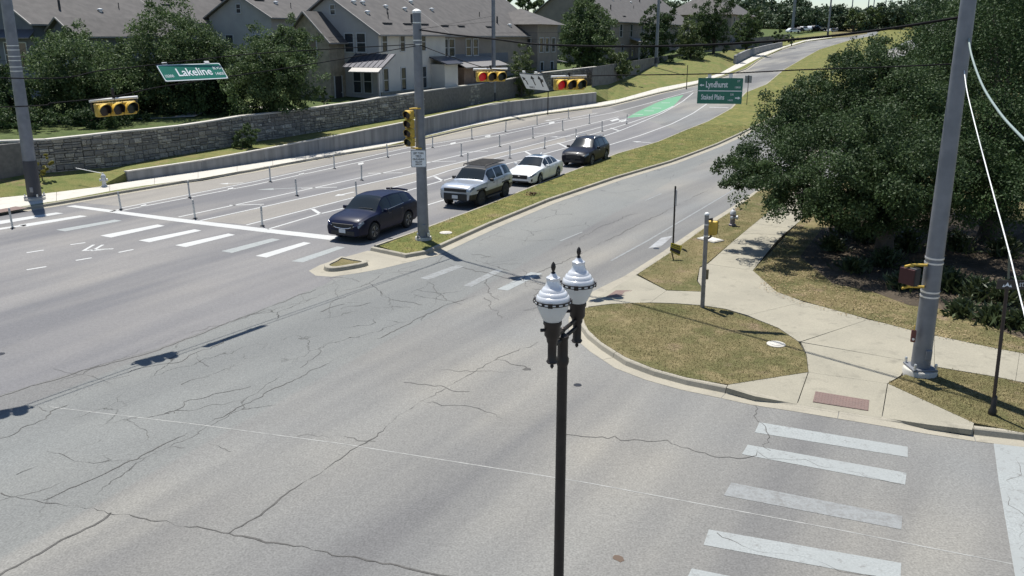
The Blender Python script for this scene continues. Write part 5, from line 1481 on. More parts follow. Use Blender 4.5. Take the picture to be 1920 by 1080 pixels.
# yard sign
b = G(1261, 487, 0.16)
o = empty('yard_sign', tuple(b), R(-8), 'small yellow and black yard sign leaning by the right kerb', 'yard sign')
c4 = [AT(1258, 455, b.y), AT(1279, 461, b.y), AT(1274, 480, b.y), AT(1256, 471, b.y)]
loc4 = [o.matrix_basis.inverted() @ p for p in c4]
Mi = Matrix.Translation(-b); Mr = Matrix.Rotation(R(8), 4, 'Z')
loc4 = [Mr @ (p - b) for p in c4]
MB().extr(loc4, (0.0, 0.01, 0)).build('board', pm('yard_yellow', (0.52, 0.42, 0.03), 0.6), o)
def on4(a, c_): return loc4[0].lerp(loc4[1], a).lerp(loc4[3].lerp(loc4[2], a), c_) + Vector((0, -0.003, 0))
def q4(name, a0, a1, c0, c1, mat):
    m = MB(); m.add([on4(a0, c0), on4(a1, c0), on4(a1, c1), on4(a0, c1)], [(0, 1, 2, 3)])
    me = bpy.data.meshes.new(name); me.from_pydata([tuple(v) for v in m.v], [], m.f); link(name, me, mat, o)
q4('print_band', 0.0, 0.98, 0.50, 0.86, M_SIGN_B)
rr_ = random.Random(2)
for row, (c0, c1) in enumerate(((0.10, 0.24), (0.30, 0.42), (0.90, 0.97))):
    a = 0.1
    while a < 0.85:
        d = rr_.uniform(0.05, 0.12); q4('print_stroke', a, a + d, c0, c1, M_SIGN_B); a += d + 0.035
for a in (0.12, 0.2): MB().tube([tuple(on4(a, 0.9) + Vector((0, 0.02, 0))), (0.0 + a * 0.3, 0, -0.05)], 0.012, 6).build('stake', M_BLK, o)
# ---------------------------------------------------------------- twin globe lamp
def frosted(name, c, rough, tr_, metal=0.0):
    m, N, L, b, P = new_mat(name)
    b.inputs['Base Color'].default_value = (*c, 1); b.inputs['Roughness'].default_value = rough; b.inputs['Metallic'].default_value = metal; b.inputs['Coat Weight'].default_value = 0.4
    t = N.new('ShaderNodeBsdfTranslucent'); t.inputs[0].default_value = (*c, 1)
    mx = N.new('ShaderNodeMixShader'); mx.inputs[0].default_value = tr_
    L.new(b.outputs[0], mx.inputs[1]); L.new(t.outputs[0], mx.inputs[2]); L.new(mx.outputs[0], N['Material Output'].inputs[0])
    return m
M_GLOBE = frosted('frosted_globe', (0.82, 0.83, 0.82), 0.3, 0.55)
M_PRISM = frosted('prismatic_top', (0.74, 0.75, 0.77), 0.22, 0.30, 0.15)
lp = AT(1055, 655, 10.0); lz = lp.z
lamp = empty('street_lamp', (lp.x, lp.y, 0.0), R(0), 'black post lamp with two white acorn globes in the foreground', 'street lamp')
M_LB = pm('lamp_black', (0.020, 0.016, 0.014), 0.5, 0.3, (0.030, 0.024, 0.021), 5)
MB().lathe([(0.20, 0), (0.20, 0.12), (0.15, 0.2), (0.13, 0.7), (0.085, 0.8), (0.07, 1.0), (0.066, lz - 0.45), (0.064, lz - 0.20)], 18).build('post', M_LB, lamp, smooth=40)
MB().lathe([(0.064, lz - 0.22), (0.082, lz - 0.17), (0.08, lz - 0.12), (0.068, lz - 0.09), (0.066, lz + 0.13), (0.075, lz + 0.15), (0.075, lz + 0.18), (0.04, lz + 0.20), (0.02, lz + 0.22), (0.035, lz + 0.25), (0.03, lz + 0.28), (0.005, lz + 0.30)], 18).build('post_head', M_LB, lamp, smooth=40)
gl = AT(1036, 609, 9.72) - Vector((lp.x, lp.y, 0)); gr = AT(1083, 574, 10.45) - Vector((lp.x, lp.y, 0))
for nm, g in (('left', gl), ('right', gr)):
    fx, fy = g.x, g.y
    fz = lz - 0.02
    cz = g.z                      # level of the globe's lower end
    base_z = lz - (0.16 if nm == 'left' else 0.10)
    base_z = cz - 0.50
    arm = MB()
    for dz_ in (0.0, 0.11): arm.tube([(0, 0, base_z + 0.22 + dz_), (fx * 0.5, fy * 0.5, base_z + 0.22 + dz_), (fx, fy, base_z + 0.22 + dz_)], 0.026, 8)
    arm.build('arm', M_LB, lamp, smooth=40)
    M = Matrix.Translation((fx, fy, 0))
    fit = MB()
    fit.lathe([(0.012, base_z - 0.06), (0.025, base_z - 0.03), (0.012, base_z), (0.06, base_z + 0.01), (0.072, base_z + 0.03), (0.055, base_z + 0.06), (0.055, base_z + 0.26), (0.068, base_z + 0.29), (0.072, base_z + 0.33), (0.098, base_z + 0.37), (0.10, base_z + 0.49), (0.112, base_z + 0.51), (0.112, base_z + 0.55), (0.095, base_z + 0.56)], 20, M)
    fit.build('fitter', M_LB, lamp, smooth=35)
    m = MB(); m.tube([(fx - 0.10, fy - 0.02, cz - 0.06), (fx - 0.145, fy - 0.03, cz - 0.06)], 0.022, 8); m.build('thumb_screw', M_LB, lamp)
    g0 = cz + 0.05
    gb = MB(); gp = [(0.10, g0), (0.122, g0 + 0.03), (0.150, g0 + 0.085), (0.178, g0 + 0.15), (0.200, g0 + 0.215), (0.210, g0 + 0.255)]; NR = 56
    gb.add([((r_ * (1 - 0.016 * (k % 2))) * math.cos(2 * math.pi * k / NR) + fx, (r_ * (1 - 0.016 * (k % 2))) * math.sin(2 * math.pi * k / NR) + fy, z) for r_, z in gp for k in range(NR)], [(a * NR + k, a * NR + (k + 1) % NR, (a + 1) * NR + (k + 1) % NR, (a + 1) * NR + k) for a in range(len(gp) - 1) for k in range(NR)])
    gb.build('globe', M_GLOBE, lamp, smooth=60)
    b0 = g0 + 0.255
    t_ = MB(); t_.lathe([(0.205, b0), (0.204, b0 + 0.035), (0.192, b0 + 0.066), (0.180, b0 + 0.072), (0.172, b0 + 0.100), (0.156, b0 + 0.118), (0.144, b0 + 0.122), (0.134, b0 + 0.146), (0.116, b0 + 0.166), (0.106, b0 + 0.170), (0.094, b0 + 0.195), (0.086, b0 + 0.215), (0.077, b0 + 0.255), (0.086, b0 + 0.268), (0.083, b0 + 0.288), (0.05, b0 + 0.308), (0.03, b0 + 0.335)], 28, M)
    t_.build('globe_top', M_PRISM, lamp, smooth=45)
    bd = MB(); bd.lathe([(0.213, b0 - 0.025), (0.219, b0 - 0.025), (0.219, b0 + 0.018), (0.213, b0 + 0.018)], 28, M, cap=False); band = bd.build('band', M_LB, lamp, smooth=30)
    orn = MB()
    for k in range(16):
        a = 2 * math.pi * k / 16
        orn.box((0.2205, 0, b0 - 0.004), (0.004, 0.045, 0.016), M @ Matrix.Rotation(a, 4, 'Z'))
    orn.build('band_ornament', M_STEELW, band)['kind'] = 'stuff'
    for k in range(4): MB().box((0.222, 0, b0 - 0.004), (0.02, 0.055, 0.055), M @ Matrix.Rotation(math.pi / 2 * k - 1.75, 4, 'Z')).build('band_clip', M_LB, band)
    fn = MB(); f0 = b0 + 0.333
    fn.lathe([(0.012, f0), (0.030, f0 + 0.012), (0.014, f0 + 0.028), (0.022, f0 + 0.05), (0.030, f0 + 0.08), (0.022, f0 + 0.12), (0.004, f0 + 0.145)], 14, M)
    fn.build('finial', M_LB, lamp, smooth=50)
# ---------------------------------------------------------------- delineator posts
M_DEL = pm('grey_delineator', (0.66, 0.64, 0.58), 0.7, 0, (0.52, 0.50, 0.45), 6)
dl = MB(); dl.tube([(0, 0, 0.03), (0, 0, 0.92)], 0.043, 10)
dm = dl.mesh('shaft', 40); dm.materials.append(M_DEL)
bm_ = MB().lathe([(0.11, 0), (0.11, 0.02), (0.06, 0.05)], 12).mesh('base', 40); bm_.materials.append(M_RUBBER)
rm_ = MB()
for z in (0.70, 0.80): rm_.lathe([(0.045, z), (0.045, z + 0.05)], 10, cap=False)
rmm = rm_.mesh('reflector', 40); rmm.materials.append(pm('reflector_grey', (0.34, 0.34, 0.33), 0.4))
ROWS = [('bike lane', 'in the far row along the bike lane', [(24, 428), (227, 393), (356, 371), (507, 341), (627, 316), (727, 295), (811, 277), (885, 261), (948, 247), (1007, 233.5), (1066, 222)]),
        ('middle', 'in the middle row of the hatched buffer', [(366, 410), (557, 367), (678, 338), (865, 293), (937, 275), (999.5, 259), (1055, 244.5), (1105, 232)]),
        ('near', 'in the near row beside the car queue', [(492, 424), (669, 372), (877, 312), (956, 297), (1021, 279), (1080, 262), (1129, 246.5), (1175, 232.5)])]
for rn, where, pts in ROWS:
    for i, (u, v) in enumerate(pts):
        p = G(u, v)
        o = empty('delineator_post', tuple(p), label=f'grey upright post, {ordn[i]} from the left {where}', cat='delineator post', group='delineator posts along the painted buffers')
        o.rotation_euler = (rng.uniform(-0.04, 0.04), rng.uniform(-0.05, 0.05), 0)
        for me in (dm, bm_, rmm): link(me.name.split('.')[0], me, None, o)
# ---------------------------------------------------------------- hydrants
def hydrant(base, label, body, cap_, rz):
    o = empty('fire_hydrant', tuple(base), rz, label, 'fire hydrant')
    MB().lathe([(0.16, -0.05), (0.16, 0.06), (0.115, 0.08), (0.11, 0.45), (0.135, 0.47), (0.135, 0.52)], 18).build('barrel', body, o, smooth=35)
    MB().lathe([(0.14, 0.52), (0.13, 0.60), (0.09, 0.68), (0.04, 0.72), (0.035, 0.78), (0.01, 0.79)], 18).build('bonnet', cap_, o, smooth=40)
    for a, r_, l in ((0, 0.055, 0.20), (180, 0.055, 0.20), (-90, 0.075, 0.22)):
        Mx = Matrix.Rotation(R(a), 4, 'Z') @ Matrix.Translation((0, 0, 0.38)) @ Matrix.Rotation(R(90), 4, 'Y')
        MB().lathe([(r_, 0.08), (r_, l - 0.06), (r_ + 0.02, l - 0.05), (r_ + 0.02, l), (0.02, l + 0.03)], 12, Mx).build('nozzle', cap_, o, smooth=40)
    return o
M_HW = pm('hydrant_silver', (0.55, 0.56, 0.57), 0.45, 0.1, (0.42, 0.43, 0.44), 6)
h1 = hydrant(G(196, 350, 0.16), 'silver fire hydrant with a slanting marker rod on the far grass', M_HW, M_HW, R(20))
MB().tube([(0, 0, 0.74), (-1.35, 0.4, 1.05)], 0.022, 6).build('marker_rod', M_STEELW, h1)
hydrant(G(1373, 423, 0.16), 'grey fire hydrant with pale cap on the near grass strip', pm('hydrant_grey', (0.20, 0.17, 0.185), 0.5, 0.1), M_HW, R(60))
# red leaf litter heap on the median
p = G(998, 366, 0.15); o = empty('flower_clump', tuple(p), label='small reddish plant clump in the median grass', cat='plant')
m = MB(); rr_ = random.Random(9)
for k in range(70):
    a = rr_.uniform(0, 6.28); d = abs(rr_.gauss(0, 0.16)); c = Vector((d * math.cos(a) * 1.5, d * math.sin(a), rr_.uniform(0.02, 0.16)))
    t1, t2 = Vector((rr_.uniform(-1, 1), rr_.uniform(-1, 1), rr_.uniform(-1, 1))).normalized() * 0.06, Vector((rr_.uniform(-1, 1), rr_.uniform(-1, 1), rr_.uniform(-1, 1))).normalized() * 0.05
    m.add([c - t1, c + t2, c + t1, c - t2], [(0, 1, 2, 3)])
m.build('foliage', pm('reddish_leaf', (0.16, 0.06, 0.045), 0.8, 0, (0.10, 0.09, 0.035), 9), o)
# utility poles behind the pavement
def upole(u, v, top_z, r_, label, y=None, lean=0.0):
    if y is None: p = G(u, v, 0.3)
    else: p = AT(u, v, y)
    o = empty('utility_pole', tuple(p), label=label, cat='utility pole')
    MB().tube([(0, 0, -0.5), (lean, 0, top_z)], [r_, r_ * 0.7], 12).build('shaft', M_POLE, o, smooth=40)
    MB().lathe([(r_ + 0.015, 0.0), (r_ + 0.015, 0.9)], 12, cap=False).build('ground_sleeve', M_POLE_DK, o, smooth=40)
    return o
i9 = US.index(925); pb_ = rows['sb'][i9]
upole(926, 190, 16, 0.24, 'steel utility pole before the stone wall, left of centre', y=pb_.y - 0.6)
upole(1230, 119, 17, 0.26, 'steel utility pole on the grass bank beside dark shrubs', y=136)
upole(1552, 66, 18, 0.28, 'slim utility pole at the far bend of the road', y=262)
upole(1486, 56, 20, 0.5, 'dark wide utility pole before the far trees', y=300)
for i, (u, y, zz) in enumerate(((1595, 350, 20), (1625, 370, 22), (1635, 380, 19), (1657, 400, 24), (1668, 390, 20), (1686, 410, 21))):
    p = AT(u, 40, y); upole(u, 40, zz, 0.22, f'distant utility pole on the skyline, {ordn[i]} from the left', y=y)
# thin service wires behind
wz = lambda u, v, y: AT(u, v, y)
cable('service_wire', [wz(-60, 118, 60), wz(300, 96, 66), wz(600, 72, 75), wz(925, 40, 86)], 0.012, 'thin service wire crossing before the left houses', n=4)
cable('service_wire', [wz(925, 62, 86), wz(1060, 60, 104), wz(1155, 51, 120), wz(1230, 37, 136)], 0.014, 'thin service wire between the two steel utility poles', n=4)
cable('service_wire', [wz(925, 72, 86), wz(1060, 74, 104), wz(1155, 63, 120), wz(1230, 50, 136)], 0.012, 'lower thin service wire between the two steel utility poles', n=4)
cable('service_wire', [wz(-60, 200, 46), wz(60, 84, 50), wz(200, 90, 56), wz(420, 88, 66), wz(700, 68, 78), wz(925, 30, 86)], 0.010, 'faint sagging wire before the left tree crowns', n=4)

# ================================================================== TOWNHOUSES
M_ROOF = pm('asphalt_shingle', (0.100, 0.093, 0.088), 0.9, 0, (0.074, 0.069, 0.066), 1.4, 6, bump=0.5, bscale=9)
M_STUC = pm('pale_stucco', (0.52, 0.50, 0.45), 0.9, 0, (0.46, 0.44, 0.40), 0.8, 4)
M_SIDING = pm('blue_grey_siding', (0.35, 0.34, 0.325), 0.85, 0, (0.31, 0.30, 0.29), 0.9, 4)
M_TANST = pm('tan_stone_veneer', (0.33, 0.285, 0.215), 0.95, 0, (0.22, 0.19, 0.145), 2.2, 6, bump=0.6, bscale=6)
M_BROWN_W = pm('brown_siding', (0.23, 0.20, 0.17), 0.9, 0, (0.19, 0.165, 0.142), 0.9, 4)
M_TAN_W = pm('tan_brick', (0.24, 0.165, 0.115), 0.9, 0, (0.18, 0.12, 0.085), 2.0, 5)
M_DARK_W = pm('slate_siding', (0.13, 0.14, 0.165), 0.9, 0, (0.105, 0.115, 0.135), 0.9, 4)
M_FASC = pm('fascia', (0.22, 0.21, 0.20), 0.7)
M_WFRAME = pm('window_frame', (0.40, 0.41, 0.41), 0.6)
M_WPANE = pm('window_pane', (0.022, 0.028, 0.034), 0.12, 0, (0.035, 0.042, 0.05), 1.2)
M_DOOR = pm('dark_door', (0.045, 0.04, 0.04), 0.6)
M_SEAM = pm('standing_seam_metal', (0.10, 0.10, 0.115), 0.35, 0.6)
M_SEAML = pm('pale_and_lit_metal', (0.24, 0.23, 0.22), 0.5, 0.3)  # pale roof metal; on the centre porch its paleness stands for sunlight
M_VENTP = pm('vent_pipe', (0.035, 0.035, 0.035), 0.7)
def house(name, origin, label, rz=R(65)):
    o = empty(name, tuple(origin), rz, label, 'house'); return o
def body(h, x0, x1, y0, y1, eave, ridge, mat, down=2.5, ov=0.45, roof=True, axis='x', hip=False, rmat=None, fascia=True):
    """gabled block; axis: direction of the ridge"""
    m = MB()
    if hip:
        m.box(((x0 + x1) / 2, (y0 + y1) / 2, (eave - down) / 2), (x1 - x0, y1 - y0, eave + down))
    elif axis == 'x':
        ym = (y0 + y1) / 2
        P = [(y0, -down), (y1, -down), (y1, eave), (ym, ridge), (y0, eave)]
        m.add([(x, y, z) for x in (x0, x1) for y, z in P], [(0, 1, 2, 3, 4), (9, 8, 7, 6, 5)] + [(i, (i + 1) % 5, 5 + (i + 1) % 5, 5 + i) for i in (0, 1, 4)])
    else:
        xm = (x0 + x1) / 2
        P = [(x0, -down), (x1, -down), (x1, eave), (xm, ridge), (x0, eave)]
        m.add([(x, y, z) for y in (y0, y1) for x, z in P], [(0, 1, 2, 3, 4), (9, 8, 7, 6, 5)] + [(i, (i + 1) % 5, 5 + (i + 1) % 5, 5 + i) for i in (0, 1, 4)])
    m.build('wall', mat, h)
    ros = []
    t = 0.14
    if hip:
        xm, ym = (x0 + x1) / 2, (y0 + y1) / 2; q = MB()
        a, b, c, d = (x0 - ov, y0 - ov), (x1 + ov, y0 - ov), (x1 + ov, y1 + ov), (x0 - ov, y1 + ov); e = eave - 0.12
        dx = max(0.05, (x1 - x0) / 2 - (y1 - y0) / 2)
        q.add([(a[0], a[1], e), (b[0], b[1], e), (c[0], c[1], e), (d[0], d[1], e), (xm - dx, ym, ridge), (xm + dx, ym, ridge)], [(0, 1, 5, 4), (1, 2, 5), (2, 3, 4, 5), (3, 0, 4), (3, 2, 1, 0)])
        ros.append(q.build('roof', rmat or M_ROOF, h))
    elif roof:
        for s_ in (-1, 1):
            q = MB()
            if axis == 'x':
                ym, yo = (y0 + y1) / 2, (y0 - ov if s_ < 0 else y1 + ov)
                sl_ = (ridge - eave) / ((y1 - y0) / 2); ze = eave - ov * sl_
                pts = [(x0 - ov, yo, ze), (x1 + ov, yo, ze), (x1 + ov, ym - s_ * 0.0, ridge), (x0 - ov, ym, ridge)]
            else:
                xm, xo = (x0 + x1) / 2, (x0 - ov if s_ < 0 else x1 + ov)
                sl_ = (ridge - eave) / ((x1 - x0) / 2); ze = eave - ov * sl_
                pts = [(xo, y0 - ov, ze), (xo, y1 + ov, ze), (xm, y1 + ov, ridge), (xm, y0 - ov, ridge)]
            q.extr([(p[0], p[1], p[2] + 0.02) for p in pts], (0, 0, t))
            ro = q.build('roof', rmat or M_ROOF, h); ros.append(ro)
            if fascia:
                f = MB(); a, b, c, d = [Vector(p) + Vector((0, 0, 0.02 + t / 2)) for p in pts]
                for p, r_ in ((a, b), (b, c), (d, a)):
                    dirv = (r_ - p).normalized(); f.tube([p, r_], 0.085, 4)
                f.build('fascia', M_FASC, ro)
    return ros
def window(h, face, pos, z, w, ht, base=0.0, rows_=2, trim=M_WFRAME):
    """face 'end' looks along -x from x=base, 'side' looks along -y from y=base; pos = coordinate along the wall, z = centre"""
    def pt(a, b, c): return (base - c, pos + a, z + b) if face == 'end' else (pos + a, base - c, z + b)
    def bx(m, a0, a1, b0, b1, c0, c1):
        P = [pt(a, b, c) for c in (c0, c1) for a, b in ((a0, b0), (a1, b0), (a1, b1), (a0, b1))]
        m.add(P, [(0, 1, 2, 3), (7, 6, 5, 4), (0, 4, 5, 1), (1, 5, 6, 2), (2, 6, 7, 3), (3, 7, 4, 0)])
    f = MB(); t = 0.09
    bx(f, -w / 2 - t, w / 2 + t, ht / 2, ht / 2 + t, -0.05, 0.06); bx(f, -w / 2 - t, w / 2 + t, -ht / 2 - t, -ht / 2, -0.05, 0.08)
    bx(f, -w / 2 - t, -w / 2, -ht / 2, ht / 2, -0.05, 0.06); bx(f, w / 2, w / 2 + t, -ht / 2, ht / 2, -0.05, 0.06)
    bx(f, -w / 2, w / 2, -0.03, 0.03, -0.05, 0.045)
    fo = f.build('window', trim, h)
    for b0, b1 in ((-ht / 2, -0.03), (0.03, ht / 2)):
        p = MB(); bx(p, -w / 2, w / 2, b0, b1, -0.02, 0.012); p.build('pane', M_WPANE, fo)
    return fo
def door(h, face, pos, z0, w, ht, base=0.0, mat=M_DOOR):
    m = MB()
    if face == 'end': m.box((base - 0.02, pos, z0 + ht / 2), (0.08, w, ht))
    else: m.box((pos, base - 0.02, z0 + ht / 2), (w, 0.08, ht))
    d = m.build('door', mat, h, bevel=0.01)
    q = MB(); c = (base - 0.09, pos + w * 0.38, z0 + 1.0) if face == 'end' else (pos + w * 0.38, base - 0.09, z0 + 1.0)
    q.box(c, (0.06, 0.06, 0.10)); q.build('handle', M_STEEL, d)
    f = MB()
    for a in (-1, 1):
        if face == 'end': f.box((base - 0.02, pos + a * (w / 2 + 0.06), z0 + ht / 2), (0.1, 0.1, ht + 0.1))
        else: f.box((pos + a * (w / 2 + 0.06), base - 0.02, z0 + ht / 2), (0.1, 0.1, ht + 0.1))
    f.build('frame', M_WFRAME, d)
def shed(h, pts, t, mat, name='porch_roof'):
    return MB().extr(pts, (0, 0, t)).build(name, mat, h)
def vents(roof, lst):
    for x, y, z, kind in lst:
        if kind == 'pipe': MB().tube([(x, y, z - 0.3), (x, y, z + 0.75)], 0.10, 8).build('vent_pipe', M_VENTP, roof, smooth=40)
        elif kind == 'thin': MB().tube([(x, y, z - 0.3), (x, y, z + 0.5)], 0.045, 6).build('vent_pipe', M_VENTP, roof)
        elif kind == 'cap': MB().lathe([(0.16, -0.2), (0.16, 0.08), (0.26, 0.10), (0.24, 0.2), (0.02, 0.26)], 12, Matrix.Translation((x, y, z))).build('vent_cap', M_STEELW, roof, smooth=40)
        else: MB().box((x, y, z + 0.06), (1.4, 0.18, 0.10)).build('slot_vent', M_VENTP, roof)
def roof_z(y, y0, y1, eave, ridge):
    ym = (y0 + y1) / 2
    return ridge - (ridge - eave) * abs(y - ym) / ((y1 - y0) / 2) + 0.16
# --- centre house: pale long side towards the road, gable end towards the left
hc = house('townhouse', (-11.4, 76.0, 2.7), 'pale two storey townhouse with tan stone gable behind the median pole')
W_, EV, RG = 9.8, 5.8, 8.9
rs_ = body(hc, 0, 11.6, 0, W_, EV, RG, M_STUC)
MB().box((-0.03, W_ / 2, 2.0), (0.06, W_ - 0.02, 7.6)).build('end_cladding', M_SIDING, hc)
m = MB(); m.add([(-0.06, 0.0, EV), (-0.06, W_, EV), (-0.06, W_ / 2, RG - 0.02), (0.0, 0.0, EV), (0.0, W_, EV), (0.0, W_ / 2, RG - 0.02)], [(0, 1, 2), (5, 4, 3), (0, 3, 4, 1)]); m.build('gable_cladding', M_SIDING, hc)
MB().box((5.8, -0.04, 0.2), (11.6, 0.08, 1.3)).build('stone_skirt', M_TANST, hc)
for y in (1.75, 3.0): window(hc, 'end', y, 5.0, 0.85, 1.5, -0.06)
for y in (1.25, 2.35): window(hc, 'end', y, 1.75, 0.75, 1.9, -0.06)
window(hc, 'end', 4.55, 7.75, 0.45, 0.75, -0.06)
for x in (0.85, 3.75, 7.4):
    window(hc, 'side', x, 5.05, 0.72, 1.55); window(hc, 'side', x, 1.85, 0.72, 1.9)
body(hc, -2.2, 0.4, 3.6, 8.0, 5.3, 7.45, M_TANST, axis='x')
window(hc, 'end', 5.3, 4.5, 0.8, 1.4, -2.2)
door(hc, 'side', -1.2, -0.2, 0.95, 2.4, 3.6)
pr_ = shed(hc, [(-2.1, -1.7, 2.95), (-2.1, 2.4, 2.95), (-0.06, 2.4, 4.0), (-0.06, -1.7, 4.0)], 0.08, M_SEAM)
for k in range(9): MB().extr([(-2.1, -1.68 + k * 0.50, 3.03), (-2.1, -1.64 + k * 0.50, 3.03), (-0.06, -1.64 + k * 0.50, 4.08), (-0.06, -1.68 + k * 0.50, 4.08)], (0, 0, 0.05)).build('seam', M_SEAM, pr_)
shed(hc, [(-2.7, -1.6, 2.62), (-2.7, 1.4, 2.62), (-2.11, 1.4, 2.93), (-2.11, -1.6, 2.93)], 0.07, M_SEAML)  # lower strip of the same roof, its sunlit tone put into the colour
for y in (-1.4,): MB().box((-2.35, y, 1.0), (0.14, 0.14, 3.2)).build('porch_post', M_STUC, hc)
MB().box((-2.35, -0.9, -0.1), (0.5, 0.5, 1.6)).build('porch_pier', M_TANST, hc)
MB().tube([(-2.6, -1.5, 2.6), (-2.5, -1.42, 2.3), (-2.45, -1.42, -0.5)], 0.05, 6).build('downpipe', M_FASC, hc)
# little entry bay on the long side
MB().box((10.0, -0.75, 1.0), (2.6, 1.5, 4.0)).build('entry_bay', M_STUC, hc)
MB().box((10.0, -1.54, -0.3), (2.7, 0.1, 1.5)).build('stone_skirt', M_TANST, hc)
shed(hc, [(8.4, -1.95, 2.95), (11.6, -1.95, 2.95), (11.6, -0.02, 3.6), (8.4, -0.02, 3.6)], 0.10, M_SEAM)
rv = rs_[0]
vents(rv, [(x, y, roof_z(y, 0, W_, EV, RG), k) for x, y, k in [(2.0, 2.4, 'cap'), (2.0, 3.8, 'cap'), (3.4, 3.8, 'cap'), (6.5, 3.4, 'cap'), (9.5, 3.2, 'cap'), (4.4, 1.8, 'thin'), (5.2, 2.4, 'thin'), (7.6, 1.3, 'pipe'), (3.0, 1.0, 'slot'), (6.4, 1.0, 'slot'), (9.4, 1.0, 'slot')]])
# --- brown row beside it
hd = house('townhouse', tuple(Vector((-11.4, 76.0, 2.85)) + Vector((DX, DY, 0)) * 11.6 + nrm * 0.8), 'brown grey townhouse row with tan garage front and hipped tower')
W2, EV2, RG2 = 14.0, 5.6, 10.4
rs_ = body(hd, 0.0, 27.6, 0, W2, EV2, RG2, M_BROWN_W)
for x in (1.3, 2.7, 6.3, 7.9): window(hd, 'side', x, 4.3, 1.05, 1.6)
MB().box((6.2, -0.9, 0.6), (8.6, 1.8, 3.6)).build('garage_front', M_TAN_W, hd)
shed(hd, [(1.2, -2.4, 2.35), (11.2, -2.4, 2.35), (10.6, 0.0, 3.3), (1.8, 0.0, 3.3)], 0.10, M_SEAML)
shed(hd, [(1.0, -0.06, 2.6), (16.0, -0.06, 2.6), (16.0, 0.0, 3.6), (1.0, 0.0, 3.6)], 0.05, M_DARK_W, 'wall_band')
body(hd, 21.5, 27.8, -1.3, 6, 6.9, 8.7, M_BROWN_W, hip=True, ov=0.8)
for x in (22.6, 24.4, 26.4): window(hd, 'side', x, 4.4, 1.0, 1.6, -1.3)
for x in (22.8, 26.0): window(hd, 'side', x, 1.4, 0.9, 2.0, -1.3)
window(hd, 'end', 0.0, 4.4, 0.8, 1.5, 21.5)
shed(hd, [(27.9, -2.0, 2.3), (29.6, -2.0, 2.2), (29.6, 0.4, 2.6), (27.9, 0.4, 2.8)], 0.10, M_SEAML)
vents(rs_[0], [(x, y, roof_z(y, 0, W2, EV2, RG2), k) for x, y, k in [(2.0, 4.2, 'cap'), (4.4, 3.2, 'cap'), (8.0, 6.0, 'cap'), (14.0, 2.6, 'thin'), (16.5, 1.6, 'pipe'), (3.0, 0.9, 'slot'), (6.5, 0.9, 'slot'), (13.0, 0.9, 'slot'), (19.0, 1.2, 'cap')]])
# --- house with gable behind the middle left trees
hb = house('townhouse', (-23.7, 88.0, yard_z(-23.7, 88)), 'grey townhouse gable rising behind the left trees, right of their crowns')
zb0 = hb.location.z
rs_ = body(hb, 0, 30, 0, 8.0, 10.1 - zb0, 12.3 - zb0, M_SIDING)
window(hb, 'end', 4.0, 10.9 - zb0, 0.5, 0.8); window(hb, 'end', 2.0, 7.6 - zb0, 0.9, 1.5); window(hb, 'end', 5.5, 7.6 - zb0, 0.9, 1.5); window(hb, 'side', 2.0, 7.8 - zb0, 0.8, 1.5)
vents(rs_[0], [(x, y, roof_z(y, 0, 8.0, 10.1 - zb0, 12.3 - zb0), k) for x, y, k in [(3.5, 2.2, 'cap'), (1.5, 2.6, 'slot'), (5, 1.5, 'thin')]])
rs_ = body(hb, 6, 40, 8.0, 24.0, 10.1 - zb0, 15.5 - zb0, M_SIDING)
# --- far left house
ha = house('townhouse', (-38.7, 72.0, yard_z(-38.7, 72)), 'dark slate sided townhouse with wide window at the left edge')
za0 = ha.location.z
rs_ = body(ha, 0, 14, 0, 7.8, 9.3 - za0, 11.7 - za0, M_DARK_W)
for y in (1.65, 3.15): window(ha, 'end', y, 6.75 - za0, 1.15, 1.9)
shed(ha, [(-0.7, -0.3, 8.05 - za0), (-0.7, 5.6, 8.05 - za0), (0.0, 5.6, 8.7 - za0), (0.0, -0.3, 8.7 - za0)], 0.08, M_SEAM)
body(ha, 1.5, 12, -3.0, 0.2, 8.4 - za0, 9.6 - za0, M_DARK_W, axis='x')
window(ha, 'end', -1.4, 6.8 - za0, 0.6, 1.4, 1.5)
vents(rs_[0], [(x, y, roof_z(y, 0, 7.8, 9.3 - za0, 11.7 - za0), k) for x, y, k in [(4, 1.6, 'pipe'), (8, 1.5, 'cap'), (10.5, 2.0, 'thin')]])
body(ha, 3, 30, 7.8, 26, 9.3 - za0, 15 - za0, M_DARK_W)
# --- house between the left crowns
hx = house('townhouse', (-35.0, 83.0, yard_z(-35, 83)), 'townhouse roof and gable showing between the two left tree crowns')
zx = hx.location.z
rs_ = body(hx, 0, 24, 0, 8.6, 9.7 - zx, 12.6 - zx, M_SIDING)
window(hx, 'end', 3.0, 7.4 - zx, 0.9, 1.5); window(hx, 'end', 5.6, 7.4 - zx, 0.9, 1.5); window(hx, 'side', 3.0, 7.4 - zx, 0.9, 1.5)
vents(rs_[0], [(6, 2, roof_z(2, 0, 8.6, 9.7 - zx, 12.6 - zx), 'slot')])
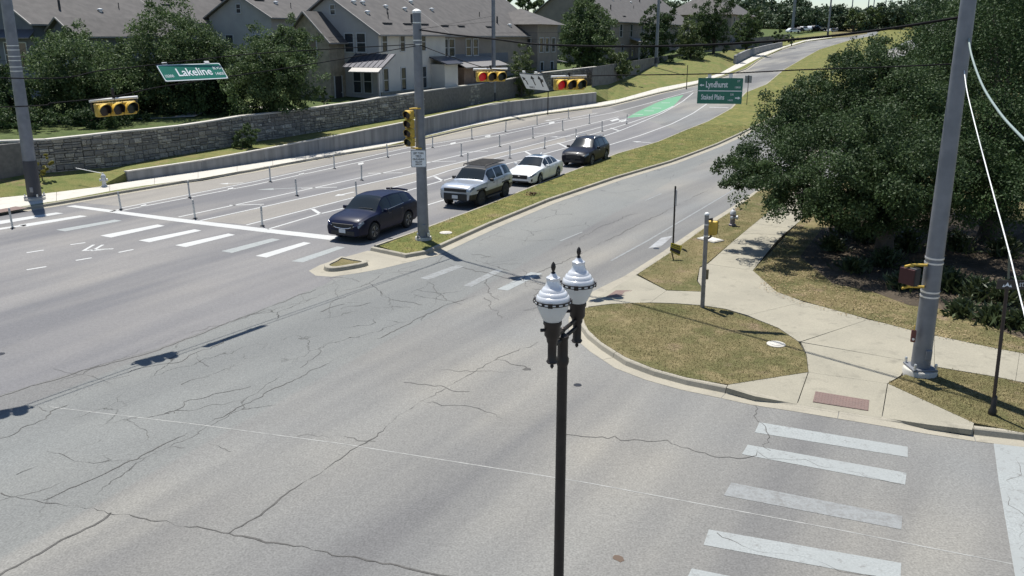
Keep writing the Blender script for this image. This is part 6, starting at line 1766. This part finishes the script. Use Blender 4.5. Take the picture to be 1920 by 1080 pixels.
# --- houses uphill
he = house('townhouse', tuple(AT(1150, 40, 140).xy) + (yard_z(*AT(1150, 40, 140).xy),), 'tan townhouse row with wide grey roof behind the dark shrubs uphill')
z_e = he.location.z
rs_ = body(he, 0, 50, 0, 15, 10.7 - z_e, 16.2 - z_e, M_BROWN_W)
for x in (4.0, 9.5, 16, 24, 32, 41): window(he, 'side', x, 9.2 - z_e, 1.2, 1.9); window(he, 'side', x + 1.0, 6.0 - z_e, 1.2, 2.0)
shed(he, [(9, -1.8, 7.3 - z_e), (14, -1.8, 7.3 - z_e), (14, 0, 7.9 - z_e), (9, 0, 7.9 - z_e)], 0.12, M_SEAML)
for x in (9.4, 13.6): MB().box((x, -1.6, 5.5 - z_e), (0.3, 0.3, 3.8)).build('porch_post', M_STUC, he)
vents(rs_[0], [(x, y, roof_z(y, 0, 15, 10.7 - z_e, 16.2 - z_e), k) for x, y, k in [(2, 4, 'cap'), (5, 2.2, 'pipe'), (9, 5, 'cap'), (13, 4.6, 'cap'), (18, 5, 'cap'), (23, 4.5, 'cap'), (8, 0.8, 'slot'), (30, 5, 'pipe'), (20, 3, 'thin')]])
p = AT(1372, 31, 192)
hf = house('townhouse', (p.x, p.y, yard_z(p.x, p.y)), 'last townhouse with hipped roof before the far car park')
zf_ = hf.location.z
body(hf, 0, 26, 0, 14, 13.0 - zf_, 18.0 - zf_, M_BROWN_W, hip=True, ov=0.7)
for x in (3, 9, 15, 21, 23.5): window(hf, 'side', x, 11.4 - zf_, 1.2, 1.9); window(hf, 'side', x, 8.0 - zf_, 1.2, 1.9)
shed(hf, [(26, -2.5, 9.2 - zf_), (28, -2.5, 9.0 - zf_), (28, 1, 9.2 - zf_), (26, 1, 9.6 - zf_)], 0.12, M_SEAML)
# timber fence and stone fence uphill of the stone wall
def fence(u0, u1, vt, vb, y0, y1, label, n, mat):
    a, b = AT(u0, vb[0], y0), AT(u1, vb[1], y1); ha_, hb_ = AT(u0, vt[0], y0).z - a.z, AT(u1, vt[1], y1).z - b.z
    o = empty('fence', tuple(a), math.atan2(b.y - a.y, b.x - a.x), label, 'fence')
    L_ = (b - a).xy.length; w = L_ / n
    for k in range(n):
        t0 = (k + 0.5) / n; zc = (b.z - a.z) * t0; h_ = ha_ + (hb_ - ha_) * t0
        MB().box((L_ * t0, 0, zc + h_ / 2 - 0.5), (w - 0.03, 0.12, h_ + 1.0)).build('panel', mat, o)
    return o
M_FENCE = pm('weathered_fence', (0.16, 0.155, 0.15), 0.95, 0, (0.11, 0.105, 0.10), 1.5, 5)
fence(1110, 1250, (126, 104), (152, 124), 104, 150, 'grey fence behind the bush, right of the stone wall', 22, M_FENCE)
fence(1250, 1378, (104, 84), (124, 104), 150, 185, 'grey fence along the top of the grass bank uphill', 20, M_FENCE)
fence(1378, 1480, (74, 64), (88, 76), 190, 240, 'pale fence at the far bend behind the short wall', 16, M_FENCE)
# garden path behind the stone wall, glimpsed at left
py = yard_strip('garden_path', [(60, 240), (150, 236), (260, 226), (350, 216), (395, 200), (470, 197), (570, 206)], 1.3, [60, 61, 62, 63, 70, 70, 68], M_CONC_L); tag(py, 'light garden path across the lawn behind the stone wall', 'path', kind='structure')

# ================================================================== TREES AND SHRUBS
def leaf_mat(name, a, b_, rough=0.5, spec=0.4, trans=0.25, hi=None):
    m, N, L, bs, P = new_mat(name)
    geo = N.new('ShaderNodeNewGeometry')
    c = mixer(N, L, geo.outputs['Random Per Island'], a, b_)
    c = mixer(N, L, noise_fac(N, L, P, 0.55, 3, 0.45, 0.7), c, hi or tuple(min(1, q * 1.45) for q in b_))
    L.new(c, bs.inputs['Base Color']); bs.inputs['Roughness'].default_value = rough; bs.inputs['Specular IOR Level'].default_value = spec
    tr_ = N.new('ShaderNodeBsdfTranslucent'); L.new(c, tr_.inputs[0])
    mx = N.new('ShaderNodeMixShader'); mx.inputs[0].default_value = trans
    L.new(bs.outputs[0], mx.inputs[1]); L.new(tr_.outputs[0], mx.inputs[2]); L.new(mx.outputs[0], N['Material Output'].inputs[0])
    return m
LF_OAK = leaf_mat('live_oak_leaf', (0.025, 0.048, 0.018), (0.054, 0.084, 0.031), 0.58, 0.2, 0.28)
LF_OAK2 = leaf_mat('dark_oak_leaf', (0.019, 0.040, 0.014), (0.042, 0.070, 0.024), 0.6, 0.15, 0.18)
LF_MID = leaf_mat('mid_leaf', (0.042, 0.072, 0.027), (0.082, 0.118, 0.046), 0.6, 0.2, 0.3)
LF_LIGHT = leaf_mat('light_leaf', (0.055, 0.085, 0.026), (0.095, 0.125, 0.042), 0.55, 0.35, 0.22)
LF_FAR = leaf_mat('far_leaf', (0.030, 0.055, 0.026), (0.055, 0.082, 0.040), 0.6, 0.3, 0.15)
LF_BED = leaf_mat('bed_leaf', (0.028, 0.045, 0.018), (0.055, 0.072, 0.028), 0.5, 0.4, 0.15)
LF_YEL = leaf_mat('yellow_leaf', (0.16, 0.16, 0.03), (0.24, 0.21, 0.05), 0.6, 0.3, 0.2)
LF_GRASS = leaf_mat('dry_blade', (0.200, 0.165, 0.084), (0.115, 0.116, 0.048), 0.8, 0.1, 0.45, hi=(0.20, 0.165, 0.09))
LF_GRASSM = leaf_mat('median_blade', (0.145, 0.135, 0.055), (0.105, 0.115, 0.042), 0.8, 0.1, 0.5, hi=(0.17, 0.15, 0.07))
M_BARK = pm('bark', (0.075, 0.062, 0.050), 0.95, 0, (0.045, 0.038, 0.032), 5, bump=0.6, bscale=12)
def quads_mesh(name, C, A, B):
    """leaf rhombs: centre C, half axes A, B (n x 3)"""
    n = len(C)
    V = np.empty((n, 4, 3), np.float32)
    V[:, 0] = C - A; V[:, 1] = C - B; V[:, 2] = C + A; V[:, 3] = C + B
    me = bpy.data.meshes.new(name)
    me.vertices.add(4 * n); me.vertices.foreach_set('co', V.ravel())
    me.loops.add(4 * n); me.loops.foreach_set('vertex_index', np.arange(4 * n, dtype=np.int32))
    me.polygons.add(n); me.polygons.foreach_set('loop_start', np.arange(0, 4 * n, 4, dtype=np.int32))
    me.polygons.foreach_set('loop_total', np.full(n, 4, np.int32))
    me.update(calc_edges=True)
    return me
def leaf_cloud(blobs, n, size, r_, clump=0.16, shell=0.55, flat=0.35, per=None):
    """leaves gathered in clumps through ellipsoid blobs [(cx,cy,cz,rx,ry,rz)]"""
    vol = np.array([b[3] * b[4] * b[5] for b in blobs]) ** (2 / 3); vol /= vol.sum()
    per = per or 70
    Cs, Out = [], []
    for b, f in zip(blobs, vol):
        k = max(6, int(n * f / per))
        d = r_.normal(size=(k, 3)); d /= np.linalg.norm(d, axis=1, keepdims=True)
        # uneven outline
        ph = r_.uniform(0, 6.28, 6)
        bump = 1 + 0.13 * np.sin(3 * np.arctan2(d[:, 1], d[:, 0]) + ph[0]) + 0.12 * np.sin(5 * d[:, 2] + ph[1]) + 0.10 * np.sin(4 * d[:, 0] + 3 * d[:, 1] + ph[2])
        rad = (shell + (1 - shell) * r_.uniform(0, 1, k) ** 0.6) * bump
        rad *= np.where(r_.uniform(0, 1, k) < 0.07, r_.uniform(1.05, 1.22, k), 1.0)
        ctr = np.array(b[:3]) + d * rad[:, None] * np.array(b[3:])
        cr = clump * (b[3] * b[4] * b[5]) ** (1 / 3) * r_.uniform(0.6, 1.4, k)
        m_ = r_.poisson(per, k) + 4
        idx = np.repeat(np.arange(k), m_)
        off = r_.normal(size=(len(idx), 3)); off[:, 2] *= 0.7
        ln = np.linalg.norm(off, axis=1, keepdims=True); off *= (np.minimum(ln, 1.6) / ln) * 0.75
        P = ctr[idx] + off * cr[idx][:, None]
        Cs.append(P); Out.append(d[idx] * 0.8 + off * 0.6)
    C = np.concatenate(Cs); O = np.concatenate(Out)
    N_ = r_.normal(size=C.shape) * (1 - flat) + O * flat * 0.8 + np.array([0, 0, flat * 0.9]); N_ /= np.linalg.norm(N_, axis=1, keepdims=True)
    T = r_.normal(size=C.shape); T -= N_ * (T * N_).sum(1, keepdims=True); T /= np.linalg.norm(T, axis=1, keepdims=True)
    B = np.cross(N_, T)
    s_ = size * r_.uniform(0.65, 1.35, (len(C), 1))
    return C.astype(np.float32), (T * s_ * 0.5).astype(np.float32), (B * s_ * 0.30).astype(np.float32)
def tree(name, base, blobs, n, size, mat, label, trunk=(0.25, 2.2), cat='tree', seed=0, clump=0.16, shell=0.5, limbs=7, group=None, per=None, flat=0.35, stems=1):
    """blobs relative to the base"""
    o = empty(name, tuple(base), label=label, cat=cat, group=group)
    r_ = np.random.default_rng(seed + 100); pr = random.Random(seed)
    C, A, B = leaf_cloud(blobs, n, size, r_, clump, shell, flat, per)
    keep = C[:, 2] > 0.05
    link('crown', quads_mesh('crown', C[keep], A[keep], B[keep]), mat, o)
    tr_, th = trunk
    if tr_:
        t = MB()
        for s_ in range(stems):
            bx_, by_ = (0, 0) if stems == 1 else (pr.uniform(-0.3, 0.3), pr.uniform(-0.3, 0.3))
            top_ = Vector((pr.uniform(-0.25, 0.25) * th * 0.4 + bx_, pr.uniform(-0.25, 0.25) * th * 0.4 + by_, th))
            t.tube([(bx_, by_, -0.4), (bx_ + top_.x * 0.2, by_ + top_.y * 0.2, th * 0.4), tuple(top_)], [tr_ * 1.35, tr_, tr_ * 0.8], 9)
            t_o = None
        trunk_o = t.build('trunk', M_BARK, o, smooth=60)
        for k in range(limbs):
            b = blobs[k % len(blobs)]
            e = Vector((b[0] + pr.uniform(-0.4, 0.4) * b[3], b[1] + pr.uniform(-0.1, 0.5) * b[4], b[2] + pr.uniform(-0.3, 0.4) * b[5]))
            mid = top_.lerp(e, 0.5) + Vector((pr.uniform(-0.3, 0.3), pr.uniform(-0.3, 0.3), pr.uniform(0, 0.5)))
            l = MB(); l.tube([tuple(top_ * 0.9), tuple(mid), tuple(e)], [tr_ * 0.62, tr_ * 0.38, tr_ * 0.10], 6); l.build('limb', M_BARK, trunk_o, smooth=60)
    return o
def px_tree(name, u0, u1, vt, vb, y, n, size, mat, label, seed, cat='tree', ground=None, trunk=(0.2, 2.0), nb=6, depth=0.8, low=0.12, **kw):
    """a crown filling the given extent of the view at distance y"""
    a, b = AT(u0, vb, y), AT(u1, vt, y)
    cx, w = (a.x + b.x) / 2, b.x - a.x
    g = ground if ground is not None else yard_z(cx, y)
    zt_, zb_ = b.z, a.z
    base = Vector((cx, y, min(g, zb_)))
    h = zt_ - zb_; pr = random.Random(seed); blobs = []
    for k in range(nb):
        f = k / max(1, nb - 1)
        zc = zb_ - base.z + h * (0.24 + 0.48 * f)
        ww = w / 2 * (0.78 - 0.30 * abs(f - 0.35))
        blobs.append((pr.uniform(-1, 1) * (w / 2 - ww) * 0.95, pr.uniform(-0.3, 0.3) * w * depth, zc, ww * pr.uniform(0.72, 0.95), ww * depth * pr.uniform(0.75, 0.95), h * pr.uniform(0.24, 0.32)))
    return tree(name, base, blobs, n, size, mat, label, trunk=trunk, seed=seed, cat=cat, **kw)
# left group behind the stone wall
px_tree('oak_tree', 56, 300, 34, 246, 63, 42000, 0.17, LF_MID, 'broad bushy oak left of the hanging green sign', 1, trunk=(0.22, 2.4), nb=8)
px_tree('oak_tree', 230, 452, -6, 226, 66, 46000, 0.17, LF_MID, 'tallest oak behind the hanging green sign', 2, trunk=(0.24, 2.6), nb=8)
px_tree('oak_tree', 420, 606, 28, 222, 64, 38000, 0.17, LF_MID, 'rounded oak left of the tan stone gable', 3, trunk=(0.2, 2.2), nb=8)
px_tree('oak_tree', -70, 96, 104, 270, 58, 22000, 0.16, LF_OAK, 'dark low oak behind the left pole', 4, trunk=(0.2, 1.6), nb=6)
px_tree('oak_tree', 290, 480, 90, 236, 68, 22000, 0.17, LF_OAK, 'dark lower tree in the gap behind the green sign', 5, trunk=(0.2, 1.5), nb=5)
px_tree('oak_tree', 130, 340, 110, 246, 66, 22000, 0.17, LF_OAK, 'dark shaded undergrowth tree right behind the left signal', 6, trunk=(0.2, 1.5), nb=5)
for (u0, u1, vt, vb, y, lab, sd) in ((520, 566, 186, 208, 66, 'pale green shrub at the foot of the rounded oak', 21), (400, 440, 168, 190, 66, 'light shrub under the tall oak beside the lawn', 22), (580, 632, 160, 196, 70, 'shaggy shrub beside the tan townhouse door', 23)):
    px_tree('shrub', u0, u1, vt, vb, y, 1500, 0.16, LF_LIGHT if sd < 23 else LF_MID, lab, sd, cat='shrub', trunk=(0.05, 0.4), nb=3, limbs=3)
px_tree('oak_tree', -90, 150, 196, 268, 57, 14000, 0.16, LF_OAK, 'low dark foliage added to stand for shade behind the wall beside the left pole', 7, trunk=(0.1, 0.8), nb=5)  # added foliage, darkens the lawn strip that lies in shade
px_tree('oak_tree', 110, 330, 196, 252, 60, 14000, 0.16, LF_OAK, 'low dark foliage added to stand for shade behind the wall under the left signal', 8, trunk=(0.1, 0.8), nb=5)  # likewise added to make the shaded strip behind the wall dark
# by the bank
def bank_z(u):
    i = int(np.searchsorted(US, u)) ; i = max(1, min(i, len(US) - 1)); t = (u - US[i - 1]) / (US[i] - US[i - 1])
    return rows['sb'][i - 1].lerp(rows['sb'][i], t)
q = bank_z(460); px_tree('shrub', 430, 492, 226, 291, q.y - 1.2, 6000, 0.10, LF_MID, 'dark green conical shrub on the bank before the stone wall', 31, cat='shrub', ground=q.z - 0.1, trunk=(0.05, 0.5), nb=4, limbs=3)
q = bank_z(75); px_tree('shrub', 54, 98, 290, 334, q.y - 1.0, 900, 0.12, LF_YEL, 'yellow flowering shrub beside the left pole', 32, cat='shrub', ground=q.z - 0.1, trunk=(0.03, 0.3), nb=3, limbs=3)
q = bank_z(975); px_tree('shrub_tree', 938, 1018, 80, 188, q.y - 1.5, 11000, 0.14, LF_LIGHT, 'light green young tree behind the lane arrow sign', 33, ground=q.z, trunk=(0.08, 1.2), nb=6, limbs=5)
px_tree('oak_tree', 1020, 1178, -18, 140, 122, 24000, 0.28, LF_MID, 'tall dense tree right of the hipped tower', 34, trunk=(0.3, 3), nb=8)
px_tree('shrub', 1110, 1206, 78, 150, 116, 8000, 0.20, LF_LIGHT, 'rounded green bush at the end of the stone wall', 35, cat='shrub', trunk=(0.1, 0.6), nb=5, limbs=4)
px_tree('juniper_tree', 1186, 1280, -6, 124, 146, 13000, 0.26, LF_OAK, 'dark upright juniper behind the second utility pole', 36, trunk=(0.25, 1.5), nb=6)
px_tree('oak_tree', 1252, 1340, 24, 124, 152, 10000, 0.28, LF_LIGHT, 'pale green tree uphill beside the juniper', 37, trunk=(0.22, 3), nb=6)
px_tree('oak_tree', 1286, 1398, -14, 98, 165, 13000, 0.30, LF_OAK, 'dark tall tree before the last townhouses', 38, trunk=(0.25, 2), nb=6)
px_tree('oak_tree', 1360, 1446, 14, 88, 180, 9000, 0.32, LF_MID, 'mid green tree hiding the last townhouse corner', 39, trunk=(0.25, 2), nb=6)
px_tree('shrub', 1440, 1486, 54, 82, 215, 2200, 0.42, LF_MID, 'low bush beyond the last townhouse', 40, cat='shrub', trunk=(0.15, 0.8), nb=4, limbs=4)
px_tree('shrub', 1470, 1500, 66, 82, 205, 900, 0.34, LF_MID, 'small bush by the short wall at the far bend', 41, cat='shrub', trunk=(0.1, 0.5), nb=3, limbs=3)
px_tree('oak_tree', 935, 1040, -25, 26, 150, 3000, 0.5, LF_MID, 'tree top showing above the brown roof', 42, trunk=(0.3, 6), nb=4)
# near right oaks
def oak(base, blobs, n, size, mat, label, seed, trunk):
    return tree('live_oak', base, blobs, n, size, mat, label, trunk=trunk, seed=seed, clump=0.21, shell=0.55, limbs=10, per=210, flat=0.34)
ob = G(1655, 492, 0.16)
# crown lobes given by their place in the view and distance
def lobes(base, lst, fwd=0.0):
    out = []
    for u, v, y, rx, ry, rz in lst:
        p = AT(u, v, y - fwd) - base; k = (y - fwd) / y; out.append((p.x, p.y, p.z, rx * k, ry * k, rz * k))
    return out
oak(ob, lobes(ob, [(1445, 295, 36, 1.7, 1.9, 1.25), (1420, 345, 34, 1.5, 1.6, 0.95), (1500, 250, 38, 1.7, 2.0, 1.4), (1560, 300, 35, 2.6, 2.6, 2.0), (1665, 190, 38, 2.3, 2.6, 2.1), (1655, 140, 40, 1.5, 2.0, 1.1), (1575, 210, 39, 1.4, 1.8, 1.3), (1690, 320, 34, 2.4, 2.4, 2.0), (1510, 365, 33, 1.9, 1.6, 0.85), (1610, 395, 32.5, 1.9, 1.6, 0.9), (1690, 400, 33, 1.6, 1.6, 0.9), (1400, 320, 35.5, 1.2, 1.4, 0.8), (1720, 230, 36, 2.2, 2.4, 2.2), (1460, 220, 37.5, 1.0, 1.2, 1.0),  (1510, 205, 38, 1.5, 1.7, 1.35), (1550, 185, 39, 1.6, 1.8, 1.4), (1590, 150, 39, 1.4, 1.7, 1.5), (1640, 118, 40, 1.3, 1.6, 1.2), (1590, 340, 31.5, 1.9, 1.8, 1.2), (1700, 330, 31.0, 2.0, 1.9, 1.4), (1640, 270, 32.5, 2.0, 1.9, 1.4), (1540, 390, 32.5, 1.1, 1.1, 0.6)], 2.2), 230000, 0.092, LF_OAK, 'spreading live oak overhanging the near pavement', 51, (0.32, 1.9))
o2 = G(1850, 452, 0.16)
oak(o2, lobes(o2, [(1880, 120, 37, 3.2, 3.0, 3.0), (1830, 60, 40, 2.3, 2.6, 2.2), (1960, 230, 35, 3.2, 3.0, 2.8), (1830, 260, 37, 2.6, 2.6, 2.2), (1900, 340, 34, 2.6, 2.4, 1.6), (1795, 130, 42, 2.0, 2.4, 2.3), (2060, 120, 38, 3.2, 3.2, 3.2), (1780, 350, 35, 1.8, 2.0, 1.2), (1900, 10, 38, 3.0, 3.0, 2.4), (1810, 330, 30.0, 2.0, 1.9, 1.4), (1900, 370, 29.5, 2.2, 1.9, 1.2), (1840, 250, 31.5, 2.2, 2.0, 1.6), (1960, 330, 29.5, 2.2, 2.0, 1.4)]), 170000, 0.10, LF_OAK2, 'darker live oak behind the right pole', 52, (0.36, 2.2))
# far side of the oaks
for k, (u, v, y, w_, h_) in enumerate(((1795, 70, 70, 4, 4.0), (1850, 30, 75, 6, 6), (1960, 20, 70, 7, 6), (1700, 150, 62, 2.4, 2.2))):
    p = AT(u, v, y); g = zt(p.x, p.y) + 0.1
    tree('oak_tree', (p.x, p.y, g), [(0, 0, p.z - g, w_ * 0.8, w_ * 0.8, h_ * 0.7), (w_ * 0.4, 0, p.z - g - h_ * 0.5, w_ * 0.6, w_ * 0.6, h_ * 0.6), (-w_ * 0.4, 0.5, p.z - g - h_ * 0.6, w_ * 0.55, w_ * 0.6, h_ * 0.55)], 16000, 0.22, LF_OAK, ['oak crown behind the spreading live oak, nearest the far road', 'tall oak crown left of the right pole top', 'oak crown filling the top right corner', 'small tree behind the spreading live oak'][k], seed=60 + k, trunk=(0.25, 2.5))
# shrubs of the bed beneath the oaks
BED = [(1580, 440, 0.9, 1.1), (1620, 455, 0.8, 1.0), (1560, 470, 0.6, 0.9), (1660, 500, 0.7, 1.1), (1600, 510, 0.5, 1.0), (1690, 540, 0.5, 0.9), (1780, 545, 0.7, 1.1), (1830, 560, 0.7, 1.2), (1880, 570, 0.7, 1.2), (1800, 590, 0.45, 0.9), (1860, 605, 0.5, 1.0), (1910, 615, 0.5, 1.0), (1930, 560, 0.8, 1.2), (1740, 520, 0.6, 1.0), (1790, 470, 0.8, 1.2), (1880, 480, 0.8, 1.2), (1700, 470, 0.8, 1.2)]
place_words = ['behind the leaf shadow on the pavement', 'deep in the oak shade', 'nearest the pavement bend', 'left of the pedestrian signal', 'at the edge of the sunny grass', 'just left of the right pole', 'just right of the right pole', 'between the right pole and the dark street sign', 'beside the dark street sign', 'low, front of the bed right of the pole', 'low, front of the bed near the sign', 'low, at the right edge', 'tall, at the right edge', 'behind the right pole', 'far back, right of the pole', 'far back, behind the street sign', 'far back, left of the pole']
for k, (u, v, h_, w_) in enumerate(BED):
    g = G(u, v, 0.16)
    r_ = np.random.default_rng(300 + k); n = 420
    a = r_.uniform(0, 6.28, n); d = np.abs(r_.normal(0, w_ * 0.3, n)); z = r_.uniform(0.05, 1, n) * h_ * (1 - 0.5 * d / w_)
    C = np.stack([d * np.cos(a), d * np.sin(a), z], 1)
    dirv = np.stack([np.cos(a) * 0.6, np.sin(a) * 0.6, r_.uniform(0.2, 1.2, n)], 1) + r_.normal(0, 0.35, (n, 3)); dirv /= np.linalg.norm(dirv, axis=1, keepdims=True)
    T = r_.normal(size=(n, 3)); Bv = np.cross(dirv, T); Bv /= np.linalg.norm(Bv, axis=1, keepdims=True)
    ln = r_.uniform(0.10, 0.24, (n, 1))
    o = empty('bed_plant', tuple(g), label=f'leafy bedding plant {place_words[k]}', cat='plant', group='bedding plants under the oaks')
    link('foliage', quads_mesh('foliage', C.astype(np.float32), (dirv * ln).astype(np.float32), (Bv * ln * 0.22).astype(np.float32)), LF_BED, o)
    st_ = MB()
    for j in range(6):
        aa = j * 1.05; st_.tube([(0, 0, -0.03), (0.2 * w_ * math.cos(aa), 0.2 * w_ * math.sin(aa), h_ * 0.6)], [0.015, 0.006], 5)
    st_.build('stem', M_BARK, o)
rv_front = GP([(1412, 508), (1457, 548), (1503, 564), (1566, 582), (1640, 601.5), (1712, 620), (1752, 629), (1870, 654), (1960, 671), (1960, 645), (1850, 612), (1760, 582), (1700, 575), (1640, 552), (1560, 534), (1500, 484), (1530, 440), (1500, 422)], 0.16)
bedp = sheet('mulch_bed', GP([(1540, 430), (1500, 480), (1560, 530), (1640, 548), (1705, 572), (1760, 578), (1850, 608), (1930, 640), (2080, 670), (2080, 440), (1800, 400), (1640, 395)], 0.17), 0.166, M_SOIL); tag(bedp, 'dark mulch bed under the oaks', 'planting bed', kind='structure')
# far wood along the skyline: one mass
def far_wood():
    r_ = np.random.default_rng(77); Cs, As, Bs = [], [], []
    for k in range(110):
        u = r_.uniform(1180, 2150); y = r_.uniform(330, 430)
        vt_ = 7 + 6 * math.sin(u / 41.0) + r_.uniform(-4, 6) - (10 if u < 1450 else 0) - (12 if u > 1720 else 0)
        p = AT(u, vt_, y); h_ = r_.uniform(8, 13); w_ = r_.uniform(5, 8)
        C, A, B = leaf_cloud([(p.x, p.y, p.z - h_ * 0.5, w_, w_, h_ * 0.5), (p.x + w_ * 0.4, p.y, p.z - h_ * 0.75, w_, w_, h_ * 0.45)], 800, 1.25, r_, 0.2, 0.5, 0.35, 26)
        Cs.append(C); As.append(A); Bs.append(B)
    for k in range(46):
        u = r_.uniform(1440, 1760); y = r_.uniform(300, 335)
        vt_ = 17 + r_.uniform(-6, 8) - max(0, (u - 1620)) * 0.12
        p = AT(u, vt_, y); h_ = r_.uniform(6, 9); w_ = r_.uniform(4, 6)
        C, A, B = leaf_cloud([(p.x, p.y, p.z - h_ * 0.5, w_, w_, h_ * 0.5)], 800, 0.95, r_, 0.2, 0.5, 0.35, 26)
        Cs.append(C); As.append(A); Bs.append(B)
    o = link('far_wood', quads_mesh('far_wood', np.concatenate(Cs), np.concatenate(As), np.concatenate(Bs)), LF_FAR)
    tag(o, 'dark green wood along the skyline beyond the far road', 'wood', kind='stuff')
far_wood()
for k, (u, v, lab) in enumerate(((1602, 36, 'pale green round tree before the far wood, left one'), (1634, 30, 'pale green round tree before the far wood, right one'))):
    p = AT(u, v, 300); g = zt(p.x, p.y)
    tree('round_tree', (p.x, p.y, min(g, p.z - 4)), [(0, 0, p.z - min(g, p.z - 4), 4.0, 4.0, 3.2)], 1500, 0.8, LF_LIGHT, lab, trunk=(0.3, 3), seed=90 + k, limbs=4)

# ---------------------------------------------------------------- short grass on the raised lawns
def tufts(name, poly, n, z, mat, hgt, label, seed, maxs=70):
    r_ = np.random.default_rng(seed)
    P = np.array([(p.x, p.y) for p in poly]); lo, hi = P.min(0), P.max(0)
    pts = []
    while len(pts) < n:
        q = r_.uniform(lo, hi, (n * 2, 2))
        ins = np.zeros(len(q), bool); j = len(P) - 1
        for i in range(len(P)):
            c = ((P[i, 1] > q[:, 1]) != (P[j, 1] > q[:, 1])) & (q[:, 0] < (P[j, 0] - P[i, 0]) * (q[:, 1] - P[i, 1]) / (P[j, 1] - P[i, 1] + 1e-12) + P[i, 0])
            ins ^= c; j = i
        q = q[ins]
        s = q[:, 0] * DX + q[:, 1] * DY; q = q[s < maxs]
        # patchy cover
        f = np.sin(q[:, 0] * 1.3 + 1.0) + np.sin(q[:, 1] * 1.7 + q[:, 0] * 0.6) + r_.normal(0, 0.9, len(q))
        q = q[f > -1.9]
        if len(q) == 0: continue
        pts += q.tolist()
    q = np.array(pts[:n])
    q = q + r_.normal(0, 0.035, q.shape)
    zz = np.array([zt(a, b) for a, b in q]) + z
    h = hgt * r_.uniform(0.5, 1.5, n)
    lean = r_.normal(0, 1.7, (n, 2))
    up = np.stack([lean[:, 0], lean[:, 1], np.ones(n)], 1); up /= np.linalg.norm(up, axis=1, keepdims=True)
    a = r_.uniform(0, 6.28, n); side = np.stack([np.cos(a), np.sin(a), np.zeros(n)], 1)
    C = np.stack([q[:, 0], q[:, 1], zz], 1) + up * (h * 0.45)[:, None]
    o = link(name, quads_mesh(name, C.astype(np.float32), (up * (h * 0.5)[:, None]).astype(np.float32), (side * 0.009 * r_.uniform(0.6, 1.4, (n, 1))).astype(np.float32)), mat)
    tag(o, label, 'grass', kind='stuff')
tufts('grass_blades', isl_pts, 26000, 0.158, LF_GRASS, 0.034, 'short dry grass blades of the oval corner lawn', 1)
tufts('grass_blades', tri_pts, 14000, 0.158, LF_GRASS, 0.036, 'short dry grass blades at the foot of the right pole', 2)
tufts('grass_blades', park_pts, 15000, 0.158, LF_GRASS, 0.038, 'short dry grass blades of the strip with the hydrant', 3)
tufts('grass_blades', rv_front, 10000, 0.158, LF_GRASS, 0.06, 'short dry grass blades between the pavement and the mulch bed', 5)
tufts('grass_blades', med_poly, 30000, 0.14, LF_GRASSM, 0.07, 'half dry grass blades of the median', 4, 80)

# fallen leaves under the oaks and along the pavement edge
r_ = np.random.default_rng(909)
LT = GP([(1440, 470), (1420, 540), (1500, 572), (1640, 605), (1752, 632), (1930, 668), (1930, 500), (1700, 450), (1540, 430)], 0.17)
n = 2600
tri = r_.integers(1, len(LT) - 1, n); w1, w2 = r_.uniform(0, 1, n), r_.uniform(0, 1, n); fl = w1 + w2 > 1; w1[fl], w2[fl] = 1 - w1[fl], 1 - w2[fl]
P0 = np.array(LT[0]); PA_ = np.array([LT[i] for i in tri]); PB_ = np.array([LT[i + 1] for i in tri])
C = P0 + (PA_ - P0) * w1[:, None] + (PB_ - P0) * w2[:, None]; C[:, 2] = 0.185 + r_.uniform(0, 0.02, n)
a = r_.uniform(0, 6.28, n); tilt = r_.normal(0, 0.25, n)
A = np.stack([np.cos(a), np.sin(a), tilt], 1) * r_.uniform(0.02, 0.045, (n, 1)); B = np.stack([-np.sin(a), np.cos(a), r_.normal(0, 0.2, n)], 1) * r_.uniform(0.010, 0.02, (n, 1))
o = link('leaf_litter', quads_mesh('leaf_litter', C.astype(np.float32), A.astype(np.float32), B.astype(np.float32)), leaf_mat('fallen_leaf', (0.16, 0.11, 0.055), (0.26, 0.20, 0.12), 0.8, 0.1, 0.1)); tag(o, 'fallen dry leaves under the oak trees', 'leaf litter', kind='stuff')
